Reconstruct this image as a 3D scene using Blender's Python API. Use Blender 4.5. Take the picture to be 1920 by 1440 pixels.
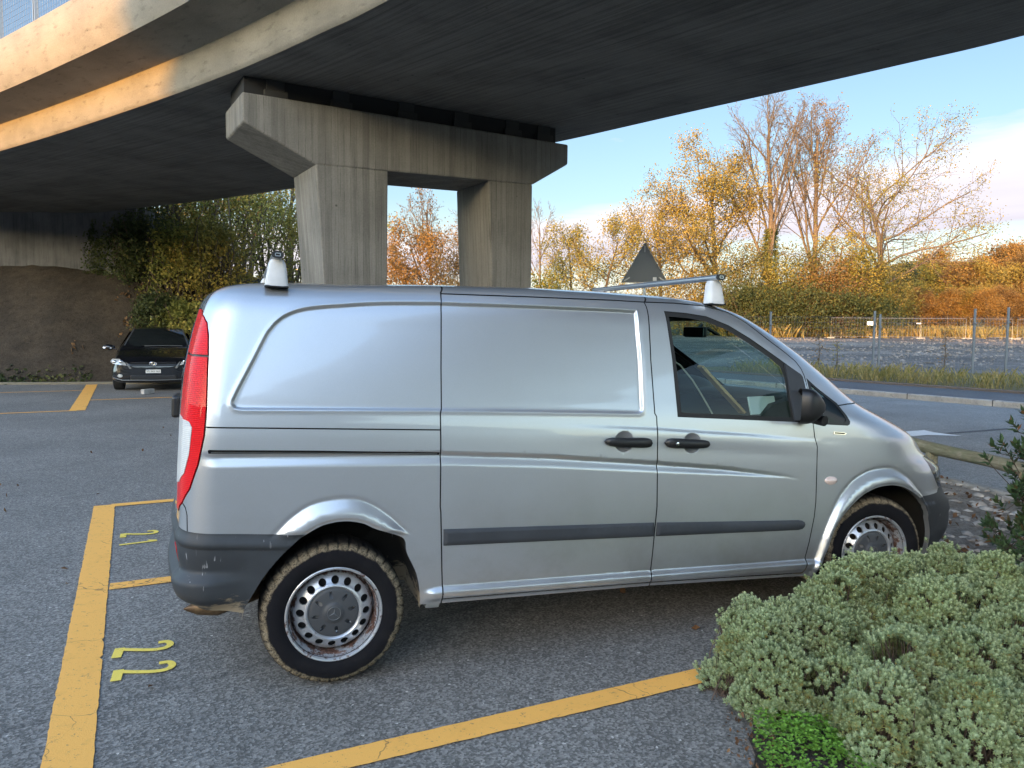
import bpy, bmesh, math, random
import numpy as np
from mathutils import Vector, Matrix, Euler
from mathutils.geometry import delaunay_2d_cdt

for o in list(bpy.data.objects): bpy.data.objects.remove(o, do_unlink=True)
SC = bpy.context.scene
COL = SC.collection
R = math.radians
rnd = random.Random(7)
rng = np.random.default_rng(11)

# ------------------------------------------------------------ camera
cam_data = bpy.data.cameras.new('camera'); cam_data.sensor_width = 36.0
cam_data.lens = 1431.06/1920*36; cam_data.clip_start = .05; cam_data.clip_end = 6000
cam = bpy.data.objects.new('camera', cam_data); COL.objects.link(cam)
cam.matrix_world = (Matrix.Translation((0, 0, 1.6614)) @ Matrix.Rotation(math.pi/2-R(4.1158), 4, 'X')
                    @ Matrix.Rotation(R(.4029), 4, 'Z'))
SC.camera = cam

# ------------------------------------------------------------ light
SUN_EL = R(7.0)
SUN_V = Vector((-.50, -.866, 0)).normalized()          # horizontal direction towards the sun (behind the camera, left)
SUN_AZ = math.atan2(SUN_V.x, SUN_V.y)                   # clockwise from +Y
world = bpy.data.worlds.new('World'); SC.world = world; world.use_nodes = True
nt = world.node_tree; nt.nodes.clear()
def N(t, kind, **kw):
    n = t.nodes.new(kind)
    for k, v in kw.items():
        if k == 'inp':
            for i, val in v.items(): n.inputs[i].default_value = val
        else: setattr(n, k, v)
    return n
def ramp(t, stops, interp='LINEAR'):
    n = t.nodes.new('ShaderNodeValToRGB'); n.color_ramp.interpolation = interp
    el = n.color_ramp.elements
    while len(el) < len(stops): el.new(.5)
    for e, (p, c) in zip(el, stops):
        e.position = p; e.color = (c, c, c, 1) if isinstance(c, (int, float)) else (*c, 1)
    return n
w_out = N(nt, 'ShaderNodeOutputWorld'); w_bg = N(nt, 'ShaderNodeBackground', inp={'Strength': .15})
sky = N(nt, 'ShaderNodeTexSky', sky_type='NISHITA', sun_disc=False, sun_elevation=SUN_EL, sun_rotation=SUN_AZ,
        altitude=300, air_density=1.0, dust_density=2.2, ozone_density=.7)
# clouds: one soft tilted bank low over the horizon ahead, a few small puffs above it, clear behind
tc = N(nt, 'ShaderNodeTexCoord'); sep = N(nt, 'ShaderNodeSeparateXYZ'); nt.links.new(tc.outputs['Generated'], sep.inputs[0])
def wm(op, a, b, c=None):
    n = N(nt, 'ShaderNodeMath', operation=op)
    for i_, v_ in enumerate((a, b, c)):
        if v_ is None: continue
        if isinstance(v_, (int, float)): n.inputs[i_].default_value = v_
        else: nt.links.new(v_, n.inputs[i_])
    return n.outputs[0]
def wnoise(scale, sc, detail=6, loc=(0, 0, 0)):
    mp = N(nt, 'ShaderNodeMapping', inp={'Scale': scale, 'Location': loc}); nt.links.new(tc.outputs['Generated'], mp.inputs[0])
    nz = N(nt, 'ShaderNodeTexNoise', inp={'Scale': sc, 'Detail': detail, 'Roughness': .55}); nt.links.new(mp.outputs[0], nz.inputs['Vector']); return nz.outputs[0]
def wramp(v, stops): n = ramp(nt, stops); nt.links.new(v, n.inputs[0]); return n.outputs[0]
xr = wm('MINIMUM', wm('MAXIMUM', sep.outputs['X'], -.1), .75)
lo = wm('MULTIPLY_ADD', xr, .085, .078); wd = wm('MULTIPLY_ADD', xr, .075, .060)
tt = wm('DIVIDE', wm('SUBTRACT', sep.outputs['Z'], lo), wd)
n1 = wnoise((2.2, 2.2, 16), 1.6); n2 = wnoise((5, 5, 40), 1.5, 5, (3, 1, 0))
t2 = wm('ADD', tt, wm('MULTIPLY_ADD', n1, 1.1, -.55))
t3 = wm('MULTIPLY_ADD', wm('ADD', t2, wm('MULTIPLY_ADD', n2, .35, -.17)), .5, .25)
bank_ = wramp(t3, [(.17, 0.), (.27, .95), (.58, .9), (.70, .55), (.80, 0.)])
puff = wm('MULTIPLY', wramp(wnoise((3, 3, 9), 3.2, 5, (1.7, .4, .2)), [(.62, 0.), (.74, .75)]), wramp(sep.outputs['Z'], [(.10, 0.), (.16, 1.), (.30, .8), (.42, 0.)]))
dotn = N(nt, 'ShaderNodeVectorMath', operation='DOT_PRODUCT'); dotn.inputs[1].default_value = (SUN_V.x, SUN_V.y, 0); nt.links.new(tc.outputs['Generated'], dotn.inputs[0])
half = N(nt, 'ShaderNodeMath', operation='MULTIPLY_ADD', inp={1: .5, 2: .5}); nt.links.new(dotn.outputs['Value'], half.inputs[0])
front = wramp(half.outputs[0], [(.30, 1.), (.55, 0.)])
cov = wm('MULTIPLY', wm('MAXIMUM', bank_, puff), front)
ccol = N(nt, 'ShaderNodeMixRGB'); nt.links.new(wramp(t3, [(.2, 0.), (.62, 1.)]), ccol.inputs[0]); ccol.inputs[1].default_value = (3.7, 3.0, 2.75, 1); ccol.inputs[2].default_value = (5.1, 4.1, 3.45, 1)
hs = N(nt, 'ShaderNodeHueSaturation', inp={'Saturation': 1.0, 'Value': 1.0}); nt.links.new(sky.outputs[0], hs.inputs['Color'])
mx = N(nt, 'ShaderNodeMixRGB'); nt.links.new(cov, mx.inputs[0]); nt.links.new(hs.outputs[0], mx.inputs[1]); nt.links.new(ccol.outputs[0], mx.inputs[2])
hzn = wm('MULTIPLY', wramp(sep.outputs['Z'], [(0, .85), (.06, .70), (.11, .28), (.165, 0.)]), front)
mh = N(nt, 'ShaderNodeMixRGB'); mh.inputs[2].default_value = (5.6, 4.9, 3.5, 1); nt.links.new(hzn, mh.inputs[0]); nt.links.new(hs.outputs[0], mh.inputs[1]); nt.links.new(mh.outputs[0], mx.inputs[1])
sky_fill = ramp(nt, [(0, (.174, .200, .252)), (.30, (.183, .210, .260)), (.55, (.80, .92, 1.10)), (.85, (.82, .94, 1.14)), (1, (.60, .69, .84))]); nt.links.new(half.outputs[0], sky_fill.inputs[0])  # sky dimmed ahead and boosted behind the viewer, added to lift the shade
gm = N(nt, 'ShaderNodeMixRGB', blend_type='MULTIPLY', inp={0: 1.0}); nt.links.new(mx.outputs[0], gm.inputs[1]); nt.links.new(sky_fill.outputs[0], gm.inputs[2])
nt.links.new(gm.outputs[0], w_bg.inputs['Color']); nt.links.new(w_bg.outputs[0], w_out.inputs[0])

sun = bpy.data.lights.new('sun', 'SUN'); sun.energy = .98; sun.angle = R(.55); sun.color = (1.0, .44, .07)
sun_o = bpy.data.objects.new('sun', sun); COL.objects.link(sun_o)
sdir = (SUN_V*math.cos(SUN_EL)+Vector((0, 0, math.sin(SUN_EL)))).normalized()
sun_o.rotation_euler = sdir.to_track_quat('Z', 'Y').to_euler()
SC.view_settings.view_transform = 'Standard'; SC.view_settings.look = 'None'
SC.view_settings.exposure = 3.14; SC.view_settings.gamma = 1.0

# ------------------------------------------------------------ object helpers
def tag(o, label=None, cat=None, group=None, kind=None):
    if label: o['label'] = label
    if cat: o['category'] = cat
    if group: o['group'] = group
    if kind: o['kind'] = kind
    return o
def empty(name, loc=(0, 0, 0), rz=0, label=None, cat=None, group=None):
    o = bpy.data.objects.new(name, None); o.location = loc; o.rotation_euler = (0, 0, rz); o.empty_display_size = .2
    COL.objects.link(o); return tag(o, label, cat, group)
def link(name, me, mat=None, parent=None):
    o = bpy.data.objects.new(name, me); COL.objects.link(o)
    if mat is not None:
        for m in (mat if isinstance(mat, (list, tuple)) else [mat]): me.materials.append(m)
    if parent is not None: o.parent = parent
    return o
def mesh_np(name, V, F, mat=None, parent=None, smooth=False, uv=None):
    """V (n,3); F list/array of faces"""
    me = bpy.data.meshes.new(name)
    V = np.asarray(V, np.float32)
    if isinstance(F, np.ndarray):
        n, k = F.shape
        me.vertices.add(len(V)); me.vertices.foreach_set('co', V.ravel())
        me.loops.add(n*k); me.loops.foreach_set('vertex_index', F.astype(np.int32).ravel())
        me.polygons.add(n); me.polygons.foreach_set('loop_start', np.arange(0, n*k, k, dtype=np.int32))
        me.polygons.foreach_set('loop_total', np.full(n, k, np.int32))
        me.update(calc_edges=True)
    else:
        me.from_pydata([tuple(map(float, v)) for v in V], [], [tuple(map(int, f)) for f in F]); me.update()
    if smooth: me.polygons.foreach_set('use_smooth', np.ones(len(me.polygons), bool))
    if uv is not None:
        l = me.uv_layers.new(name='uv'); idx = np.zeros(len(me.loops), np.int32); me.loops.foreach_get('vertex_index', idx)
        l.data.foreach_set('uv', np.asarray(uv, np.float32)[idx].ravel())
    return link(name, me, mat, parent)
def bm_obj(name, bm, mat=None, parent=None, smooth=False, bevel=0, seg=2):
    if bevel:
        ed = [e for e in bm.edges if len(e.link_faces) == 2 and e.calc_face_angle(0) > .5]
        bmesh.ops.bevel(bm, geom=ed, offset=bevel, segments=seg, affect='EDGES', profile=.5, clamp_overlap=True)
    bmesh.ops.recalc_face_normals(bm, faces=bm.faces)
    me = bpy.data.meshes.new(name); bm.to_mesh(me); bm.free()
    if smooth:
        me.polygons.foreach_set('use_smooth', np.ones(len(me.polygons), bool))
        try: me.set_sharp_from_angle(angle=R(38))
        except Exception: pass
    return link(name, me, mat, parent)
def bm_box(bm, c, s, rot=None):
    m = Matrix.Translation(c) @ (rot.to_4x4() if rot else Matrix.Identity(4)) @ Matrix.Diagonal((s[0], s[1], s[2], 1))
    return bmesh.ops.create_cube(bm, size=1, matrix=m)['verts']
def bm_tube(bm, pts, r, n=8, cap=True):
    pts = [Vector(p) for p in pts]; rs = r if isinstance(r, (list, tuple)) else [r]*len(pts)
    rings = []; up0 = None
    for i, p in enumerate(pts):
        t = (pts[min(i+1, len(pts)-1)]-pts[max(i-1, 0)]).normalized()
        ref = Vector((0, 0, 1)) if abs(t.z) < .9 else Vector((1, 0, 0))
        a = t.cross(ref).normalized(); b = a.cross(t)
        rings.append([bm.verts.new(p+(a*math.cos(k*2*math.pi/n)+b*math.sin(k*2*math.pi/n))*rs[i]) for k in range(n)])
    for A, B in zip(rings, rings[1:]):
        for k in range(n): bm.faces.new((A[k], A[(k+1) % n], B[(k+1) % n], B[k]))
    if cap: bm.faces.new(rings[0]); bm.faces.new(rings[-1][::-1])
def bm_prism(bm, poly, ax, d0, d1):
    """poly in 2D extruded along axis: ax function (x,y,d)->vec"""
    A = [bm.verts.new(ax(x, y, d0)) for x, y in poly]; B = [bm.verts.new(ax(x, y, d1)) for x, y in poly]
    bm.faces.new(A); bm.faces.new(B[::-1])
    for i in range(len(poly)): bm.faces.new((A[i], B[i], B[(i+1) % len(poly)], A[(i+1) % len(poly)]))
def bm_lathe(bm, prof, n, f):
    """prof [(r,h)], f(r*cos, r*sin, h)->vec"""
    rings = []
    for r, hh in prof:
        rings.append([bm.verts.new(f(r*math.cos(2*math.pi*k/n), r*math.sin(2*math.pi*k/n), hh)) for k in range(n)])
    for A, B in zip(rings, rings[1:]):
        for k in range(n): bm.faces.new((A[k], A[(k+1) % n], B[(k+1) % n], B[k]))
    return rings
def copy_tree(o, parent=None):
    cpy = o.copy(); COL.objects.link(cpy)
    if parent is not None: cpy.parent = parent
    for ch in list(o.children): copy_tree(ch, cpy)
    return cpy
def spline(P, n):
    """Catmull-Rom through P resampled to n points"""
    P = np.asarray(P, float); Q = np.vstack([2*P[0]-P[1], P, 2*P[-1]-P[-2]]); out = []
    for t in np.linspace(0, len(P)-1-1e-9, n):
        i = int(t); u = t-i; p0, p1, p2, p3 = Q[i:i+4]
        out.append(.5*((2*p1)+(-p0+p2)*u+(2*p0-5*p1+4*p2-p3)*u*u+(-p0+3*p1-3*p2+p3)*u**3))
    return np.array(out)
def in_poly(x, y, poly):
    x = np.asarray(x); y = np.asarray(y); c = np.zeros(x.shape, bool); n = len(poly); j = n-1
    for i in range(n):
        xi, yi = poly[i]; xj, yj = poly[j]
        if yi != yj:
            c ^= ((yi > y) != (yj > y)) & (x < (xj-xi)*(y-yi)/(yj-yi)+xi)
        j = i
    return c
def seg_dist(x, y, poly, closed=False):
    x = np.asarray(x, float); y = np.asarray(y, float); d = np.full(x.shape, 1e9)
    P = list(poly)+([poly[0]] if closed else [])
    for (x0_, y0_), (x1_, y1_) in zip(P, P[1:]):
        dx, dy = x1_-x0_, y1_-y0_; L = dx*dx+dy*dy+1e-12
        t = np.clip(((x-x0_)*dx+(y-y0_)*dy)/L, 0, 1)
        d = np.minimum(d, np.hypot(x-x0_-t*dx, y-y0_-t*dy))
    return d
def text_mesh(name, txt, size, mat, parent=None, M=None, depth=.001):
    cu = bpy.data.curves.new(name, 'FONT'); cu.body = txt; cu.size = size; cu.extrude = depth; cu.align_x = 'CENTER'; cu.align_y = 'CENTER'
    t = bpy.data.objects.new(name, cu); COL.objects.link(t)
    me = bpy.data.meshes.new_from_object(t.evaluated_get(bpy.context.evaluated_depsgraph_get()))
    bpy.data.objects.remove(t, do_unlink=True)
    me.materials.clear()
    o = link(name, me, mat, parent)
    if M is not None: o.matrix_local = M
    return o

# ------------------------------------------------------------ materials
def mat(name, base=(.5, .5, .5), rough=.6, metal=0., coat=0., coat_rough=.03, spec=.5, trans=0., emis=None, ior=1.5):
    m = bpy.data.materials.new(name); m.use_nodes = True; b = m.node_tree.nodes['Principled BSDF']
    b.inputs['Base Color'].default_value = (*base, 1); b.inputs['Roughness'].default_value = rough; b.inputs['Metallic'].default_value = metal
    b.inputs['Coat Weight'].default_value = coat; b.inputs['Coat Roughness'].default_value = coat_rough
    b.inputs['Specular IOR Level'].default_value = spec; b.inputs['Transmission Weight'].default_value = trans; b.inputs['IOR'].default_value = ior
    return m
def bsdf(m): return m.node_tree.nodes['Principled BSDF']
def L(m, a, b): m.node_tree.links.new(a, b)
def coords(m, kind='Object', scale=(1, 1, 1), rot=(0, 0, 0)):
    t = m.node_tree; c = N(t, 'ShaderNodeTexCoord'); p = N(t, 'ShaderNodeMapping', inp={'Scale': scale, 'Rotation': rot}); L(m, c.outputs[kind], p.inputs[0]); return p.outputs[0]
def noise(m, vec, scale, detail=4, rough=.55):
    n = N(m.node_tree, 'ShaderNodeTexNoise', inp={'Scale': scale, 'Detail': detail, 'Roughness': rough}); L(m, vec, n.inputs['Vector']); return n.outputs[0]
def mixc(m, fac, a, b, mode='MIX'):
    n = N(m.node_tree, 'ShaderNodeMixRGB', blend_type=mode)
    for i, v in ((0, fac), (1, a), (2, b)):
        if isinstance(v, (int, float)): n.inputs[i].default_value = v
        elif isinstance(v, tuple): n.inputs[i].default_value = (*v, 1)
        else: L(m, v, n.inputs[i])
    return n.outputs[0]
def bump(m, hgt, strength=.3, dist=.01):
    n = N(m.node_tree, 'ShaderNodeBump', inp={'Strength': strength, 'Distance': dist}); L(m, hgt, n.inputs['Height']); L(m, n.outputs[0], bsdf(m).inputs['Normal']); return n
def rmp(m, v, stops, interp='LINEAR'):
    n = ramp(m.node_tree, stops, interp); L(m, v, n.inputs[0]); return n.outputs[0]

def asphalt(name, dark, light, sc=1.0):
    m = mat(name, rough=.72, spec=.45); v = coords(m)
    vo = N(m.node_tree, 'ShaderNodeTexVoronoi', inp={'Scale': 95*sc}); L(m, v, vo.inputs['Vector'])
    g = noise(m, v, 160*sc, 3, .7); big = noise(m, v, .55, 6, .6); mid = noise(m, v, 9, 4)
    sp = rmp(m, vo.outputs['Color'], [(.0, tuple(a*.55 for a in dark)), (.35, dark), (.62, tuple((a+b)/2 for a, b in zip(dark, light))), (.93, light), (1, tuple(min(1, c*2.6) for c in light))])
    c1 = mixc(m, .25, sp, rmp(m, g, [(.35, dark), (.7, light)]))
    c2 = mixc(m, 1.0, c1, rmp(m, big, [(.3, .78), (.7, 1.15)]), 'MULTIPLY')
    c3 = mixc(m, 1.0, c2, rmp(m, mid, [(.3, .9), (.7, 1.08)]), 'MULTIPLY')
    cr = N(m.node_tree, 'ShaderNodeTexVoronoi', feature='DISTANCE_TO_EDGE', inp={'Scale': .16}); 
    wv = mixc(m, .12, v, N_color(m, v, 3.0)); L(m, wv, cr.inputs['Vector'])
    c4 = mixc(m, rmp(m, cr.outputs['Distance'], [(0, .30), (.0035, 0.)]), c3, (.018, .018, .019))
    L(m, c4, bsdf(m).inputs['Base Color'])
    bump(m, mixc(m, .5, vo.outputs['Distance'], g), .55, .006)
    return m
def N_color(m, v, sc):
    n = N(m.node_tree, 'ShaderNodeTexNoise', inp={'Scale': sc, 'Detail': 3}); L(m, v, n.inputs['Vector']); return n.outputs['Color']

M = {}
M['asphalt'] = asphalt('asphalt', (.092, .085, .076), (.345, .322, .290))
M['road'] = asphalt('road_asphalt', (.17, .168, .162), (.36, .355, .34), .8)
M['pave'] = asphalt('pavement_asphalt', (.075, .075, .08), (.14, .14, .145), .8)
def paint_line(name, col):
    m = mat(name, col, .7, spec=.3); v = coords(m)
    a = noise(m, v, 6, 6, .7); b = noise(m, v, 90, 3, .7)
    c = mixc(m, rmp(m, a, [(.52, 0.), (.75, .45)]), col, tuple(x*.72 for x in col))
    cr = N(m.node_tree, 'ShaderNodeTexVoronoi', feature='DISTANCE_TO_EDGE', inp={'Scale': 2.6}); L(m, mixc(m, .2, v, N_color(m, v, 5)), cr.inputs['Vector'])
    c = mixc(m, rmp(m, cr.outputs['Distance'], [(0, .8), (.006, 0.)]) if False else mixc(m, rmp(m, noise(m, v, 1.7, 2), [(.50, 0.), (.56, 1.)]), (0., 0., 0.), rmp(m, cr.outputs['Distance'], [(0, .8), (.006, 0.)])), c, (.09, .07, .05))
    w = rmp(m, mixc(m, .5, b, noise(m, v, 24, 4, .7)), [(.57, 0.), (.66, .8)])
    c = mixc(m, w, c, (.10, .095, .09))
    L(m, c, bsdf(m).inputs['Base Color']); bump(m, b, .3, .004); return m
M['orange'] = paint_line('orange_road_paint', (.84, .42, .095))
M['yellow'] = paint_line('yellow_number_paint', (.80, .60, .11))
M['white_paint'] = paint_line('white_road_paint', (.72, .74, .76))
def concrete(name, base, board_scale, kind='Object', contrast=.35, rot=(0, 0, 0), stain=.5, jscale=None):
    m = mat(name, base, .88, spec=.25); v = coords(m, kind, board_scale, rot); v0 = coords(m, kind)
    b = noise(m, v, 1.0, 5, .65); b2 = noise(m, v, 3.7, 3, .6); st = noise(m, v0, .9, 6, .62); fine = noise(m, v0, 40, 4, .7)
    lo = tuple(c*(1-contrast) for c in base); hi = tuple(min(1, c*(1+contrast*.7)) for c in base)
    c = rmp(m, b, [(.28, lo), (.5, base), (.72, hi)])
    c = mixc(m, 1.0, c, rmp(m, b2, [(.30, .72), (.42, 1.0), (.8, 1.06)]), 'MULTIPLY')
    c = mixc(m, 1.0, c, rmp(m, st, [(.3, 1-stain*.45), (.55, 1.0), (.75, 1.12)]), 'MULTIPLY')
    c = mixc(m, 1.0, c, rmp(m, fine, [(.3, .86), (.7, 1.1)]), 'MULTIPLY')
    vo = N(m.node_tree, 'ShaderNodeTexVoronoi', inp={'Scale': 2.3}); L(m, v0, vo.inputs['Vector'])
    c = mixc(m, rmp(m, vo.outputs['Distance'], [(.035, .75), (.05, 0.)]), c, tuple(x*.25 for x in base))
    L(m, c, bsdf(m).inputs['Base Color']); bump(m, mixc(m, .35, b2, fine), .5, .012); return m
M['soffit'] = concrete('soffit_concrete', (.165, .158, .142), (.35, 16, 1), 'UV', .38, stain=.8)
def board_joints(m, tex, dark):
    b = bsdf(m); src = b.inputs['Base Color'].links[0].from_socket; L(m, mixc(m, tex, src, dark), b.inputs['Base Color'])
br_ = N(M['soffit'].node_tree, 'ShaderNodeTexBrick', inp={'Scale': 1.0, 'Mortar Size': .0045, 'Brick Width': 3.4, 'Row Height': .155, 'Mortar Smooth': .3}); L(M['soffit'], coords(M['soffit'], 'UV'), br_.inputs['Vector'])
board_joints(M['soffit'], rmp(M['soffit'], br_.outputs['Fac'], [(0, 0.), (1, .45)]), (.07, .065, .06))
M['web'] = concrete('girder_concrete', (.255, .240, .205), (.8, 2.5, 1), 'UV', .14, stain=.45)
M['pier'] = concrete('pier_concrete', (.188, .181, .163), (11, 11, .35), 'Object', .22, stain=.6)
def vertical_boards(m, pitch, dark):
    sp = N(m.node_tree, 'ShaderNodeSeparateXYZ'); L(m, coords(m), sp.inputs[0]); ad = N(m.node_tree, 'ShaderNodeMath', operation='ADD'); L(m, sp.outputs['X'], ad.inputs[0]); L(m, sp.outputs['Y'], ad.inputs[1])
    k = N(m.node_tree, 'ShaderNodeMath', operation='MULTIPLY', inp={1: 1/pitch}); L(m, ad.outputs[0], k.inputs[0]); fr = N(m.node_tree, 'ShaderNodeMath', operation='FRACT'); L(m, k.outputs[0], fr.inputs[0]); fl = N(m.node_tree, 'ShaderNodeMath', operation='FLOOR'); L(m, k.outputs[0], fl.inputs[0])
    wn = N(m.node_tree, 'ShaderNodeTexWhiteNoise', noise_dimensions='1D'); L(m, fl.outputs[0], wn.inputs['W'])
    gate = rmp(m, noise(m, coords(m, 'Object', (9, 9, 1.3)), 1.0, 4, .7), [(.42, .05), (.60, .85)])
    ln = mixc(m, 1.0, rmp(m, fr.outputs[0], [(0, 1.), (.10, 0.), (.93, 0.), (1, 1.)]), gate, 'MULTIPLY')
    b = bsdf(m); src = b.inputs['Base Color'].links[0].from_socket
    c = mixc(m, 1.0, src, rmp(m, wn.outputs['Value'], [(0, .86), (1, 1.10)]), 'MULTIPLY'); L(m, mixc(m, ln, c, dark), b.inputs['Base Color'])
vertical_boards(M['pier'], .105, (.075, .07, .06))
M['abut'] = concrete('abutment_concrete', (.115, .115, .118), (6, 6, .4), 'Object', .3, stain=.8)
M['kerb'] = concrete('kerb_stone', (.36, .34, .31), (3, 3, 3), 'Object', .2)
M['galv'] = mat('galvanised_steel', (.42, .44, .45), .45, .8)
M['steel_grey'] = mat('grey_steel', (.16, .17, .175), .6, .4)
M['black'] = mat('matt_black', (.012, .012, .013), .8)
M['rubber_pad'] = mat('bearing_rubber', (.03, .03, .03), .8)
# ------------------------------------------------------------ ground, road, bank
def sheet(name, poly, z, m, grid=None):
    bm = bmesh.new(); vs = [bm.verts.new((x, y, z)) for x, y in poly]; bm.faces.new(vs)
    bmesh.ops.triangulate(bm, faces=bm.faces)
    o = bm_obj(name, bm, m)
    if o.data.polygons[0].normal.z < 0: o.data.flip_normals()
    return o
def soil(name, a, b, c2, sc=1.0, bstr=.8):
    m = mat(name, a, .95, spec=.2); v = coords(m)
    n1 = noise(m, v, 2.2*sc, 7, .65); n2 = noise(m, v, 38*sc, 5, .7); n3 = noise(m, v, 9*sc, 6, .7)
    c = mixc(m, rmp(m, n1, [(.4, 0.), (.62, 1.)]), a, b)
    c = mixc(m, rmp(m, n3, [(.50, 0.), (.70, .8)]), c, c2)
    c = mixc(m, 1.0, c, rmp(m, n2, [(.3, .55), (.72, 1.45)]), 'MULTIPLY')
    L(m, c, bsdf(m).inputs['Base Color']); bump(m, mixc(m, .5, n2, n3), bstr, .05); return m
M['field'] = soil('field_ground', (.10, .095, .05), (.14, .11, .06), (.07, .075, .035), .3)
M['bank'] = soil('bank_soil', (.044, .036, .027), (.064, .051, .037), (.026, .020, .015), .8)
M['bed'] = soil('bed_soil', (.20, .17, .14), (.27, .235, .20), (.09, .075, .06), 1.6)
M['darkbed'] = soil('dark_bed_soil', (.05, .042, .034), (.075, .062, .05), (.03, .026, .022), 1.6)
M['verge'] = soil('verge_soil', (.13, .115, .06), (.19, .155, .08), (.07, .065, .035), 1.0)
M['hill'] = soil('hill_wood', (.060, .055, .028), (.085, .07, .035), (.03, .03, .018), .12)

def gravel_mat():
    m = mat('gravel', rough=.92, spec=.25); v = coords(m); vs = coords(m, 'Object', (.07, .15, 1))
    p = noise(m, vs, 1.0, 6, .6); vo = N(m.node_tree, 'ShaderNodeTexVoronoi', inp={'Scale': 11}); L(m, v, vo.inputs['Vector']); f = noise(m, v, 1.9, 8, .8)
    c = rmp(m, p, [(.34, (.085, .082, .08)), (.50, (.14, .134, .128)), (.60, (.21, .20, .185)), (.75, (.27, .25, .225))])
    c = mixc(m, 1.0, c, rmp(m, vo.outputs['Color'], [(.1, .7), (.6, 1.0), (1., 1.3)]), 'MULTIPLY')
    c = mixc(m, 1.0, c, rmp(m, f, [(.3, .6), (.7, 1.35)]), 'MULTIPLY')
    L(m, c, bsdf(m).inputs['Base Color']); bump(m, vo.outputs['Distance'], .5, .05); return m
M['gravel'] = gravel_mat()

# the big ground sheet
g = np.array([(-3000, -3000), (3000, -3000), (3000, 3000), (-3000, 3000)])
tag(sheet('ground', g, -.06, M['field']), kind='structure')
rd = np.array([-.504, .864]); rn = np.array([.864, .504])              # along / across the road
fk = np.array([9.0, 20.05])                                            # point on the far kerb
def road_pt(s, w): p = fk+rd*s+rn*w; return (float(p[0]), float(p[1]))
tag(sheet('car_park', [(-45, -30), (14, -30), (9, 0), (5.0, 8), (1, 15.5), (-6, 30), (-45, 30)], 0, M['asphalt']), kind='structure')
NK = [(9.0, -3.0), (7.1, 2.0), (5.9, 5.2), (5.16, 7.44), (4.87, 8.45), (4.2, 10.3), (2.6, 13.8), (-.5, 19.0), (-6, 28)]
tag(sheet('road', NK+[road_pt(11, 0), road_pt(0, 0), road_pt(-8, .3), road_pt(-18, 1.6), road_pt(-30, 4.6)], .004, M['road']), kind='structure')

def strip(name, P, w0, w1, z0, z1, m, parent=None):
    """profiled kerb along polyline P: offsets w0..w1 to the right, z0..z1"""
    P = spline(P, max(12, len(P)*6)); T = np.gradient(P, axis=0); T /= np.linalg.norm(T, axis=1)[:, None]; Nn = np.stack([T[:, 1], -T[:, 0]], 1)
    bv = min(.02, (z1-z0)*.3); V = []; 
    prof = [(w0, z0), (w0, z1-bv), (w0+bv, z1), (w1-bv, z1), (w1, z1-bv), (w1, z0)]
    for w, z in prof:
        q = P+Nn*w; V.append(np.c_[q, np.full(len(q), z)])
    V = np.concatenate(V); n = len(P); F = []
    for k in range(len(prof)-1):
        for i in range(n-1): F.append((k*n+i, k*n+i+1, (k+1)*n+i+1, (k+1)*n+i))
    return mesh_np(name, V, F, m, parent)
farK = [road_pt(-30, 4.6), road_pt(-18, 1.6), road_pt(-8, .3), road_pt(0, 0), road_pt(11, 0), road_pt(30, 0)]
def seg_kerb(name, P, w0, w1, z0, z1, m, seglen, jit, label, group):
    P = spline(P, 260); s = np.r_[0, np.cumsum(np.linalg.norm(np.diff(P, axis=0), axis=1))]
    k = 0
    while (k+1)*seglen < s[-1]:
        t = np.linspace(k*seglen+jit, (k+1)*seglen-jit, 6); q = np.c_[np.interp(t, s, P[:, 0]), np.interp(t, s, P[:, 1])]
        yield k, q; k += 1
kerbF = strip('far_kerb', farK, 0, .16, -.02, .14, M['kerb']); tag(kerbF, 'grey stone kerb along the far side of the road, edging the pavement', 'kerb')
bm = bmesh.new(); Pk = spline(farK, 300); sk = np.r_[0, np.cumsum(np.linalg.norm(np.diff(Pk, axis=0), axis=1))]
for d in np.arange(1.0, sk[-1]-1, 2.0):                                 # mortar joints of the kerb stones
    a = np.array([np.interp(d, sk, Pk[:, 0]), np.interp(d, sk, Pk[:, 1])]); b_ = np.array([np.interp(d+.1, sk, Pk[:, 0]), np.interp(d+.1, sk, Pk[:, 1])])
    t = (b_-a)/np.linalg.norm(b_-a); nn = np.array([t[1], -t[0]]); c = a+nn*.08
    bm_box(bm, (c[0], c[1], .0605), (.022, .168, .167), Matrix.Rotation(math.atan2(t[1], t[0]), 3, 'Z'))
bm_obj('joint', bm, mat('kerb_joint', (.08, .075, .07), .9), kerbF)
pv = [road_pt(-30, 4.75), road_pt(-18, 1.75), road_pt(-8, .45), road_pt(0, .15), road_pt(30, .15), road_pt(30, 2.75), road_pt(0, 2.75), road_pt(-8, 3.05), road_pt(-18, 4.35), road_pt(-30, 7.3)]
tag(sheet('pavement', pv, .128, M['pave']), kind='structure')
backK = [road_pt(-30, 7.3), road_pt(-18, 4.35), road_pt(-8, 3.05), road_pt(0, 2.75), road_pt(11, 2.75), road_pt(30, 2.75)]
tag(strip('edging', backK, 0, .10, -.02, .20, mat('dark_edging', (.13, .10, .08), .9)), 'low brown edging board between the pavement and the grass verge', 'edging')
nk = strip('near_kerb', NK, -.14, .0, -.02, .055, M['kerb']); tag(nk, 'narrow flush grey kerb between the stony bed and the road', 'kerb')

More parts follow.
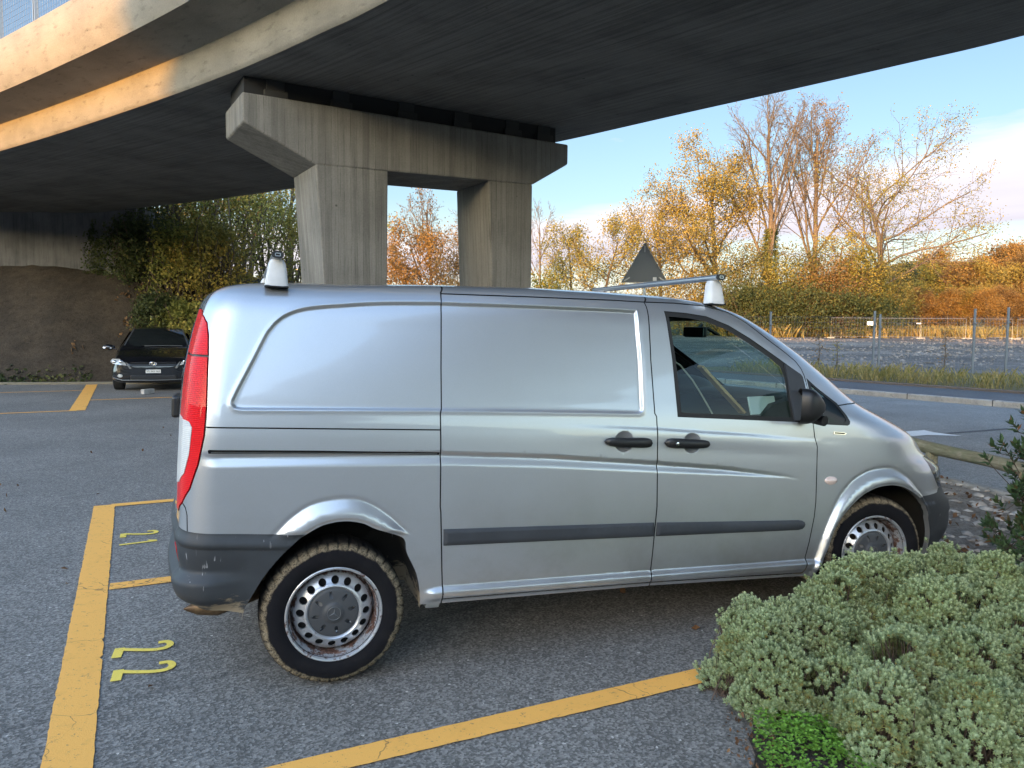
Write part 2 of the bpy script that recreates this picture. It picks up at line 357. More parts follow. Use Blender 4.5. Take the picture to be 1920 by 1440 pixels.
# gravel lot and verge rise gently away from the road
def terr(name, xs, ys, f, m, smooth_=True):
    X, Y = np.meshgrid(xs, ys, indexing='ij'); Z = f(X, Y); n, k = X.shape
    V = np.c_[X.ravel(), Y.ravel(), Z.ravel()]; I = np.arange(n*k).reshape(n, k)
    F = np.stack([I[:-1, :-1], I[1:, :-1], I[1:, 1:], I[:-1, 1:]], -1).reshape(-1, 4)
    return mesh_np(name, V, F, m, smooth=smooth_)
def vnoise(X, Y, s, seed=0):
    return (np.sin(X*s*1.3+seed)*np.cos(Y*s*1.1-seed*2)+np.sin(X*s*2.7+Y*s*1.9+seed*3)*.5+np.sin(-X*s*4.1+Y*s*5.3+seed)*.3+np.cos(X*s*9.1+seed*5)*np.sin(Y*s*8.3)*.18)/1.98
def lot_z(X, Y): return .06+np.clip((Y-30)/52, 0, 1.3)*1.0
o = terr('gravel_lot', np.linspace(4, 120, 150), np.linspace(24, 82, 110),
     lambda X, Y: np.where(rn[0]*(X-9)+rn[1]*(Y-20.05) > 3.6, lot_z(X, Y)+.10*vnoise(X, Y, .5)*np.clip((Y-29)/5, 0, 1)+.12*np.clip(vnoise(X, Y, 1.3, 2), 0, 1)*np.clip((Y-32)/6, 0, 1), -.3), M['gravel'])
tag(o, kind='structure')
o = terr('verge', np.linspace(4, 60, 90), np.linspace(0, 34, 90),
     lambda X, Y: np.where((rn[0]*(X-9)+rn[1]*(Y-20.05) > 2.85+np.clip(-( (X-9)*rd[0]+(Y-20.05)*rd[1])-8, 0, 40)*.14)&(Y < 30.4-(X-14)*.42), .13+.05*vnoise(X, Y, 2.), -.3), M['verge'])
tag(o, kind='structure')
o = terr('far_field', np.linspace(-60, 260, 80), np.linspace(80, 240, 40), lambda X, Y: 1.0+np.clip((Y-84)/60, 0, 3)*1.2+.3*vnoise(X, Y, .1), M['field'])
tag(o, kind='structure')
# wooded hills in the distance
def bump_ridge(X, Y, s, amp): return amp*(np.abs(vnoise(X, Y, s, 1))+.6*np.abs(vnoise(X, Y, s*2.7, 4)))
o = terr('hills', np.linspace(20, 900, 160), np.linspace(330, 900, 60),
     lambda X, Y: np.clip(12+40*np.exp(-((X-330)/190)**2)*np.clip((Y-330)/240, 0, 1)+6*np.clip((X-200)/400, 0, 2), 0, 80)*np.clip((Y-330)/110, 0, 1), M['hill'])
tag(o, kind='structure')

# earth bank in front of the abutment
FX = [-40, -20, -14.3, -12.0, -8.5, -5, 0, 8]; FY = [21.0, 21.3, 21.6, 22.0, 22.8, 24.5, 29, 38]
def bank_z(X, Y):
    f = np.interp(X, FX, FY); top = np.interp(X, [-40, -15, -11, -6, 2], [3.75, 3.65, 3.5, 3.2, 3.0])
    t = np.clip((Y-f)/4.6, 0, 1); t = t*t*(3-2*t)*.35+t*.65
    return -.05+t*(top+.05)+.10*vnoise(X, Y, 1.1)*np.clip(t*4, 0, 1)+.05*vnoise(X, Y, 3.1, 3)*np.clip(t*4, 0, 1)
tag(terr('bank', np.linspace(-40, 8, 190), np.linspace(20.6, 60, 190), bank_z, M['bank']), kind='structure')
tag(strip('edging', [(x, y-.12) for x, y in zip(FX, FY)][1:6], 0, .12, -.02, .07, mat('mossy_edging', (.17, .15, .11), .9)), 'low pale kerb at the foot of the earth bank behind the car park', 'kerb')
# wooded ridge behind the viewer: it keeps the car park in shade
def ridge(q, t):
    crest = np.interp(q, [-300, -60, -27.5, -25.5, -23, -19.6, -18.4, -14, -12.2, -11.0, -9.5, -4, 10, 25, 45, 80, 300], [15, 16, 16, 17.6, 18.6, 18.2, 13.6, 13.2, 13.6, 15.6, 17.6, 18.2, 17.2, 18.0, 17.0, 19, 16])
    sh = np.exp(-((t+66)/np.where(t > -66, 9.0, 60.))**2)
    return crest*sh+(.30*vnoise(q, t, .9, 2)+.22*vnoise(q, t, 2.3, 5))*sh-.08
qs = np.linspace(-200, 200, 700); ts = np.linspace(-180, -38, 90)
Q, T_ = np.meshgrid(qs, ts, indexing='ij'); Zr = ridge(Q, T_)
sx, sy = -SUN_V.x, -SUN_V.y
Xr = Q*sy+T_*sx; Yr = -Q*sx+T_*sy
I = np.arange(Q.size).reshape(Q.shape); F = np.stack([I[:-1, :-1], I[1:, :-1], I[1:, 1:], I[:-1, 1:]], -1).reshape(-1, 4)
tag(mesh_np('ridge', np.c_[Xr.ravel(), Yr.ravel(), Zr.ravel()], F, M['hill'], smooth=True), kind='structure')

# planting bed (stony soil), bumpy
BED = [(.92, 2.2), (.90, 2.75), (1.02, 3.15), (1.35, 3.46), (2.1, 3.80), (2.75, 4.15), (3.05, 4.75), (2.75, 5.6), (1.7, 7.6), (.4, 10.0), (-2, 14.6), (-1.4, 15.6), (-.2, 14.9)]
def bed_edge(x, y): return seg_dist(x, y, BEDP, True)
NKs = spline(NK, 60); NKs = NKs[(NKs[:, 1] < 15.0) & (NKs[:, 1] > 1.0)]
BEDP = BED[:-2]+[(float(a)-.15, float(b)) for a, b in NKs[::-1]]+[(7.2, .8), (1.2, .8)]

# ------------------------------------------------------------ road paint
def line(name, a, b, w, label, group, m='orange', z=.005, cat='road marking'):
    a = np.array(a); b = np.array(b); t = (b-a)/np.linalg.norm(b-a); nn = np.array([-t[1], t[0]])*w/2
    k = max(2, int(np.linalg.norm(b-a)/.035)); V = []; F = []
    for i in range(k+1):
        c = a+(b-a)*i/k; j1, j2 = [1+rnd.uniform(-.028, .028)-(.10*rnd.random() if rnd.random() < .05 else 0) for _ in range(2)]
        V += [(*(c+nn*j1), z), (*(c-nn*j2), z)]
        if i: F.append((2*i-2, 2*i-1, 2*i+1, 2*i))
    o = mesh_np(name, V, F, M[m])
    if o.data.polygons[0].normal.z < 0: o.data.flip_normals()
    return tag(o, label, cat, group)
G = 'orange bay lines painted on the asphalt'
line('bay_line', (-1.26, 1.95), (-3.775, 6.985), .175, 'wide orange line across the ends of bays 21 and 22 at bottom left', G)
line('bay_line', (-.95, 2.68), (1.06, 3.635), .135, 'orange bay line in front of the van ending under the green bush', G, z=.0055)
line('bay_line', (-2.56, 4.765), (2.1, 6.95), .13, 'short orange bay line separating numbers 21 and 22, running under the van', G, z=.0055)
line('bay_line', (-3.71, 6.98), (.9, 9.25), .115, 'orange bay line beyond number 21, disappearing behind the tail light', G, z=.0055)
line('bay_line', (-11.95, 21.65), (-8.55, 14.93), .28, 'wide orange diagonal line left of the black car', G)
line('bay_line', (-9.62, 17.0), (-5.5, 19.3), .11, 'thin orange line on the asphalt in front of the black car', G, z=.0055)
line('bay_line', (-14.6, 11.6), (-8.56, 14.93), .11, 'thin orange line at the left edge leading to the wide diagonal line', G, z=.0055)
line('bay_line', (-13.9, 18.2), (-10.95, 19.7), .10, 'faint far orange line at the left near the foot of the bank', G, z=.0055)
def stroke(bm, pts, w, z=.005):
    P = spline(np.array(pts), 40) if len(pts) > 2 else np.array(pts, float)
    T = np.gradient(P, axis=0); T /= np.linalg.norm(T, axis=1)[:, None]; nn = np.stack([-T[:, 1], T[:, 0]], 1)*w/2
    A = [bm.verts.new((*p, z)) for p in P+nn]; B = [bm.verts.new((*p, z)) for p in P-nn]
    for i in range(len(P)-1): bm.faces.new((A[i], A[i+1], B[i+1], B[i]))
def digit(strokes, label):
    """stencilled figure: strokes of (points, width) in metres on the asphalt"""
    bm = bmesh.new()
    for k, (P, w) in enumerate(strokes): stroke(bm, P, w, .005+.0006*k)
    o = bm_obj('painted_digit', bm, M['yellow'])
    for q in o.data.polygons:
        if q.normal.z < 0: q.flip()
    return tag(o, label, 'bay number', 'yellow bay numbers')
digit([([(-1.975, 3.715), (-2.015, 3.832)], .046), ([(-2.02, 3.815), (-1.92, 3.812), (-1.835, 3.815), (-1.785, 3.84), (-1.778, 3.885), (-1.81, 3.918), (-1.85, 3.905)], .034)], 'first yellow figure 2 of number 22, nearer the van bumper')
digit([([(-1.848, 3.465), (-1.892, 3.582)], .046), ([(-1.895, 3.563), (-1.80, 3.560), (-1.71, 3.568), (-1.662, 3.595), (-1.658, 3.638), (-1.69, 3.672), (-1.732, 3.657)], .034)], 'second yellow figure 2 of number 22, nearest the viewer')
digit([([(-3.055, 5.905), (-3.105, 6.015)], .045), ([(-3.10, 6.005), (-3.02, 6.002), (-2.93, 6.008), (-2.875, 6.032), (-2.87, 6.075), (-2.91, 6.11), (-2.95, 6.09)], .034)], 'yellow figure 2 of number 21')
digit([([(-2.975, 5.695), (-2.75, 5.83)], .032), ([(-2.757, 5.832), (-2.825, 5.832)], .028)], 'thin yellow figure 1 of number 21')
bm = bmesh.new(); vs = [bm.verts.new((x, y, .009)) for x, y in [(6.2, 12.3), (6.55, 12.61), (6.97, 12.81), (6.98, 12.52), (7.2, 12.12), (6.69, 12.2), (6.39, 12.05)]]; bm.faces.new(vs)
o = bm_obj('road_arrow', bm, M['white_paint']); tag(o, 'white arrow head painted on the road beyond the van bonnet', 'road marking')
if o.data.polygons[0].normal.z < 0: o.data.flip_normals()
line('worn_line', (7.1, 12.4), (8.6, 13.1), .10, 'faint worn pale line on the road beside the white arrow', None, 'pave', .009)

# ------------------------------------------------------------ overpass
near = spline([(-24.5, 25.7), (-20, 22.9), (-15.5, 19.95), (-11.22, 17.0), (-8.74, 15.23), (-6.21, 13.32), (-4.56, 12.0), (-3.49, 11.07), (-2.51, 10.16), (-1.75, 9.43), (.1, 7.45), (2.0, 4.9), (3.7, 1.6), (5.0, -3), (5.9, -10), (6.2, -24)], 200)
far = spline([(-22, 30.5), (-17.5, 28.2), (-13.33, 25.87), (-9.09, 23.47), (-5.93, 21.42), (-2.4, 18.9), (.0, 16.85), (1.21, 15.79), (3.17, 13.8), (4.55, 12.44), (5.66, 11.31), (6.64, 10.25), (8.6, 7.6), (10.3, 4.2), (11.6, -1), (12.5, -9), (12.9, -24)], 400)
# match stations by nearest distance order
sf = np.linspace(0, 1, 200); lf = np.r_[0, np.cumsum(np.linalg.norm(np.diff(far, axis=0), axis=1))]; ln = np.r_[0, np.cumsum(np.linalg.norm(np.diff(near, axis=0), axis=1))]
far = np.c_[np.interp(ln/ln[-1]*lf[-1], lf, far[:, 0]), np.interp(ln/ln[-1]*lf[-1], lf, far[:, 1])]
def outward(P, other):
    T = np.gradient(P, axis=0); T /= np.linalg.norm(T, axis=1)[:, None]; nn = np.stack([T[:, 1], -T[:, 0]], 1)
    s = np.sign(((P-other)*nn).sum(1)); return nn*s[:, None]
bridge = empty('overpass', (0, 0, 0), label='curving grey concrete road overpass crossing above the silver van and car park', cat='bridge')
def sweep(name, P, nn, prof, m, parent, u=ln):
    V = []; UV = []; k = 0; cum = 0
    for i, (w, z) in enumerate(prof):
        if i: cum += math.hypot(w-prof[i-1][0], z-prof[i-1][1])
        V.append(np.c_[P+nn*w, np.full(len(P), z)]); UV.append(np.c_[u, np.full(len(P), cum)])
    V = np.concatenate(V); UV = np.concatenate(UV); n = len(P); F = []
    for k in range(len(prof)-1):
        I = np.arange(n-1); F.append(np.stack([k*n+I, k*n+I+1, (k+1)*n+I+1, (k+1)*n+I], 1))
    return mesh_np(name, V, np.concatenate(F), m, parent, uv=UV)
on, of = outward(near, far), outward(far, near)
# soffit: strips from near to far
V = []; UV = []; K = 9
for j in range(K):
    t = j/(K-1); p = (near-on*.07)*(1-t)+(far-of*.07)*t; V.append(np.c_[p, np.full(len(p), 5.5)]); UV.append(np.c_[ln, np.full(len(p), t*6.5)])
V = np.concatenate(V); UV = np.concatenate(UV); n = len(near); I = np.arange(n-1)
F = np.concatenate([np.stack([k*n+I, (k+1)*n+I, (k+1)*n+I+1, k*n+I+1], 1) for k in range(K-1)])
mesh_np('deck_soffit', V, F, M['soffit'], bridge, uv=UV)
for P, nn, nm in ((near, on, 'near'), (far, of, 'far')):
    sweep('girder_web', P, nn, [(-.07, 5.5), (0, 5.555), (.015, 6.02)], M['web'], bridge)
    sweep('cantilever', P, nn, [(.015, 6.02), (.78, 6.17), (.785, 6.15), (.81, 6.15)], M['web'], bridge)
    sweep('edge_beam', P, nn, [(.81, 6.15), (.96, 6.40), (.965, 6.99), (.94, 7.01), (.70, 7.01), (.68, 6.6)], M['web'], bridge)
V = np.concatenate([np.c_[near+on*.68, np.full(n, 6.6)], np.c_[far+of*.68, np.full(n, 6.6)]])
mesh_np('carriageway', V, np.stack([I, I+1, n+I+1, n+I], 1), M['road'], bridge)
# railing on the near edge beam
railP = near+on*.83; sel = np.where((railP[:, 0] > -19) & (railP[:, 0] < -4.5))[0]
Pr = railP[sel]; sr = np.r_[0, np.cumsum(np.linalg.norm(np.diff(Pr, axis=0), axis=1))]
ip = lambda s: np.array([np.interp(s, sr, Pr[:, 0]), np.interp(s, sr, Pr[:, 1])])
s = .35
while s < sr[-1]:
    bm = bmesh.new(); a, b_ = ip(s), ip(s+.05); t = (b_-a)/np.linalg.norm(b_-a); rot = Matrix.Rotation(math.atan2(t[1], t[0]), 3, 'Z')
    for dx in (-.035, .035): bm_box(bm, (a[0]+t[0]*dx, a[1]+t[1]*dx, 7.56), (.018, .07, 1.1), rot)
    bm_box(bm, (a[0], a[1], 7.02), (.16, .14, .02), rot)
    bm_obj('railing_post', bm, M['galv'], bridge); s += 1.52
bm = bmesh.new(); bm_tube(bm, [(*ip(q), 8.1) for q in np.linspace(0, sr[-1], 30)], .03, 8); bm_obj('hand_rail', bm, M['galv'], bridge)
bm = bmesh.new()
for z in np.arange(7.08, 8.08, .10): bm_tube(bm, [(*ip(q), z) for q in np.linspace(0, sr[-1], 16)], .0016, 3, False)
for q in np.arange(0, sr[-1], .10):
    a = ip(q); bm_tube(bm, [(a[0], a[1], 7.06), (a[0], a[1], 8.08)], .0016, 3, False)
bm_obj('wire_mesh', bm, M['steel_grey'], bridge)
sweep('guard_rail', near[sel], on[sel], [(.40, 7.0), (.44, 7.04), (.44, 7.10), (.38, 7.15), (.44, 7.20), (.44, 7.27), (.40, 7.31)], M['galv'], bridge, ln[sel])

# pier: cross beam on two tapering columns
e = Vector((.857, .514, 0)).normalized(); nb = Vector((-e.y, e.x, 0)); TB = 1.30
pier = empty('bridge_pier', (-4.08, 11.73, 0), math.atan2(e.y, e.x), 'grey board marked concrete pier with two tapering columns under a cross beam', 'bridge pier')
ax = lambda x, z, d: Vector((x, d, z))
def prism_obj(name, poly, d0, d1, m, parent, bevel=.03):
    bm = bmesh.new(); bm_prism(bm, poly, ax, d0, d1); bmesh.ops.recalc_face_normals(bm, faces=bm.faces); return bm_obj(name, bm, m, parent, bevel=bevel, seg=2)
prism_obj('cross_beam', [(0, 5.19), (0, 4.75), (1.10, 4.24), (5.18, 4.34), (5.97, 4.80), (5.97, 5.17)], 0, TB, M['pier'], pier)
prism_obj('column', [(1.103, 4.255), (1.37, 0), (2.27, 0), (2.33, 4.28)], .004, TB-.004, M['pier'], pier)
prism_obj('column', [(4.243, 4.325), (4.40, 0), (5.16, 0), (5.177, 4.345)], .004, TB-.004, M['pier'], pier)
for s in (.55, 1.6, 2.75, 3.8, 4.85, 5.55):
    bm = bmesh.new(); bm_box(bm, (s, .36, 5.26), (.36, .40, .15)); bm_box(bm, (s, .36, 5.41), (.28, .32, .18))
    bm_obj('bearing', bm, M['rubber_pad'], pier, bevel=.01)
bm = bmesh.new(); bm_box(bm, (2.95, .73, 5.335), (5.75, 1.0, .32)); bm_obj('gap_shade_slab', bm, M['black'], pier)  # black slab filling the bearing gap, with the gap's shade put in as colour

# abutment at the far left end
ab = empty('abutment', (-12.7, 26.15, 0), label='dark weathered concrete abutment wall on top of the earth bank at left', cat='abutment')
bm = bmesh.new(); bm_box(bm, (-7.3, .5, 4.35), (14.4, .8, 2.62)); bm_obj('front_wall', bm, M['abut'], ab, bevel=.03)
bm = bmesh.new(); bm_box(bm, (-.02, 2.9, 4.33), (.5, 5.8, 2.55)); bm_box(bm, (-.55, .06, 4.33), (1.1, .3, 2.55)); bm_obj('wing_wall', bm, M['abut'], ab, bevel=.02)
# ============================================================ silver van
# van frame: a forward (0 = rear hub), v outward to the right side (the side seen), b up.  Blender local: x = a, y = -v, z = b
# ---- van body surface, van frame: a forward (0 = rear hub), v toward the right side, b up
def smooth(x,e0,e1):
    t=np.clip((x-e0)/(e1-e0),0,1); return t*t*(3-2*t)
V_W=np.array([(.2,.900),(.30,.925),(.45,.945),(.62,.954),(.80,.957),(1.0,.956),(1.15,.950),(1.28,.935),(1.4,.912),(1.55,.882),(1.7,.850),(1.80,.825),(1.85,.800),(1.885,.762),(1.91,.705),(1.928,.62),(1.94,.50)])
V_R=np.array([(.2,-.60),(.40,-.68),(.50,-.73),(.65,-.745),(.80,-.74),(1.0,-.738),(1.2,-.733),(1.4,-.720),(1.6,-.694),(1.74,-.668),(1.82,-.648),(1.87,-.620),(1.90,-.575),(1.92,-.50),(1.94,-.32)])
V_F=np.array([(.2,3.944),(0.45,4.044),(0.6,4.131),(0.75,4.115),(0.85,4.056),(0.95,4.041),(1.05,3.886),(1.15,3.791),(1.25,3.579),(1.35,3.314),(1.5,3.063),(1.65,2.816),(1.8,2.512),(1.88,2.325),(1.92,2.17),(1.94,2.06)])
V_A=np.array([(.2,.72),(.9,.72),(1.1,.74),(1.25,.74),(1.35,.72),(1.6,.62),(1.85,.44),(1.94,.36)])
V_N=np.array([(.2,2.5),(1.0,2.5),(1.25,2.7),(1.4,3.0),(1.8,3.2),(1.94,2.6)])
def _pch(T):
    x,y=T[:,0],T[:,1]; h=np.diff(x); d=np.diff(y)/h; m=np.zeros(len(x)); m[0]=d[0]; m[-1]=d[-1]
    for i in range(1,len(x)-1):
        if d[i-1]*d[i]>0:
            w1=2*h[i]+h[i-1]; w2=h[i]+2*h[i-1]; m[i]=(w1+w2)/(w1/d[i-1]+w2/d[i])
    def f(q):
        q=np.clip(np.asarray(q,float),x[0],x[-1]); i=np.clip(np.searchsorted(x,q)-1,0,len(x)-2)
        t=(q-x[i])/h[i]; 
        return (1+2*t)*(1-t)**2*y[i]+t*(1-t)**2*h[i]*m[i]+t*t*(3-2*t)*y[i+1]+t*t*(t-1)*h[i]*m[i+1]
    return f
def roof_drop(a,b0):
    D=np.interp(a,[-.75,-.45,0,.45,1.0,1.4,1.8,2.4],[.085,.070,.058,.030,.006,0,0,.0])
    return D*smooth(b0,1.35,1.86)
NB=90; V_B=np.concatenate([np.linspace(.2,1.7,50),np.linspace(1.72,1.88,20),np.linspace(1.884,1.94,20)])
def slices():
    tab=[]
    fF,fA,fN,fW,fR=[_pch(T) for T in (V_F,V_A,V_N,V_W,V_R)]
    for b in V_B:
        F,A,n,W,R=float(fF(b)),float(fA(b)),float(fN(b)),float(fW(b)),float(fR(b))
        rr=min(.17,W*.5); nr=2.3; bow=.06*W/.95           # rear corner + slight bow of the tailgate
        a0=F-A
        th=np.linspace(0,np.pi/2,140); 
        fx=a0+A*np.sin(th)**(2/n); fv=W*np.cos(th)**(2/n)   # side -> front centre
        ra=R+bow+rr; th2=np.linspace(0,np.pi/2,60)
        rx=ra-rr*np.sin(th2)**(2/nr); rv=(W-rr)+rr*np.cos(th2)**(2/nr)
        cv=np.linspace(W-rr,0,40)[1:]; cx=R+bow*(cv/(W-rr))**2
        rx=np.concatenate([rx,cx]); rv=np.concatenate([rv,cv])
        X=np.concatenate([rx[::-1],np.linspace(ra,a0,60)[1:-1],fx]); Vv=np.concatenate([rv[::-1],np.full(58,W),fv])
        s=np.concatenate([[0],np.cumsum(np.hypot(np.diff(X),np.diff(Vv)))])
        k=np.argmin(np.where(Vv>=W-1e-6,abs(X),9)); s-= s[k]-X[k]   # q equals a on the straight side
        tab.append((s,X,Vv))
    return tab
V_TAB=slices()
V_Q0=np.array([t[0][0] for t in V_TAB]); V_Q1=np.array([t[0][-1] for t in V_TAB])
NT=700
# resample on normalised q for bilinear lookup
_T=np.linspace(0,1,NT)
V_GA=np.array([np.interp(V_Q0[i]+_T*(V_Q1[i]-V_Q0[i]),V_TAB[i][0],V_TAB[i][1]) for i in range(NB)])
V_GV=np.array([np.interp(V_Q0[i]+_T*(V_Q1[i]-V_Q0[i]),V_TAB[i][0],V_TAB[i][2]) for i in range(NB)])
def qlim(b): return np.interp(b,V_B,V_Q0),np.interp(b,V_B,V_Q1)
def S0(q,b):
    q=np.asarray(q,float); b=np.asarray(b,float)
    i=np.clip(np.searchsorted(V_B,b)-1,0,NB-2); w=np.clip((b-V_B[i])/(V_B[i+1]-V_B[i]),0,1)
    def look(j,G):
        t=np.clip((q-V_Q0[j])/(V_Q1[j]-V_Q0[j]),0,1)*(NT-1); k=np.clip(t.astype(int),0,NT-2); f=t-k
        return G[j,k]*(1-f)+G[j,k+1]*f
    a=look(i,V_GA)*(1-w)+look(i+1,V_GA)*w; v=look(i,V_GV)*(1-w)+look(i+1,V_GV)*w
    return np.stack([a,v,b-roof_drop(a,b)],-1)
def poly_interp(P):
    P = np.array(P); return lambda x: np.interp(x, P[:, 0], P[:, 1])
# feature curves in (q, b)
S1 = [(.515, 1.925), (.482, 1.887), (.476, 1.853), (.470, 1.507), (.470, 1.304), (.461, 1.28), (.474, .836), (.478, .81), (.496, .538), (.505, .433), (.503, .350)]
S2 = [(1.66, 1.915), (1.611, 1.880), (1.611, 1.857), (1.61, 1.572), (1.62, 1.294), (1.631, 1.277), (1.639, 1.059), (1.652, .801), (1.648, .691), (1.642, .441), (1.641, .350)]
GUT = [(.482, 1.883), (1.02, 1.875), (1.610, 1.882)]
DTOP = [(1.610, 1.882), (1.8, 1.888), (1.99, 1.884), (2.14, 1.858), (2.256, 1.8), (2.381, 1.718), (2.502, 1.646), (2.575, 1.597), (2.606, 1.555), (2.616, 1.52)]
S3 = [(2.616, 1.52), (2.632, 1.40), (2.649, 1.236), (2.657, 1.174), (2.676, 1.117), (2.683, .955), (2.690, .80), (2.687, .711), (2.667, .565), (2.65, .472), (2.656, .441), (2.639, .384)]
DBOT = [(.503, .386), (1.641, .396), (2.639, .384)]
SLOTSEAM = [(-.571, 1.207), (.461, 1.202)]
FUEL = [(-.693, .867), (-.668, .85), (-.655, .82), (-.650, .745)]
COWL = [(2.85, 1.352), (2.94, 1.359), (3.14, 1.362)]
TAILGATE = [(-.955, .75), (-.955, 1.84)]
RARCH = [(-.405, .34), (-.392, .40), (-.349, .486), (-.295, .575), (-.192, .692), (-.099, .757), (-.03, .780), (.04, .785), (.11, .772), (.164, .746), (.283, .702), (.312, .675), (.322, .62), (.371, .52), (.395, .42), (.40, .34)]
FARCH = [(2.722, .33), (2.739, .40), (2.787, .52), (2.821, .627), (2.883, .724), (2.997, .825), (3.104, .874), (3.20, .888), (3.26, .886), (3.342, .867), (3.449, .808), (3.512, .734), (3.564, .627), (3.593, .489), (3.60, .33)]
RFL = [(-.30, .70), (-.275, .737), (-.209, .806), (-.117, .864), (.015, .886), (.121, .869), (.224, .807), (.305, .733), (.34, .70)]
FFL = [(2.665, .33), (2.70, .42), (2.717, .463), (2.753, .591), (2.83, .775), (2.928, .9), (3.022, .957), (3.10, .980), (3.20, .988), (3.267, .977), (3.37, .927), (3.445, .864), (3.50, .816), (3.56, .74)]
REC = [(1.546, 1.833), (1.548, 1.71), (1.555, 1.57), (1.555, 1.320), (1.548, 1.298), (1.530, 1.289), (.98, 1.291), (.465, 1.291), (-.43, 1.283), (-.458, 1.287), (-.474, 1.305), (-.474, 1.325), (-.461, 1.355), (-.402, 1.495), (-.342, 1.656), (-.318, 1.702), (-.293, 1.738), (-.243, 1.78), (-.155, 1.812), (-.005, 1.832), (.19, 1.843), (.474, 1.842), (1.008, 1.832), (1.50, 1.834)]
_k = REC.index((-.474, 1.325)); REC = REC[:_k]+[tuple(map(float, p)) for p in spline(REC[_k:-2], 60)]+REC[-2:]
SW_T = poly_interp([(-.6, 1.098), (.467, 1.101), (.992, 1.084), (1.635, 1.043), (2.05, 1.013), (2.496, .962), (2.638, .937)])
SW_B = poly_interp([(-.6, 1.028), (.469, 1.030), (.994, 1.012), (1.638, .979), (2.053, .96), (2.498, .938), (2.64, .930)])
RARCH, FARCH, RFL, FFL = [[tuple(map(float, p)) for p in spline(P, 70)] for P in (RARCH, FARCH, RFL, FFL)]
CR = poly_interp([(.9, 1.235), (1.631, 1.212), (2.152, 1.186), (2.603, 1.158), (3.215, 1.108), (3.6, 1.02)])
SILL = poly_interp([(.4, .425), (.506, .436), (1.641, .447), (2.648, .455), (2.78, .45)])
TAIL = [(-.93, 1.805), (-.80, 1.80), (-.70, 1.778), (-.63, 1.755), (-.594, 1.72), (-.578, 1.65), (-.572, 1.547), (-.569, 1.292), (-.575, 1.172), (-.599, 1.044), (-.638, .935), (-.693, .865), (-.76, .825), (-.83, .80), (-.95, .80)]
WHITE = [(-.95, 1.229), (-.69, 1.229), (-.655, 1.224), (-.638, 1.20), (-.649, 1.086), (-.679, 1.0), (-.75, .95), (-.95, .92)]
HEAD = [(3.70, 1.040), (3.585, 1.040), (3.590, 1.0), (3.592, .962), (3.647, .9), (3.70, .852), (3.80, .846), (4.18, .862), (4.21, .93), (4.05, 1.02), (3.85, 1.045)]
DWIN = [(1.713, 1.839), (1.85, 1.836), (1.976, 1.825), (2.113, 1.783), (2.254, 1.715), (2.398, 1.634), (2.50, 1.576), (2.585, 1.528), (2.601, 1.515), (2.618, 1.40), (2.632, 1.258), (2.60, 1.254), (1.758, 1.276), (1.740, 1.579)]
GLASS = [(1.738, 1.812), (1.85, 1.810), (1.965, 1.798), (2.10, 1.757), (2.24, 1.689), (2.38, 1.611), (2.445, 1.565), (2.468, 1.51), (2.482, 1.40), (2.502, 1.282), (1.785, 1.300), (1.765, 1.579)]
SAIL = [(2.475, 1.580), (2.50, 1.570), (2.585, 1.524), (2.597, 1.51), (2.614, 1.40), (2.628, 1.262), (2.515, 1.265), (2.497, 1.40), (2.484, 1.52)]
QWIN = [(2.630, 1.505), (2.701, 1.452), (2.842, 1.366), (2.90, 1.292), (2.917, 1.262), (2.912, 1.246), (2.895, 1.238), (2.66, 1.246), (2.650, 1.255)]
SLOT = [(-.563, 1.108), (-.556, 1.111), (-.11, 1.107), (.462, 1.096), (.462, 1.083), (-.11, 1.090), (-.560, 1.094)]
RBT = poly_interp([(-2, .757), (-.75, .757), (-.66, .750), (-.424, .741), (-.243, .731), (0, .731)])
FBT = poly_interp([(3.3, .80), (3.44, .806), (3.67, .822), (3.70, .848), (3.9, .845), (5.4, .845)])
BOT = poly_interp([(-2, .395), (-.80, .392), (-.62, .384), (-.40, .372), (.39, .358), (.52, .361), (1.65, .374), (2.72, .364), (2.73, .34), (3.58, .34), (3.75, .33), (5.4, .33)])
WSB = poly_interp([(1.30, 3.40), (1.36, 3.22), (1.52, 2.965), (1.65, 2.735), (1.74, 2.605), (1.816, 2.43), (1.86, 2.30)])   # not monotone-safe: used via b
def ws_q(b): return np.interp(b, [1.30, 1.36, 1.52, 1.65, 1.74, 1.816, 1.87], [3.42, 3.24, 2.965, 2.735, 2.605, 2.44, 2.33])
HD1, HD2 = (1.440, 1.146), (1.845, 1.138)

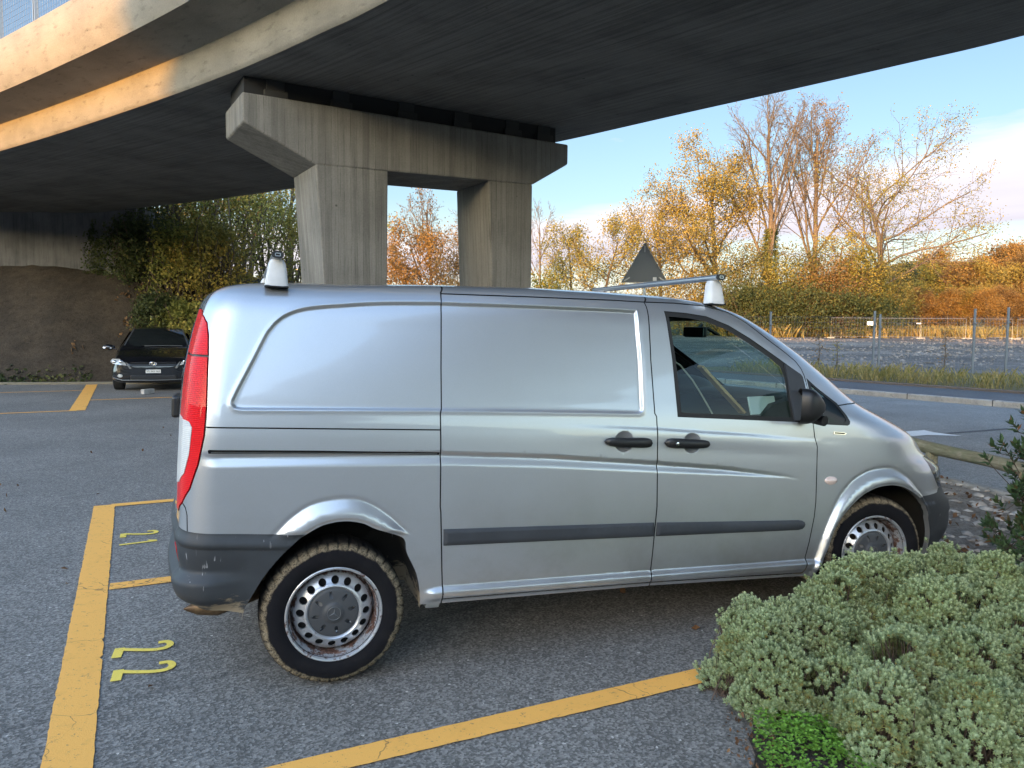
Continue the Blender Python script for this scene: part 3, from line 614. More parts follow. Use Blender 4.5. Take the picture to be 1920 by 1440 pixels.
def disp(q, b):
    q = np.asarray(q, float); b = np.asarray(b, float); d = np.zeros(np.broadcast(q, b).shape)
    near_side = (q > -.7) & (q < 3.7)
    ins = in_poly(q, b, REC); sd = seg_dist(q, b, REC, True)
    d += np.where(ins, -.016*smooth(sd, 0, .013), 0)
    d += .0025*np.exp(-(sd/.012)**2)
    # swage: undercut, then a long lit shoulder returning to the surface
    t, bb = SW_T(q), SW_B(q); hgt = .012*smooth(q, 2.62, 1.9)*smooth(q, -.62, -.5)
    dep = np.where(q < .462, 0., 1.)
    und = smooth(t-b, -.004, .022); ret = smooth(t-b, .018, np.maximum(t-bb, .025))
    d += -hgt*und*(1-ret)*(b < t+.01)*near_side
    # upper crease
    k = CR(q); amp = .0045*smooth(q, .9, 1.9)*smooth(q, 3.0, 2.2)
    d += amp*smooth(k-b, -.012, .014)*smooth(k-b, .11, .03)*near_side
    # sill step
    s = SILL(q); a_ = smooth(q, .40, .47)*smooth(q, 2.80, 2.70)
    d += .020*a_*smooth(s-b, -.012, .018)-.014*a_*smooth(s-b, .038, .066)
    # wheel arch flares
    for ARC, FL, o1 in ((RARCH, RFL, .022), (FARCH, FFL, .026)):
        di = seg_dist(q, b, ARC); do = seg_dist(q, b, FL); poly = FL+[(FL[-1][0], .2), (FL[0][0], .2)]
        inf = in_poly(q, b, poly)
        w = do/(di+do+1e-6)
        up = smooth(b, .70, .74) if ARC is RARCH else smooth(b, .33, .45)*smooth(q, 3.56, 3.46)
        d += (np.where(inf, o1*smooth(w, .0, .72)-.006*smooth(di, .018, .0), 0)-.003*np.exp(-(do/.012)**2))*up
    # sunken dishes behind the handles
    for c in (HD1, HD2):
        r = np.hypot(q-c[0], b-c[1]); d += np.where(r < .056, -.022*np.clip(1-(r/.056)**2, 0, 1), 0)
    # rear bumper form: fascia stands proud, ledge low down
    rb = (q < -.1) & (b < RBT(q)+.004)
    lid = RBT(q)-b
    d += np.where(rb, .014*smooth(lid, 0, .05)-.010*smooth(lid, .055, .075)-.012*smooth(lid, .085, .20)*smooth(q, -.2, -.5)+.045*smooth(b, .575, .52)*smooth(q, -.35, -.62)-.05*smooth(b, .47, .37)*smooth(q, -.35, -.5), 0)
    # front bumper: strip line
    fb = (q > 3.4) & (b < FBT(q)); d += np.where(fb, .012*smooth(b, .775, .757)-.0*smooth(b, .71, .69)+.006*smooth(b, .69, .70)*(b < .72), 0)
    return d
def Sfull(q, b, off=0., use_disp=True):
    q = np.asarray(q, float); b = np.asarray(b, float)
    e = 3e-3
    dq = (S0(q+e, b)-S0(q-e, b)); db = (S0(q, b+e)-S0(q, b-e)); n = np.cross(db, dq)
    n /= np.linalg.norm(n, axis=-1)[..., None]+1e-12
    P = S0(q, b); out_ = (P-np.array([1.3, 0, .9]))*np.array([.55, 1.0, 1.0]); n = np.where(((n*out_).sum(-1) < 0)[..., None], -n, n); h = (disp(q, b) if use_disp else 0)+off
    return P+n*np.broadcast_to(np.asarray(h), q.shape)[..., None], n
def Snorm(q, b, use_disp=True):
    e = 2.0e-3
    q0, q1 = qlim(b); qa, qb_ = np.maximum(q-e, q0), np.minimum(q+e, q1)
    dq = Sfull(qb_, b, 0, use_disp)[0]-Sfull(qa, b, 0, use_disp)[0]; db = Sfull(q, np.minimum(b+e, 1.94), 0, use_disp)[0]-Sfull(q, b-e, 0, use_disp)[0]
    n = np.cross(db, dq); n /= np.linalg.norm(n, axis=1)[:, None]+1e-12
    ref = Sfull(q, b)[1]; s = np.sign((n*ref).sum(1)); s[s == 0] = 1
    return n*s[:, None]
def dens(P, step, closed=False):
    P = list(map(tuple, P))+([tuple(P[0])] if closed else []); out = []
    for p, r in zip(P, P[1:]):
        k = max(1, int(math.hypot(r[0]-p[0], r[1]-p[1])/step))
        out += [(p[0]+(r[0]-p[0])*i/k, p[1]+(r[1]-p[1])*i/k) for i in range(k)]
    if not closed: out.append(P[-1])
    return out
def offset_line(P, d):
    P = np.array(P, float); T = np.gradient(P, axis=0); T /= np.linalg.norm(T, axis=1)[:, None]+1e-12
    return P+np.stack([-T[:, 1], T[:, 0]], 1)*d
def cdt(points, chains):
    V = [Vector(p) for p in points]; E = []
    for ch, closed in chains:
        s = len(V); V += [Vector(p) for p in ch]; k = len(ch)
        E += [(s+i, s+i+1) for i in range(k-1)]+([(s+k-1, s)] if closed else [])
    r = delaunay_2d_cdt(V, E, [], 0, 1e-5, True)
    return np.array([(v.x, v.y) for v in r[0]]), np.array([tuple(f) for f in r[2]], np.int64)
def set_normals(me, N_):
    me.polygons.foreach_set('use_smooth', np.ones(len(me.polygons), bool))
    me.normals_split_custom_set_from_vertices([tuple(n) for n in N_])
def van_mesh(name, P, Nr, T, m, parent, mirror=False):
    """P in (a,v,b); builds local mesh, right side (or mirrored)"""
    s = 1. if mirror else -1.
    V = np.c_[P[:, 0], P[:, 1]*s, P[:, 2]]; Nn = np.c_[Nr[:, 0], Nr[:, 1]*s, Nr[:, 2]]
    used = np.unique(T); mp = np.full(len(V), -1); mp[used] = np.arange(len(used)); T = mp[T]; V = V[used]; Nn = Nn[used]
    fn = np.cross(V[T[:, 1]]-V[T[:, 0]], V[T[:, 2]]-V[T[:, 0]]); flip = (fn*Nn[T[:, 0]]).sum(1) < 0
    T = T.copy(); T[flip] = T[flip][:, ::-1]
    ar = np.linalg.norm(np.cross(V[T[:, 1]]-V[T[:, 0]], V[T[:, 2]]-V[T[:, 0]]), axis=1); T = T[ar > 1e-10]
    o = mesh_np(name, V, T, m, parent); set_normals(o.data, Nn); return o

# ---------------- materials of the van
def paint(name, base, rough=.33, metal=.75):
    m = mat(name, base, rough, metal, coat=1.0, coat_rough=.035); b = bsdf(m); v = coords(m)
    fl = noise(m, v, 900, 2, .6); dirt = noise(m, v, 3.0, 6, .65); sepz = N(m.node_tree, 'ShaderNodeSeparateXYZ'); L(m, v, sepz.inputs[0])
    low = rmp(m, sepz.outputs['Z'], [(.36, 1.0), (.62, .45), (1.0, .10)])
    mk = N(m.node_tree, 'ShaderNodeMath', operation='MULTIPLY'); L(m, low, mk.inputs[0]); L(m, rmp(m, dirt, [(.42, .12), (.72, .75)]), mk.inputs[1])
    c = mixc(m, 1.0, base, rmp(m, fl, [(.3, .90), (.7, 1.08)]), 'MULTIPLY'); c = mixc(m, mk.outputs[0], c, (.27, .25, .22)); L(m, c, b.inputs['Base Color'])
    r = N(m.node_tree, 'ShaderNodeMath', operation='MULTIPLY_ADD', inp={1: .35, 2: .03}); L(m, mk.outputs[0], r.inputs[0]); L(m, r.outputs[0], b.inputs['Coat Roughness'])
    return m
M['silver'] = paint('silver_paint', (.47, .49, .515), .35, .70)
M['shell'] = mat('dark_interior', (.016, .017, .018), .85)
def plastic(name, base, mud=True):
    m = mat(name, base, .55, spec=.4); v = coords(m); f = noise(m, v, 260, 3, .6); g = noise(m, v, 5, 5, .6)
    c = mixc(m, rmp(m, g, [(.45, 0.), (.75, .35)]), base, tuple(x*1.9 for x in base))
    if mud:
        sp = N(m.node_tree, 'ShaderNodeSeparateXYZ'); L(m, v, sp.inputs[0])
        vs = coords(m, 'Object', (9, 9, 26), (0, R(38), 0)); s = noise(m, vs, 1.0, 6, .7)
        hz = rmp(m, sp.outputs['Z'], [(.37, .46), (.43, .30), (.52, .05), (.8, 0.)]); fx = rmp(m, sp.outputs['X'], [(0, 0), (1, 1)])
        ad = N(m.node_tree, 'ShaderNodeMath', operation='ADD'); L(m, s, ad.inputs[0]); L(m, hz, ad.inputs[1])
        c = mixc(m, rmp(m, ad.outputs[0], [(.80, 0.), (.90, .85)]), c, (.28, .225, .15))
        vl = coords(m, 'Object', (60, 60, 4.5), (0, R(-42), 0)); sc = noise(m, vl, 1.0, 3, .5); gate = noise(m, v, 4.2, 2)
        mu = N(m.node_tree, 'ShaderNodeMath', operation='MULTIPLY'); L(m, rmp(m, sc, [(.655, 0.), (.69, 1.)]), mu.inputs[0]); L(m, rmp(m, gate, [(.50, 0.), (.57, .8)]), mu.inputs[1])
        c = mixc(m, mu.outputs[0], c, (.35, .35, .36))
    L(m, c, bsdf(m).inputs['Base Color']); bump(m, f, .12, .002); return m
M['bumper'] = plastic('grey_plastic', (.030, .034, .039)); M['trim'] = plastic('trim_plastic', (.032, .036, .043), False)
M['blackp'] = mat('black_plastic', (.010, .010, .011), .42)
M['rubber'] = mat('rubber_seal', (.012, .012, .012), .6)
def glass(name, tint, rough=.01):
    m = bpy.data.materials.new(name); m.use_nodes = True; t = m.node_tree; t.nodes.clear()
    o = N(t, 'ShaderNodeOutputMaterial'); tr = N(t, 'ShaderNodeBsdfTransparent', inp={'Color': (*tint, 1)}); gl = N(t, 'ShaderNodeBsdfGlossy', inp={'Roughness': rough})
    fr = N(t, 'ShaderNodeFresnel'); ge = N(t, 'ShaderNodeNewGeometry'); io = N(t, 'ShaderNodeMapRange', inp={3: 1.38, 4: 1/1.38}); t.links.new(ge.outputs['Backfacing'], io.inputs[0]); t.links.new(io.outputs[0], fr.inputs[0]); mxs = N(t, 'ShaderNodeMixShader'); t.links.new(fr.outputs[0], mxs.inputs[0]); t.links.new(tr.outputs[0], mxs.inputs[1]); t.links.new(gl.outputs[0], mxs.inputs[2]); t.links.new(mxs.outputs[0], o.inputs[0]); return m
M['glass'] = glass('green_glass', (.66, .80, .76)); M['clear'] = glass('clear_glass', (.9, .92, .93)); M['darkglass'] = mat('privacy_glass', (.008, .01, .011), .03, coat=1.0)
def lens(name, base, ribs=True):
    m = mat(name, base, .35, spec=.12, coat=.22, coat_rough=.02); b = bsdf(m); b.inputs['Subsurface Weight'].default_value = .0
    v = coords(m)
    if ribs:
        w = N(m.node_tree, 'ShaderNodeTexWave', bands_direction='Z', inp={'Scale': 38., 'Distortion': .0}); L(m, v, w.inputs['Vector'])
        c = mixc(m, rmp(m, w.outputs['Fac'], [(.1, 0.), (.6, 1.)]), tuple(x*.80 for x in base), base); L(m, c, b.inputs['Base Color']); bump(m, w.outputs['Fac'], .35, .004)
    return m
M['red'] = lens('red_lens', (.66, .004, .008)); M['red2'] = lens('red_lens_plain', (.55, .004, .008), False); M['white_lens'] = lens('clear_ribbed_lens', (.62, .62, .60))
M['chrome'] = mat('chrome', (.80, .81, .82), .10, 1.0)
M['mirror'] = mat('mirror_glass', (.75, .85, .88), .02, 1.0)
M['rackwhite'] = plastic('rack_foot_plastic', (.50, .50, .49), False); M['alu'] = mat('brushed_aluminium', (.50, .53, .56), .32, .9)

# ---------------- the body sheet
VAN_TH, VAN_BE, HWID = .339691, .042387, .92
vx, vy = -.8165107, 3.454067
van = empty('van', label='silver panel van with red tail lights and roof bars parked under the overpass', cat='van')
vo_ = Vector((vx, vy, .336))+Matrix.Rotation(VAN_TH, 3, 'Z') @ (Vector((0, HWID, 0))+Matrix.Rotation(VAN_BE, 3, 'Y') @ Vector((0, 0, -.336)))
van.matrix_world = Matrix.Translation(vo_) @ Matrix.Rotation(VAN_TH, 4, 'Z') @ Matrix.Rotation(VAN_BE, 4, 'Y')

pts = []
brow = np.concatenate([np.arange(.345, 1.70, .024), np.arange(1.70, 1.87, .014), np.arange(1.874, 1.936, .006)])
for i, b in enumerate(brow):
    q0, q1 = qlim(b)
    qq = np.concatenate([np.arange(q0+.03, -.85, .05), np.arange(max(q0+.03, -.85), 3.75, .026), np.arange(3.75, q1-.02, .04)])
    qq = qq[(qq < q1-.02)]
    pts += [(x+(.013 if i % 2 else 0)*0, b) for x in qq]
bb = np.linspace(.335, 1.94, 150); rearB = [(float(qlim(b)[0]), float(b)) for b in bb]; frontB = [(float(qlim(b)[1]), float(b)) for b in bb]
topB = [(float(x), 1.94) for x in np.linspace(rearB[-1][0], frontB[-1][0], 220)][1:-1]
chains = [(rearB+topB+frontB[::-1]+[(float(x), .335) for x in np.linspace(frontB[0][0], rearB[0][0], 160)][1:-1], True)]
GAP = .0032
seams = [S1, S2, GUT, DTOP, S3, DBOT, SLOTSEAM, FUEL, COWL, TAILGATE]
for s in seams:
    d = dens(s, .02)
    for k in (-1, 1): chains.append(([tuple(p) for p in offset_line(d, k*GAP)], False))
for P in (TAIL, HEAD, DWIN, QWIN, SLOT): chains.append((dens(P, .02, True), True))
for P in (RARCH, FARCH): chains.append((dens(P, .015), False))
chains.append(([(x, float(RBT(x))) for x in np.linspace(-1.5, -.12, 60) if x > qlim(.75)[0]+.01], False))
chains.append(([(x, float(FBT(x))) for x in np.linspace(3.42, qlim(.845)[1]-.01, 60)], False))
chains.append(([(x, float(BOT(x))) for x in np.linspace(-1.4, 4.4, 260) if qlim(BOT(x))[0]+.01 < x < qlim(BOT(x))[1]-.01], False))
wsl = [(float(ws_q(b)), float(b)) for b in np.linspace(1.31, 1.87, 40)]
chains.append((wsl, False)); chains.append(([(float(x), 1.31) for x in np.linspace(wsl[0][0]+.02, qlim(1.31)[1]-.01, 20)], False)); chains.append(([(float(x), 1.87) for x in np.linspace(wsl[-1][0]+.02, qlim(1.87)[1]-.01, 20)], False))
# extra points where the surface bends quickly
for P, cl in ((REC, True), (RFL, False), (FFL, False)):
    d = dens(P, .016, cl)
    if cl:
        d = np.array(dens(P, .003, True)+[P[0]]); s_ = np.r_[0, np.cumsum(np.hypot(*np.diff(d, axis=0).T))]; g_ = np.arange(0, s_[-1], .010); d = np.c_[np.interp(g_, s_, d[:, 0]), np.interp(g_, s_, d[:, 1])]; T_ = np.roll(d, -1, 0)-np.roll(d, 1, 0); T_ /= np.linalg.norm(T_, axis=1)[:, None]
    for k in (-.03, -.022, -.016, -.0125, -.009, -.006, -.003, .0, .003, .006, .009, .0125, .016, .022, .03, .045): pts += [tuple(p) for p in (d+np.stack([-T_[:, 1], T_[:, 0]], 1)*k if cl else offset_line(d, k))]
for P in (RARCH, FARCH):
    d = dens(P, .016)
    for k in (-.012, -.02, .012, .02): pts += [tuple(p) for p in offset_line(d, k)]
for x in np.arange(-.56, 2.66, .02):
    t, b2 = float(SW_T(x)), float(SW_B(x)); pts += [(x, t-k) for k in (-.006, .0, .006, .012, .018, .024)]+[(x, t+(b2-t)*k) for k in (.5, .7, .85, 1., 1.1)]
    if x > .9: pts += [(x, float(CR(x))-k) for k in (-.012, -.006, 0, .006, .012, .03)]
for x in np.arange(.40, 2.80, .02): pts += [(x, float(SILL(x))-k) for k in (-.014, -.008, -.002, .004, .010, .016, .022, .038, .046, .054, .062)]
for x in np.arange(-1.2, -.2, .02): pts += [(x, float(RBT(x))-k) for k in (.01, .02, .03, .04, .05, .058, .066, .075)]
for c in (HD1, HD2):
    for r in (.0, .02, .035, .045, .051, .0555, .058):
        pts += [(c[0]+r*math.cos(t), c[1]+r*math.sin(t)) for t in np.linspace(0, 2*math.pi, 28, endpoint=False)]
def keep(p):
    q0, q1 = qlim(p[1]); return q0+.004 < p[0] < q1-.004 and .337 < p[1] < 1.938
pts = [p for p in pts if keep(p)]
QB, TRI = cdt(pts, chains)
C = QB[TRI].mean(1); cq, cb_ = C[:, 0], C[:, 1]
q0_, q1_ = qlim(cb_)
drop = (cq < q0_-1e-4) | (cq > q1_+1e-4) | (cb_ < BOT(cq))
drop |= in_poly(cq, cb_, RARCH+[(.40, .2), (-.405, .2)]) | in_poly(cq, cb_, FARCH+[(3.60, .2), (2.722, .2)])
gap = np.zeros(len(TRI), bool)
for s in seams: gap |= seg_dist(cq, cb_, s) < GAP*.98
isT, isH, isD, isQ, isS = [in_poly(cq, cb_, P) for P in (TAIL, HEAD, DWIN, QWIN, SLOT)]
isWS = (cb_ > 1.31) & (cb_ < 1.87) & (cq > ws_q(cb_))
isRB = (cq < -.15) & (cb_ < RBT(cq)); isFB = (cq > 3.40) & (cb_ < FBT(cq))
holes = drop | isT | isH | isD | isQ | isS | isWS
DOORP = S2[1:-1][:]+[(1.641, .396)]+DBOT[2:]+S3[::-1][1:]+DTOP[::-1][1:]
SLIDEP = S1[1:-1]+[(.503, .386), (1.641, .396)]+S2[::-1][1:-1]+GUT[::-1]
inDoor = in_poly(cq, cb_, DOORP) & ~holes & ~gap; inSlide = in_poly(cq, cb_, SLIDEP) & ~holes & ~gap
inRB = isRB & ~drop; inFB = isFB & ~drop & ~isH
inTG = (cq < -.955) & (cb_ > RBT(cq)) & (cb_ < 1.84) & ~holes & ~gap
GRILL = (cq > q1_-.42) & (cb_ > .862) & (cb_ < 1.0)
inBody = ~holes & ~gap & ~inDoor & ~inSlide & ~inRB & ~inFB & ~inTG & ~GRILL
PS, _ = Sfull(QB[:, 0], QB[:, 1]); NS = Snorm(QB[:, 0], QB[:, 1])
PI_, _ = Sfull(QB[:, 0], QB[:, 1], -.022, False)
shellT = ~(drop | isWS | isQ | in_poly(cq, cb_, GLASS) | isD | (cb_ < .43))
parts = {}
for mir in (False, True):
    parts['body', mir] = van_mesh('body', PS, NS, TRI[inBody], M['silver'], van, mir)
    parts['slide', mir] = van_mesh('sliding_door', PS, NS, TRI[inSlide], M['silver'], van, mir)
    parts['door', mir] = van_mesh('front_door', PS, NS, TRI[inDoor], M['silver'], van, mir)
    parts['rb', mir] = van_mesh('rear_bumper', PS, NS, TRI[inRB], M['bumper'], van, mir)
    parts['fb', mir] = van_mesh('front_bumper', PS, NS, TRI[inFB], M['bumper'], van, mir)
    parts['tg', mir] = van_mesh('tailgate', PS, NS, TRI[inTG], M['silver'], van, mir)
    parts['grille', mir] = van_mesh('grille', PS, NS, TRI[GRILL & ~drop], M['blackp'], van, mir)
    parts['shell', mir] = van_mesh('inner_shell', PI_, -NS, TRI[shellT], M['shell'], van, mir)
def join(objs, name):
    """merge meshes that are one part (both halves)"""
    base = objs[0]; bm = bmesh.new()
    for o in objs: bm.from_mesh(o.data)
    V = np.concatenate([np.array([v.co[:] for v in o.data.vertices]) for o in objs]); Nn = np.concatenate([np.array([n.vector[:] for n in o.data.vertex_normals]) for o in objs])
    T = []; k = 0
    for o in objs: T.append(np.array([p.vertices[:] for p in o.data.polygons])+k); k += len(o.data.vertices)
    return V, Nn, np.concatenate(T)
# ---------------- fitted pieces on the body surface
def patch(name, P, off, m, parent=van, mirror=False, step=.03, skirt=0., use_disp=False, edge_round=0., sub=None):
    """piece lying on the body surface over the (q,b) polygon P"""
    d = dens(P, step*.6, True); A = np.array(P); mn, mx_ = A.min(0), A.max(0)
    X, Y = np.meshgrid(np.arange(mn[0], mx_[0], step), np.arange(mn[1], mx_[1], step)); p = np.c_[X.ravel(), Y.ravel()]
    p = p[in_poly(p[:, 0], p[:, 1], P)]; sd = seg_dist(p[:, 0], p[:, 1], P, True); p = p[sd > step*.3]
    ch = [(d, True)]
    if edge_round:
        c = A.mean(0); sgn = 1 if sum((A[i-1][0]*A[i][1]-A[i][0]*A[i-1][1]) for i in range(len(A))) > 0 else -1
        inner = [q for q in offset_line(d+[d[0]], sgn*edge_round)[:-1] if in_poly(q[0], q[1], P)]
        p = np.vstack([p[seg_dist(p[:, 0], p[:, 1], P, True) > edge_round*1.2], np.array(inner)])
    qb, T = cdt([tuple(x) for x in p], ch)
    c = qb[T].mean(1); T = T[in_poly(c[:, 0], c[:, 1], P)]
    h = off if not edge_round else off*smooth(seg_dist(qb[:, 0], qb[:, 1], P, True), -edge_round*.6, edge_round)
    Pp, n = Sfull(qb[:, 0], qb[:, 1], h, use_disp); Nn = Snorm(qb[:, 0], qb[:, 1], use_disp)
    if edge_round:                                         # normals from the mesh itself
        fn = np.cross(Pp[T[:, 1]]-Pp[T[:, 0]], Pp[T[:, 2]]-Pp[T[:, 0]]); fn *= np.sign((fn*Nn[T[:, 0]]).sum(1))[:, None]
        acc = np.zeros_like(Pp)
        for k in range(3): np.add.at(acc, T[:, k], fn)
        Nn = acc/(np.linalg.norm(acc, axis=1)[:, None]+1e-12)
    o = van_mesh(name, Pp, Nn, T, m, parent, mirror)
    if skirt:
        q = np.array(d+[d[0]]); h0 = off if not edge_round else off*smooth(0., -edge_round*.6, edge_round)
        a, nn = Sfull(q[:, 0], q[:, 1], h0, use_disp); b_, _ = Sfull(q[:, 0], q[:, 1], -skirt, use_disp); s = 1. if mirror else -1.
        V = np.vstack([a, b_])*[1, s, 1]; k = len(q); I = np.arange(k-1)
        bmx = bmesh.new(); bmx.from_mesh(o.data)
        vs = [bmx.verts.new(v) for v in V]
        for i in I: bmx.faces.new((vs[i], vs[i+1], vs[k+i+1], vs[k+i]))
        nv = len(o.data.vertices); cn = [tuple(x.vector) for x in o.data.vertex_normals]+[tuple(np.array(x)*[1, s, 1]) for x in nn]*1+[tuple(np.array(x)*[1, s, 1]) for x in nn]
        bmx.to_mesh(o.data); bmx.free(); o.data.polygons.foreach_set('use_smooth', np.ones(len(o.data.polygons), bool)); 
        o.data.set_sharp_from_angle(angle=R(35))
    return o
MOULD1 = [(.4945, .726), (1.0, .7225), (1.640, .717), (1.646, .643), (1.0, .645), (.4985, .646)]
MOULD2 = [(1.656, .717), (2.2, .704), (2.575, .697), (2.60, .694), (2.619, .684), (2.626, .671), (2.622, .657), (2.608, .645), (2.58, .640), (2.2, .641), (1.656, .643)]
def tail_split(P, cut, above):                     # keep the part of P above / below b = cut
    out = []
    for i in range(len(P)):
        p, q = P[i], P[(i+1) % len(P)]
        if (p[1] >= cut) == above: out.append(p)
        if (p[1] >= cut) != (q[1] >= cut):
            t = (cut-p[1])/(q[1]-p[1]); out.append((p[0]+(q[0]-p[0])*t, cut))
    return out
for mir in (False, True):
    D, SL, BD = parts['door', mir], parts['slide', mir], parts['body', mir]
    patch('side_moulding', MOULD1, .012, M['trim'], SL, mir, .03, .004, edge_round=.012)
    patch('side_moulding', MOULD2, .012, M['trim'], D, mir, .03, .004, edge_round=.012)
    # tail light: dark housing, lenses set into it
    tl = patch('tail_light', TAIL, -.006, M['blackp'], van, mir, .03, .02)
    inset = [p for p in offset_line(dens(TAIL, .02, True)+[TAIL[0]], .0065)[:-1]]
    ins = [tuple(p) for p in inset if p[0] > -.925 and in_poly(p[0], p[1], TAIL)]
    if len(ins) < 20: ins = [tuple(p) for p in offset_line(dens(TAIL, .02, True)+[TAIL[0]], -.0065)[:-1] if p[0] > -.925 and in_poly(p[0], p[1], TAIL)]
    up_, lo_ = tail_split(ins, 1.540, True), tail_split(ins, 1.528, False)
    patch('red_lens', up_, .003, M['red'], tl, mir, .03, .008)
    patch('red_lens', lo_, .003, M['red'], tl, mir, .03, .008)
    wp = [p for p in WHITE]; wp = [(max(x, -.915), b) for x, b in wp]
    patch('reversing_lens', wp, .0055, M['white_lens'], tl, mir, .03, .003)
    # windows
    patch('window_frame', DWIN, -.010, M['rubber'], D, mir, .03, .012) if False else None
    ring_pts = dens(DWIN, .02, True); g_ = dens(GLASS, .02, True)
    gx, gy = np.meshgrid(np.arange(1.70, 2.66, .03), np.arange(1.24, 1.86, .03)); gp = np.c_[gx.ravel(), gy.ravel()]
    gp = gp[in_poly(gp[:, 0], gp[:, 1], DWIN) & ~in_poly(gp[:, 0], gp[:, 1], GLASS)]
    qb, T = cdt([tuple(x) for x in gp], [(ring_pts, True), (g_, True)]); c = qb[T].mean(1)
    T = T[in_poly(c[:, 0], c[:, 1], DWIN) & ~in_poly(c[:, 0], c[:, 1], GLASS)]
    for nm, off in (('window_frame', -.004),):
        Pp, n = Sfull(qb[:, 0], qb[:, 1], off, False); fr = van_mesh(nm, Pp, Snorm(qb[:, 0], qb[:, 1], False), T, M['rubber'], D, mir)
    patch('window_sail', SAIL, .006, M['trim'], D, mir, .03, .01)
    patch('window_glass', GLASS, -.014, M['glass'], D, mir, .05)
    patch('quarter_window', QWIN, -.004, M['glass'], van, mir, .05)
    # black rim of the quarter window
    qi = [tuple(np.array(p)*.80+np.array([2.775, 1.33])*.20) for p in QWIN]
    qb, T = cdt([], [(dens(QWIN, .02, True), True), (dens(qi, .02, True), True)]); c = qb[T].mean(1); T = T[in_poly(c[:, 0], c[:, 1], QWIN) & ~in_poly(c[:, 0], c[:, 1], qi)]
    Pp, n = Sfull(qb[:, 0], qb[:, 1], -.002, False); van_mesh('quarter_window_seal', Pp, Snorm(qb[:, 0], qb[:, 1], False), T, M['blackp'], van, mir)
    patch('rail_slot', [(x, b+(.003 if b > 1.098-.012*(x+.56) else -.003)) for x, b in SLOT], -.018, M['black'], van, mir, .03)
    patch('sliding_rail', [(-.55, 1.1005), (.45, 1.0905), (.45, 1.0865), (-.55, 1.0965)], -.008, M['steel_grey'], van, mir, .03, .004)
    # headlight: reflector behind a clear lens
    hl = patch('headlight', HEAD, -.035, M['chrome'], van, mir, .02, 0)
    patch('headlight_lens', HEAD, -.001, M['clear'], hl, mir, .03)
    for cc in ((3.80, .93, .030), (3.93, .945, .035)):
        Pc, nc = Sfull(np.array([cc[0]]), np.array([cc[1]]), -.048, False); s_ = 1. if mir else -1.
        bm = bmesh.new(); bmesh.ops.create_uvsphere(bm, u_segments=14, v_segments=8, radius=cc[2], matrix=Matrix.Translation((Pc[0][0], Pc[0][1]*s_, Pc[0][2]))); bm_obj('bulb_housing', bm, M['white_lens'], hl, True)
    # handles
    for (c0, parent_, k) in ((1.464, SL, 0), (1.816, D, 1)):
        bz = 1.1445 if k == 0 else 1.1380; s_ = 1. if mir else -1.
        P0, n0 = Sfull(np.array([c0]), np.array([bz]), 0, False); vv = float(P0[0][1])
        L_ = .139; prof = []
        bm = bmesh.new()
        rings = []
        nx = 22
        for i in range(nx+1):
            x = -L_+2*L_*i/nx; e_ = min(1., math.sqrt(max(0, 1-(abs(x)/L_)**6)))
            hb = (.0255-.003*x/L_*(1 if k else -1))*e_; out = .030+.014*(1-(x/L_)**2)
            ring = []
            for j in range(12):
                t = 2*math.pi*j/12; cb2, sb2 = math.cos(t), math.sin(t)
                yy = vv+ (out*.5+out*.5*(abs(cb2)**.6)*(1 if cb2 > 0 else -1))*(.55+.45*e_)-.004
                zz = bz+hb*(abs(sb2)**.7)*(1 if sb2 > 0 else -1)-.0035*x/L_
                ring.append(bm.verts.new((c0+x, yy*s_, zz)))
            rings.append(ring)
        for A_, B_ in zip(rings, rings[1:]):
            for j in range(12): bm.faces.new((A_[j], A_[(j+1) % 12], B_[(j+1) % 12], B_[j]))
        bm.faces.new(rings[0]); bm.faces.new(rings[-1][::-1])
        h = bm_obj('door_handle', bm, M['blackp'], parent_, True)
        if k:
            bm = bmesh.new(); bm_lathe(bm, [(.010, 0), (.010, .004), (.0075, .005), (.0, .005)], 16, lambda x, y, hh: Vector((c0-.083+x, s_*(vv+.038+hh), bz+.002+y))); bm_obj('key_lock', bm, M['chrome'], h, True)
    # badge and side repeater on the wing
    bd = patch('wing_badge', [(2.790, 1.203), (2.865, 1.199), (2.882, 1.193), (2.868, 1.186), (2.790, 1.190)], .005, M['chrome'], van, mir, .01, .003)
    patch('badge_panel', [(2.797, 1.2005), (2.862, 1.197), (2.874, 1.1932), (2.862, 1.189), (2.797, 1.1925)], .0062, M['blackp'], bd, mir, .01, .001)
    ell = [(2.787+.043*math.cos(t), .921+.024*math.sin(t)) for t in np.linspace(0, 2*math.pi, 24, endpoint=False)]
    patch('side_indicator', ell, .013, mat('pale_indicator_lens', (.62, .50, .46), .12, coat=1.), van, mir, .012, .003, edge_round=.014)
    # rear reflector on the bumper corner
    patch('bumper_reflector', [(-.87, .652), (-.775, .645), (-.785, .60), (-.80, .575), (-.87, .58)], .003, M['red2'], parts['rb', mir], mir, .02, .002, use_disp=True)
    # windscreen and tailgate window
    wp = [(float(ws_q(b)), float(b)) for b in np.linspace(1.31, 1.87, 24)]
    wc = [(float(qlim(b)[1]), float(b)) for b in np.linspace(1.87, 1.31, 24)]
    patch('windscreen', wp+wc, -.003, M['glass'], van, mir, .06)
    bandp = [(q-.006, b) for q, b in wp]+[(q+.045, b) for q, b in wp[::-1]]; patch('windscreen_band', bandp, -.007, M['blackp'], van, mir, .05)
    patch('rear_window', [(-1.07, 1.36), (float(qlim(1.36)[0])+.002, 1.36), (float(qlim(1.72)[0])+.002, 1.72), (-1.06, 1.72), (-1.045, 1.68), (-1.05, 1.40)], .003, M['darkglass'], parts['tg', mir], mir, .05, .002)
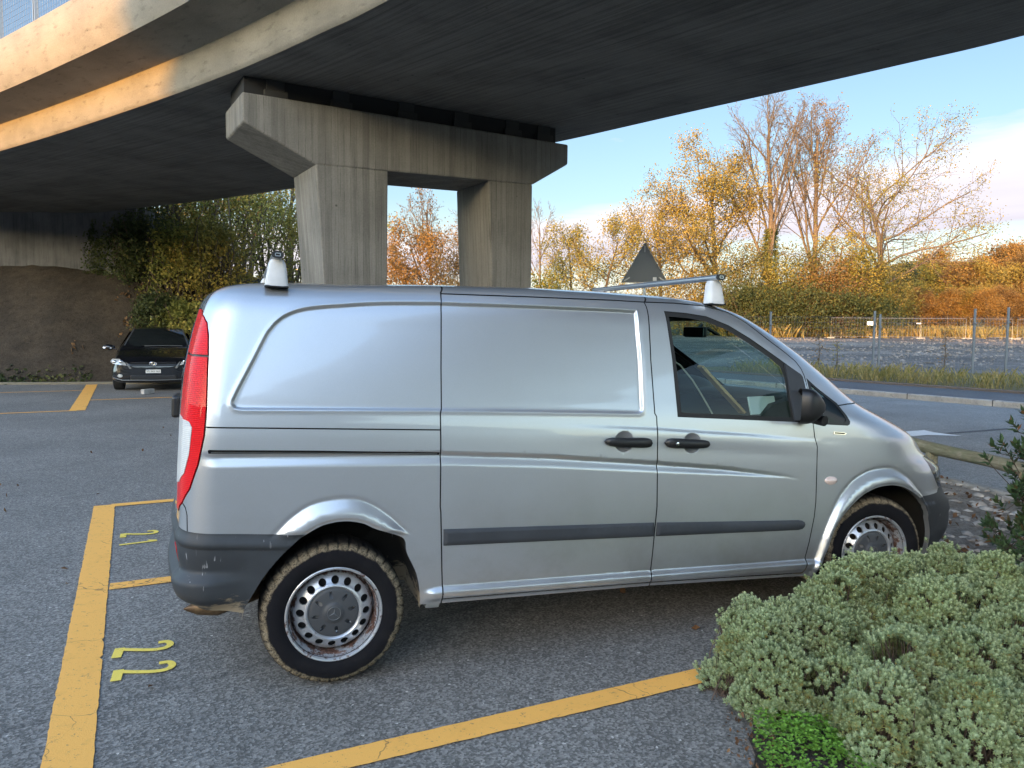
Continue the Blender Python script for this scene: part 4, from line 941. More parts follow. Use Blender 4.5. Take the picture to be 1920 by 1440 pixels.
    # wheel arch lips: return edges going inwards
    for ARC in (RARCH, FARCH):
        d = np.array(dens(ARC, .02)); a, _ = Sfull(d[:, 0], d[:, 1]); s_ = 1. if mir else -1.
        b1 = a.copy(); b1[:, 1] -= .035; V = np.vstack([a, b1])*[1, s_, 1]; k = len(d); I = np.arange(k-1)
        mesh_np('arch_lip', V, np.stack([I, I+1, k+I+1, k+I], 1), M['silver'] if ARC is FARCH else M['bumper'], van, True)
        # liner tub
        c0 = np.array([(ARC[0][0]+ARC[-1][0])/2, .40]); o_ = (a[:, [0, 2]]-c0)*1.03+c0
        r0 = np.c_[o_[:, 0], a[:, 1]-.030, o_[:, 1]]; r1 = np.c_[o_[:, 0], np.full(k, .50), o_[:, 1]]
        V = np.vstack([r0, r1, [[c0[0], .50, .40]]])*[1, s_, 1]
        F = [(i, i+1, k+i+1, k+i) for i in range(k-1)]+[(k+i, k+i+1, 2*k) for i in range(k-1)]
        ml = M.get('liner') or M.setdefault('liner', plastic('muddy_liner', (.016, .015, .014)))
        mesh_np('wheel_liner', V, F, ml, van, True)
# roof cap
qs_ = np.linspace(float(qlim(1.94)[0]), float(qlim(1.94)[1]), 160); cap = S0(qs_, np.full(160, 1.94)); V = np.vstack([cap*[1, -1, 1], np.c_[cap[:, 0], np.zeros(160), cap[:, 2]+.006], cap]); I = np.arange(159)
mesh_np('roof', V, np.vstack([np.stack([I, I+1, 160+I+1, 160+I], 1), np.stack([160+I, 160+I+1, 320+I+1, 320+I], 1)]), M['silver'], van, True)
# join the halves of one-piece parts
def weld(key, name):
    a, b = parts[key, False], parts[key, True]; bm = bmesh.new(); 
    V = []; Nn = []; T = []; k = 0
    for o in (a, b):
        nv = len(o.data.vertices); V.append(np.array([v.co[:] for v in o.data.vertices])); n_ = np.zeros((nv, 3)); 
        ln_ = np.zeros(len(o.data.loops)*3, np.float32); o.data.corner_normals.foreach_get('vector', ln_); ln_ = ln_.reshape(-1, 3)
        vi = np.zeros(len(o.data.loops), np.int32); o.data.loops.foreach_get('vertex_index', vi); n_[vi] = ln_; Nn.append(n_)
        t = np.zeros(len(o.data.loops), np.int32); o.data.loops.foreach_get('vertex_index', t); T.append(t.reshape(-1, 3)+k); k += nv
    m_ = a.data.materials[0]; o = mesh_np(name, np.concatenate(V), np.concatenate(T), m_, van); set_normals(o.data, np.concatenate(Nn))
    for x in (a, b):
        for c_ in list(x.children): c_.parent = o
        bpy.data.objects.remove(x, do_unlink=True)
    return o
for key, nm in (('body', 'body'), ('rb', 'rear_bumper'), ('fb', 'front_bumper'), ('tg', 'tailgate'), ('grille', 'grille'), ('shell', 'inner_shell')): parts[key] = weld(key, nm)
bx = lambda nm, c, s, m, p=van, bev=.01: (lambda bm: (bm_box(bm, c, s), bm_obj(nm, bm, m, p, bevel=bev))[1])(bmesh.new())
bx('underbody', (1.62, 0, .40), (2.35, 1.62, .10), M['black']); bx('underbody', (1.6, 0, .44), (4.6, .96, .16), M['black'])
bx('bulkhead', (1.50, 0, 1.06), (.04, 1.60, 1.20), M['shell']); bx('bulkhead', (1.50, 0, 1.745), (.04, 1.44, .17), M['shell']); bx('cabin_floor', (2.5, 0, .62), (2.0, 1.6, .06), M['shell'])
bx('sill_bracket', (.475, -.86, .345), (.075, .05, .06), M['galv'], van, .012)
# tow/step piece at the rear bumper edge seen left of the corner, tailgate handle
bx('tailgate_handle', (-.755, 0, 1.21), (.042, .22, .115), M['blackp'], parts['tg'], .015)

# exhaust tail pipe with a slanted cut
bm = bmesh.new(); bm_tube(bm, [(-.655, -.755, .352), (-.60, -.75, .352), (-.52, -.74, .358), (-.42, -.72, .378), (-.25, -.62, .40), (.1, -.5, .42)], [.004, .032, .052, .044, .036, .036], 16); 
bm_obj('exhaust_pipe', bm, (lambda m: (L(m, mixc(m, rmp(m, noise(m, coords(m), 14, 5), [(.4, 0.), (.65, 1.)]), (.10, .062, .035), (.22, .15, .085)), bsdf(m).inputs['Base Color']), m)[1])(mat('rusty_metal', (.3, .2, .12), .5, .6)), van, True)

# ---------------- cabin
D_ = mat('dashboard_plastic', (.022, .026, .027), .6)
bm = bmesh.new(); bm_prism(bm, [(2.46, .66), (2.44, .95), (2.40, 1.12), (2.44, 1.25), (2.54, 1.335), (2.70, 1.375), (2.92, 1.385), (3.10, 1.35), (3.2, 1.2), (3.2, .66)], lambda x, z, d: Vector((x, d, z)), -.72, .72)
dash = bm_obj('dashboard', bm, D_, van, True, .03, 3)
bm = bmesh.new(); bmesh.ops.create_uvsphere(bm, u_segments=20, v_segments=12, radius=1, matrix=Matrix.Translation((2.62, .38, 1.37)) @ Matrix.Diagonal((.20, .22, .085, 1))); bm_obj('instrument_hood', bm, D_, dash, True)
bm = bmesh.new(); bmesh.ops.create_uvsphere(bm, u_segments=20, v_segments=12, radius=1, matrix=Matrix.Translation((2.66, -.25, 1.355)) @ Matrix.Diagonal((.26, .40, .05, 1))); bm_obj('dash_pad', bm, D_, dash, True)
bm = bmesh.new(); t_ = np.linspace(0, 2*math.pi, 33)
bm_tube(bm, [(2.28+.07*math.cos(a), .40+.19*math.sin(a), 1.16+.175*math.cos(a)) for a in t_], .016, 8, False); bm_tube(bm, [(2.2, .22, 1.12), (2.22, .40, 1.11), (2.2, .58, 1.12)], .022, 6); bm_tube(bm, [(2.22, .40, 1.11), (2.5, .40, .98)], .035, 8)
bm_obj('steering_wheel', bm, M['blackp'], van, True)
for y in (.42, -.42):
    bm = bmesh.new(); bm_prism(bm, [(1.60, .72), (2.12, .78), (2.14, .90), (1.80, .88), (1.66, 1.32), (1.60, 1.50), (1.545, 1.50), (1.56, .9)], lambda x, z, d: Vector((x, d, z)), y-.24, y+.24); bm_obj('seat', bm, mat('seat_fabric', (.03, .03, .033), .9), van, True, .05, 3)
bm = bmesh.new(); bm_box(bm, (2.44, 0.0, 1.755), (.03, .20, .07), Matrix.Rotation(R(12), 3, 'Z')); rv = bm_obj('rear_view_mirror', bm, M['blackp'], van, bevel=.012)
bm = bmesh.new(); bm_box(bm, (2.423, -.003, 1.755), (.004, .185, .058), Matrix.Rotation(R(12), 3, 'Z')); bm_obj('mirror_glass', bm, M['mirror'], rv)
bm = bmesh.new(); bm_tube(bm, [(2.45, .0, 1.77), (2.49, .0, 1.81)], .012, 6); bm_box(bm, (2.56, -.02, 1.765), (.10, .05, .01), Matrix.Rotation(R(25), 3, 'Y')); bm_obj('mirror_stem', bm, M['blackp'], rv)
bx('headliner', (1.84, 0, 1.835), (.60, 1.36, .05), M['shell'])
# ---------------- exterior mirrors
for s_ in (-1, 1):
    bm = bmesh.new(); rings = []
    for i in range(10):
        t = i/9; x = 2.500+.135*t; e_ = (1-.85*max(0, t-.25)**2.2/.75**2.2)
        e_ = max(.12, e_); ring = []
        for j in range(24):
            a = 2*math.pi*j/24; cx, sx_ = math.cos(a), math.sin(a)
            w = .118*e_*(abs(cx)**.55)*(1 if cx > 0 else -1); hgt = .098*e_*(abs(sx_)**.55)*(1 if sx_ > 0 else -1)
            ring.append(bm.verts.new((x, s_*(1.015+w+.012*t), 1.352+hgt+(.012*w/.118))))
        rings.append(ring)
    for A_, B_ in zip(rings, rings[1:]):
        for j in range(24): bm.faces.new((A_[j], A_[(j+1) % 24], B_[(j+1) % 24], B_[j]))
    bm.faces.new(rings[-1][::-1]); 
    inner = [bm.verts.new((v.co.x+.022, v.co.y+(s_*1.015-v.co.y)*.06, v.co.z+(1.352-v.co.z)*.06)) for v in rings[0]]
    for j in range(24): bm.faces.new((rings[0][(j+1) % 24], rings[0][j], inner[j], inner[(j+1) % 24]))
    mir_o = bm_obj('wing_mirror', bm, M['blackp'], van, True)
    bm = bmesh.new(); bm.faces.new([bm.verts.new((2.588, s_*1.015+(v.co.y-s_*1.015)*.94 if False else v.co.y, v.co.z)) for v in []]) if False else None
    g_ = [(2.521, s_*(1.015+.112*(abs(math.cos(a))**.55)*(1 if math.cos(a) > 0 else -1)), 1.352+.092*(abs(math.sin(a))**.55)*(1 if math.sin(a) > 0 else -1)) for a in np.linspace(0, 2*math.pi, 24, endpoint=False)]
    bm.faces.new([bm.verts.new(p) for p in g_]); bm_obj('mirror_glass', bm, M['mirror'], mir_o)
    Mr = Matrix.Translation((2.54, s_*1.0, 0)) @ Matrix.Rotation(R(34)*s_, 4, 'Z') @ Matrix.Translation((-2.54, -s_*1.0, 0))
    for q_ in [mir_o]+list(mir_o.children): q_.data.transform(Mr)
    bm = bmesh.new(); bm_tube(bm, [(2.60, s_*.90, 1.285), (2.61, s_*.96, 1.282), (2.63, s_*1.05, 1.275)], [.03, .028, .03], 10); bm_obj('mirror_arm', bm, M['blackp'], mir_o, True)
# ---------------- roof bars
for k, (xa, bt, bb_) in enumerate(((-.292, 1.955, 1.845), (2.062, 2.022, 1.905))):
    bar_b = bt+.024
    rk = empty('roof_bar', (0, 0, 0)); rk.parent = van
    bm = bmesh.new(); oval = [(.026*math.cos(a), .017*math.sin(a)) for a in np.linspace(0, 2*math.pi, 20, endpoint=False)]
    bm_prism(bm, oval, lambda x, z, d: Vector((xa+x, d, bar_b+z)), -.80, .80); bm_obj('bar', bm, M['alu'], rk, True)
    for s_ in (-1, 1):
        bm = bmesh.new(); bm_prism(bm, [(.0262*math.cos(a)*1.04, .018*math.sin(a)) for a in np.linspace(0, 2*math.pi, 20, endpoint=False)], lambda x, z, d: Vector((xa+x, d, bar_b+z)), s_*.798, s_*.812); bm_obj('end_cap', bm, M['blackp'], rk, True)
        if s_ < 0:
            bm = bmesh.new()
            for c_ in ((0, .006, .020, .003), (0, -.006, .020, .003), (-.011, 0, .003, .012), (.011, 0, .003, .012)): bm_box(bm, (xa+c_[0], s_*.8135, bar_b+c_[1]), (c_[2], .003, c_[3]))
            bm_obj('bar_slot', bm, M['alu'], rk)
        bm = bmesh.new(); h_ = bt-bb_+.012; rings = []
        for i in range(8):
            t = i/7; wx = (.053-.016*t-.010*max(0, t-.75)*4*.4); wy = .045-.012*t; z = bb_-.006+h_*t
            if t > .95: wx *= .86; wy *= .86
            rings.append([bm.verts.new((xa+wx*(abs(math.cos(a))**.5)*(1 if math.cos(a) > 0 else -1), s_*(.735+.02*(1-t))+wy*(abs(math.sin(a))**.5)*(1 if math.sin(a) > 0 else -1), z)) for a in np.linspace(0, 2*math.pi, 20, endpoint=False)])
        for A_, B_ in zip(rings, rings[1:]):
            for j in range(20): bm.faces.new((A_[j], A_[(j+1) % 20], B_[(j+1) % 20], B_[j]))
        bm.faces.new(rings[-1][::-1]); bm.faces.new(rings[0]); ft = bm_obj('foot', bm, M['rackwhite'], rk, True)
        bx('foot_pad', (xa, s_*.752, bb_-.008), (.106, .095, .008), M['rubber'], rk, .004)

# ---------------- wheels
def rust_mat():
    m = mat('silver_rim_paint', (.44, .46, .49), .38, .6, coat=.3); v = coords(m); n_ = noise(m, v, 22, 6, .7); big = noise(m, v, 5.0, 3)
    sp = N(m.node_tree, 'ShaderNodeSeparateXYZ'); L(m, v, sp.inputs[0])
    r2 = N(m.node_tree, 'ShaderNodeVectorMath', operation='LENGTH'); cmb = N(m.node_tree, 'ShaderNodeCombineXYZ'); L(m, sp.outputs['X'], cmb.inputs[0]); L(m, sp.outputs['Z'], cmb.inputs[1]); L(m, cmb.outputs[0], r2.inputs[0])
    rr = rmp(m, r2.outputs['Value'], [(.0, -.0), (.174, .0), (.184, .20), (.200, .20), (.208, .06), (.222, .05)])
    a = N(m.node_tree, 'ShaderNodeMath', operation='ADD'); L(m, n_, a.inputs[0]); L(m, rr, a.inputs[1])
    f = rmp(m, a.outputs[0], [(.60, 0.), (.70, 1.)])
    rc = rmp(m, noise(m, v, 70, 4), [(.35, (.035, .018, .012)), (.55, (.10, .045, .03)), (.8, (.22, .15, .12))])
    L(m, mixc(m, f, (.44, .46, .49), rc), bsdf(m).inputs['Base Color'])
    iv = N(m.node_tree, 'ShaderNodeMath', operation='MULTIPLY_ADD', inp={1: -.6, 2: .6}); L(m, f, iv.inputs[0]); L(m, iv.outputs[0], bsdf(m).inputs['Metallic'])
    ro = N(m.node_tree, 'ShaderNodeMath', operation='MULTIPLY_ADD', inp={1: .45, 2: .36}); L(m, f, ro.inputs[0]); L(m, ro.outputs[0], bsdf(m).inputs['Roughness']); return m
def tyre_mat():
    m = mat('muddy_tyre', (.012, .012, .013), .85, spec=.12); v = coords(m); sp = N(m.node_tree, 'ShaderNodeSeparateXYZ'); L(m, v, sp.inputs[0])
    cmb = N(m.node_tree, 'ShaderNodeCombineXYZ'); L(m, sp.outputs['X'], cmb.inputs[0]); L(m, sp.outputs['Z'], cmb.inputs[1]); ln_ = N(m.node_tree, 'ShaderNodeVectorMath', operation='LENGTH'); L(m, cmb.outputs[0], ln_.inputs[0])
    n1 = noise(m, v, 16, 6, .7); n2 = noise(m, v, 130, 4, .7)
    a = N(m.node_tree, 'ShaderNodeMath', operation='MULTIPLY_ADD', inp={1: .075}); L(m, mixc(m, .55, n1, noise(m, v, 4.5, 3, .6)), a.inputs[0]); L(m, ln_.outputs['Value'], a.inputs[2])
    f = rmp(m, a.outputs[0], [(.3325, 0.), (.3385, 1.)])
    sy = N(m.node_tree, 'ShaderNodeMath', operation='ABSOLUTE'); L(m, sp.outputs['Y'], sy.inputs[0])
    tread = rmp(m, sy.outputs[0], [(.02, .05), (.080, .12), (.094, .55), (.104, 1.0)])
    f2 = N(m.node_tree, 'ShaderNodeMath', operation='MULTIPLY'); L(m, f, f2.inputs[0]); L(m, tread, f2.inputs[1])
    f3 = N(m.node_tree, 'ShaderNodeMath', operation='MULTIPLY'); L(m, f2.outputs[0], f3.inputs[0]); L(m, rmp(m, n2, [(.36, .10), (.52, .9)]), f3.inputs[1])
    mud = rmp(m, noise(m, v, 42, 5, .7), [(.3, (.11, .088, .058)), (.55, (.24, .195, .13)), (.8, (.33, .27, .185))])
    dust = mixc(m, rmp(m, noise(m, v, 9, 5), [(.5, 0.), (.8, .12)]), (.009, .009, .011), (.06, .055, .05))
    L(m, mixc(m, f3.outputs[0], dust, mud), bsdf(m).inputs['Base Color']); bump(m, mixc(m, .5, n2, f2.outputs[0]), .5, .004); return m
M['rim'] = rust_mat(); M['tyre'] = tyre_mat(); M['cap'] = mat('dark_hub_cap', (.050, .053, .058), .5, spec=.4); M['brake'] = mat('brake_dust_black', (.012, .011, .011), .8)
def make_wheel(parent):
    """axle along local Y, outer face at -Y"""
    w = empty('wheel'); w.parent = parent; RT, RR = .336, .222
    prof = [(.205, -.100), (.222, -.106), (.236, -.116), (.262, -.123), (.292, -.120), (.312, -.110), (.3235, -.097), (.331, -.083), (.335, -.06), (.336, 0), (.335, .06), (.331, .083), (.3235, .097), (.312, .110), (.262, .120), (.222, .106), (.205, .1)]
    n = 252; V = []; F = []
    for i, (r, y) in enumerate(prof):
        for k in range(n):
            rr = r
            if .310 < r and abs(y) > .055 and k % 6 == 0: rr = r-.009*min(1, (abs(y)-.055)/.02)       # shoulder sipes
            if r > .334 and k % 8 in (3, 4): rr = r-.007
            a = 2*math.pi*(k+ (1.4*abs(y)/.1))/n; V.append((rr*math.cos(a), y, rr*math.sin(a)))
    for i in range(len(prof)-1):
        for k in range(n): F.append((i*n+k, i*n+(k+1) % n, (i+1)*n+(k+1) % n, (i+1)*n+k))
    ty = mesh_np('tyre', V, F, M['tyre'], w, True); ty.data.set_sharp_from_angle(angle=R(32))
    # flatten the contact patch slightly
    # rim barrel and flange
    bm = bmesh.new(); fl = lambda x, z, h: Vector((x, h, z))
    bm_lathe(bm, [(.2225, -.1045), (.2225, -.1115), (.2190, -.1135), (.2135, -.1120), (.2085, -.1050), (.2060, -.0930), (.2040, -.0800), (.1985, -.0700), (.1960, -.0500), (.1940, .0), (.19, .09)], 96, fl)
    rim = bm_obj('rim', bm, M['rim'], w, True)
    # dished disc with 16 round openings
    def zf(r): return np.interp(r, [0, .100, .113, .120, .126, .133, .142, .160, .172, .180, .186, .192], [-.066, -.066, -.071, -.084, -.0885, -.0865, -.078, -.067, -.058, -.050, -.036, -.02])
    hol = [[(.1515*math.cos(a)+.0180*math.cos(t), .1515*math.sin(a)+.0180*math.sin(t)) for t in np.linspace(0, 2*math.pi, 20, endpoint=False)] for a in np.linspace(0, 2*math.pi, 16, endpoint=False)+.12]
    pp = [(r*math.cos(a), r*math.sin(a)) for r in (.03, .07, .100, .107, .113, .1165, .120, .123, .126, .1295, .133, .1375, .142, .147, .152, .156, .160, .166, .172, .176, .180, .183, .186, .189) for a in np.linspace(0, 2*math.pi, 72, endpoint=False)]
    pp = [p for p in pp if min(math.hypot(p[0]-.1515*math.cos(a), p[1]-.1515*math.sin(a)) for a in np.linspace(0, 2*math.pi, 16, endpoint=False)+.12) > .0195]
    qb, T = cdt(pp, [(h, True) for h in hol]+[([(.192*math.cos(a), .192*math.sin(a)) for a in np.linspace(0, 2*math.pi, 96, endpoint=False)], True)])
    c = qb[T].mean(1); ok = np.hypot(c[:, 0], c[:, 1]) < .192
    for a in np.linspace(0, 2*math.pi, 16, endpoint=False)+.12: ok &= np.hypot(c[:, 0]-.1515*math.cos(a), c[:, 1]-.1515*math.sin(a)) > .0178
    Vd = np.c_[qb[:, 0], zf(np.hypot(qb[:, 0], qb[:, 1])), qb[:, 1]]; Fd = [tuple(t) for t in T[ok]]
    k0 = len(Vd); ex = []
    for h in hol:                                                      # rims of the openings have depth
        s = k0+len(ex); ex += [(x, float(zf(math.hypot(x, y))), y) for x, y in h]+[(x, float(zf(math.hypot(x, y)))+.012, y) for x, y in h]
        m_ = len(h); Fd += [(s+i, s+(i+1) % m_, s+m_+(i+1) % m_, s+m_+i) for i in range(m_)]
    me_o = mesh_np('wheel_disc', np.vstack([Vd, ex]), Fd, M['rim'], w, True)
    bmx = bmesh.new(); bmx.from_mesh(me_o.data); bmesh.ops.recalc_face_normals(bmx, faces=bmx.faces); bmx.to_mesh(me_o.data); bmx.free(); me_o.data.set_sharp_from_angle(angle=R(40))
    bm = bmesh.new(); bm_lathe(bm, [(.0, -.02), (.192, -.02), (.192, .02)], 40, fl); bm_obj('brake_drum', bm, M['brake'], w)
    # hub cap: eight slots, raised boss with ring and three pointed star
    slots = []
    for a in np.linspace(0, 2*math.pi, 8, endpoint=False)+.32:
        ca, sa = math.cos(a), math.sin(a)
        slots.append([(ca*(.084+.019*math.cos(t))-sa*.0085*math.sin(t)*(1-.35*math.cos(t)), sa*(.084+.019*math.cos(t))+ca*.0085*math.sin(t)*(1-.35*math.cos(t))) for t in np.linspace(0, 2*math.pi, 16, endpoint=False)])
    pp = [(r*math.cos(a), r*math.sin(a)) for r in (.012, .025, .036, .040, .044, .052, .062, .075, .092, .105, .110, .114) for a in np.linspace(0, 2*math.pi, 60, endpoint=False)]
    qb, T = cdt(pp, [(s, True) for s in slots]+[([(.1175*math.cos(a), .1175*math.sin(a)) for a in np.linspace(0, 2*math.pi, 80, endpoint=False)], True)])
    r = np.hypot(qb[:, 0], qb[:, 1]); z = np.interp(r, [0, .034, .0385, .048, .085, .108, .1175], [-.0985, -.0985, -.0975, -.0895, -.0865, -.0835, -.077]); c = qb[T].mean(1)
    Fd = [tuple(t) for t in T if np.hypot(*qb[t].mean(0)) < .1175]; ins = np.zeros(len(T), bool)
    for s in slots: ins |= in_poly(c[:, 0], c[:, 1], s)
    Fd = [tuple(t) for t, i in zip(T, ins) if not i]; Vd = np.c_[qb[:, 0], z, qb[:, 1]]; ex = []; k0 = len(Vd)
    for s in slots:
        s0 = k0+len(ex); zz = [float(np.interp(math.hypot(x, y), [0, .034, .0385, .048, .085, .108, .1175], [-.0985, -.0985, -.0975, -.0895, -.0865, -.0835, -.077])) for x, y in s]; m_ = len(s)
        cx, cy = np.mean(s, axis=0); rad = math.hypot(cx, cy)
        ex += [(x, q, y) for (x, y), q in zip(s, zz)]+[(x, q+.003+.014*max(0, (math.hypot(x, y)-rad)/.02+.6), y) for (x, y), q in zip(s, zz)]
        Fd += [(s0+i, s0+(i+1) % m_, s0+m_+(i+1) % m_, s0+m_+i) for i in range(m_)]+[tuple(s0+m_+i for i in range(m_))]
    cp = mesh_np('hub_cap', np.vstack([Vd, ex]), Fd, M['cap'], w, True); bmx = bmesh.new(); bmx.from_mesh(cp.data); bmesh.ops.recalc_face_normals(bmx, faces=bmx.faces); bmx.to_mesh(cp.data); bmx.free(); cp.data.set_sharp_from_angle(angle=R(30))
    bm = bmesh.new(); bm_tube(bm, [(.0305*math.cos(a), -.0995, .0305*math.sin(a)) for a in np.linspace(0, 2*math.pi, 41)], .0018, 6, False)
    for a in (R(90), R(210), R(330)):
        tip = (.0295*math.cos(a), -.0990, .0295*math.sin(a)); pa = R(60)
        l_ = (.0045*math.cos(a+pa), -.0990, .0045*math.sin(a+pa)); r_ = (.0045*math.cos(a-pa), -.0990, .0045*math.sin(a-pa)); top = (0, -.1030, 0)
        vs = [bm.verts.new(p) for p in (tip, l_, r_, top)]; bm.faces.new((vs[0], vs[1], vs[3])); bm.faces.new((vs[0], vs[3], vs[2]))
    bm_obj('star_emblem', bm, mat('cap_relief', (.09, .095, .10), .4), w)
    return w
def to_local(p): return van.matrix_world.inverted() @ Vector(p)
sb_ = math.sin(VAN_BE)
w0 = make_wheel(van)
fb_h = .336+3.2*sb_
for i, (xa, side, steer) in enumerate(((0, -1, 0), (3.2, -1, -7), (0, 1, 0), (3.2, 1, -7))):
    w = w0 if i == 0 else copy_tree(w0, van)
    # the outer face (local -Y, 0.1065 out) sits on the hub plane v = 0.92
    w.location = (xa, side*(.92-.108), fb_h if xa else .336+.0)
    w.rotation_euler = (0, R([8, 131, 47, 80][i]), R(steer)+(math.pi if side > 0 else 0))
    w.rotation_mode = 'XYZ'
# ============================================================ plants
def leaf_mat(name, stops, clump=.5, fine=7., trans=.35, rough=.6):
    m = bpy.data.materials.new(name); m.use_nodes = True; t = m.node_tree; t.nodes.clear(); o = N(t, 'ShaderNodeOutputMaterial')
    v = coords(m); a = noise(m, v, clump, 4, .6); b = noise(m, v, fine, 2, .5)
    mixv = N(t, 'ShaderNodeMath', operation='MULTIPLY_ADD', inp={1: .55}); L(m, a, mixv.inputs[0])
    m2 = N(t, 'ShaderNodeMath', operation='MULTIPLY', inp={1: .45}); L(m, b, m2.inputs[0]); L(m, m2.outputs[0], mixv.inputs[2])
    c = rmp(m, mixv.outputs[0], stops)
    d = N(t, 'ShaderNodeBsdfPrincipled', inp={'Roughness': rough}); d.inputs['Specular IOR Level'].default_value = .25; tr = N(t, 'ShaderNodeBsdfTranslucent'); mxs = N(t, 'ShaderNodeMixShader', inp={0: trans})
    L(m, c, d.inputs['Base Color']); L(m, c, tr.inputs['Color']); L(m, d.outputs[0], mxs.inputs[1]); L(m, tr.outputs[0], mxs.inputs[2]); L(m, mxs.outputs[0], o.inputs[0]); return m
def bark(name, a, b):
    m = mat(name, a, .9, spec=.2); v = coords(m, 'Object', (5, 5, 1.2)); n_ = noise(m, v, 2., 6, .7); L(m, rmp(m, n_, [(.35, a), (.7, b)]), bsdf(m).inputs['Base Color']); bump(m, n_, .6, .03); return m
M['bark'] = bark('bark', (.075, .058, .042), (.16, .12, .085)); M['bark_pale'] = bark('pale_bark', (.095, .075, .06), (.18, .14, .11))
LF = {
 'gold': leaf_mat('golden_leaves', [(.36, (.15, .125, .035)), (.46, (.25, .195, .05)), (.55, (.33, .245, .06)), (.66, (.35, .225, .06))]),
 'olive': leaf_mat('olive_leaves', [(.36, (.10, .12, .028)), (.46, (.19, .18, .04)), (.56, (.30, .24, .05)), (.66, (.40, .25, .05))]),
 'yellow': leaf_mat('yellow_leaves', [(.36, (.14, .13, .03)), (.47, (.24, .20, .045)), (.57, (.34, .26, .055)), (.68, (.32, .19, .05))]),
 'orange': leaf_mat('orange_leaves', [(.36, (.15, .095, .035)), (.46, (.25, .145, .045)), (.56, (.33, .19, .055)), (.66, (.31, .215, .065))]),
 'brown': leaf_mat('brown_leaves', [(.36, (.11, .075, .035)), (.46, (.18, .11, .045)), (.56, (.25, .15, .055)), (.66, (.22, .16, .065))]),
 'green': leaf_mat('dark_green_leaves', [(.36, (.035, .050, .020)), (.47, (.06, .08, .03)), (.57, (.105, .115, .038)), (.68, (.18, .15, .045))]),
 'mixed': leaf_mat('green_yellow_leaves', [(.36, (.055, .065, .022)), (.46, (.11, .115, .035)), (.54, (.185, .16, .048)), (.62, (.28, .20, .06)), (.7, (.21, .11, .045))]),
 'ivy': leaf_mat('ivy_leaves', [(.36, (.05, .07, .02)), (.5, (.10, .12, .03)), (.65, (.20, .17, .05))]),
 'bankmix': leaf_mat('green_and_gold_leaves', [(.36, (.10, .12, .03)), (.46, (.20, .21, .05)), (.54, (.34, .30, .07)), (.64, (.52, .38, .09))]),
 'bankgold': leaf_mat('gold_and_green_leaves', [(.36, (.16, .15, .035)), (.46, (.32, .27, .06)), (.55, (.55, .40, .09)), (.66, (.52, .29, .07))]),
 'conifer': leaf_mat('conifer_needles', [(.36, (.04, .06, .03)), (.5, (.08, .10, .045)), (.65, (.13, .13, .06))]),
}
def leaf_mesh(name, P, size, m, parent, r, up=.0, aspect=.62, jitter=.35):
    """one small diamond leaf per point"""
    n = len(P)
    if n == 0: return None
    d = r.normal(size=(n, 3)); d[:, 2] += up; d /= np.linalg.norm(d, axis=1)[:, None]
    e = np.cross(d, r.normal(size=(n, 3))); e /= np.linalg.norm(e, axis=1)[:, None]+1e-9; nn = np.cross(d, e)
    s = (size*r.uniform(1-jitter, 1+jitter, n))[:, None]
    P = np.asarray(P)
    V = np.stack([P-d*s*.5, P+e*s*aspect*.5+nn*s*.08, P+d*s*.5, P-e*s*aspect*.5+nn*s*.08], 1).reshape(-1, 3)
    F = np.arange(4*n).reshape(n, 4)
    return mesh_np(name, V, F, m, parent)
class Branches:
    def __init__(s): s.V = []; s.F = []; s.tips = []
    def seg(s, pts, rs, n):
        pts = np.asarray(pts); k0 = sum(len(v) for v in s.V) if False else s.count if hasattr(s, 'count') else 0
        T = np.gradient(pts, axis=0); T /= np.linalg.norm(T, axis=1)[:, None]+1e-9
        ref = np.array([.3, .5, .8]); A = np.cross(T, ref); A /= np.linalg.norm(A, axis=1)[:, None]+1e-9; B = np.cross(T, A)
        ang = np.arange(n)*2*math.pi/n
        V = pts[:, None]+(A[:, None]*np.cos(ang)[None, :, None]+B[:, None]*np.sin(ang)[None, :, None])*np.asarray(rs)[:, None, None]
        s.V.append(V.reshape(-1, 3)); m_ = len(pts)
        for i in range(m_-1):
            for k in range(n): s.F.append((k0+i*n+k, k0+i*n+(k+1) % n, k0+(i+1)*n+(k+1) % n, k0+(i+1)*n+k))
        s.count = k0+m_*n
def grow(br, r, p, d, length, rad, level, cfg):
    nseg = cfg['segs'][level]; pts = [p]; q = p.copy(); dd = d/np.linalg.norm(d)
    for i in range(nseg):
        dd = dd+r.normal(size=3)*cfg['wob'][level]; dd[2] += cfg['lift'][level]; dd /= np.linalg.norm(dd); q = q+dd*length/nseg; pts.append(q)
    rs = rad*np.linspace(1, .38 if level else cfg.get('top', .35), nseg+1); br.seg(pts, rs, [7, 5, 4, 3, 3][level]); pts = np.array(pts)
    if level == cfg['depth']:
        br.tips.append(pts); return
    nc = cfg['n'][level]; 
    for j in range(nc):
        f = cfg['f0'][level]+(1-cfg['f0'][level])*(j+r.uniform(.2, .8))/nc
        x = f*nseg; i = min(int(x), nseg-1); b = pts[i]+(pts[i+1]-pts[i])*(x-i); t = pts[i+1]-pts[i]; t /= np.linalg.norm(t)
        az = j*2.4+r.uniform(-.6, .6); ref = np.array([0, 0, 1.]) if abs(t[2]) < .95 else np.array([1., 0, 0]); u = np.cross(t, ref); u /= np.linalg.norm(u); w = np.cross(t, u)
        an = cfg['ang'][level]*r.uniform(.75, 1.25); nd = t*math.cos(an)+(u*math.cos(az)+w*math.sin(az))*math.sin(an)
        if level == 0 and 'bias' in cfg: nd = nd+np.array(cfg['bias'])
        shape = cfg['shape'](f) if level == 0 else (1.15-.6*f)
        grow(br, r, b, nd, length*cfg['len'][level]*shape*r.uniform(.75, 1.2), max(rad*(1-.6*f)*cfg['rad'][level], cfg.get('rmin', .008)), level+1, cfg)
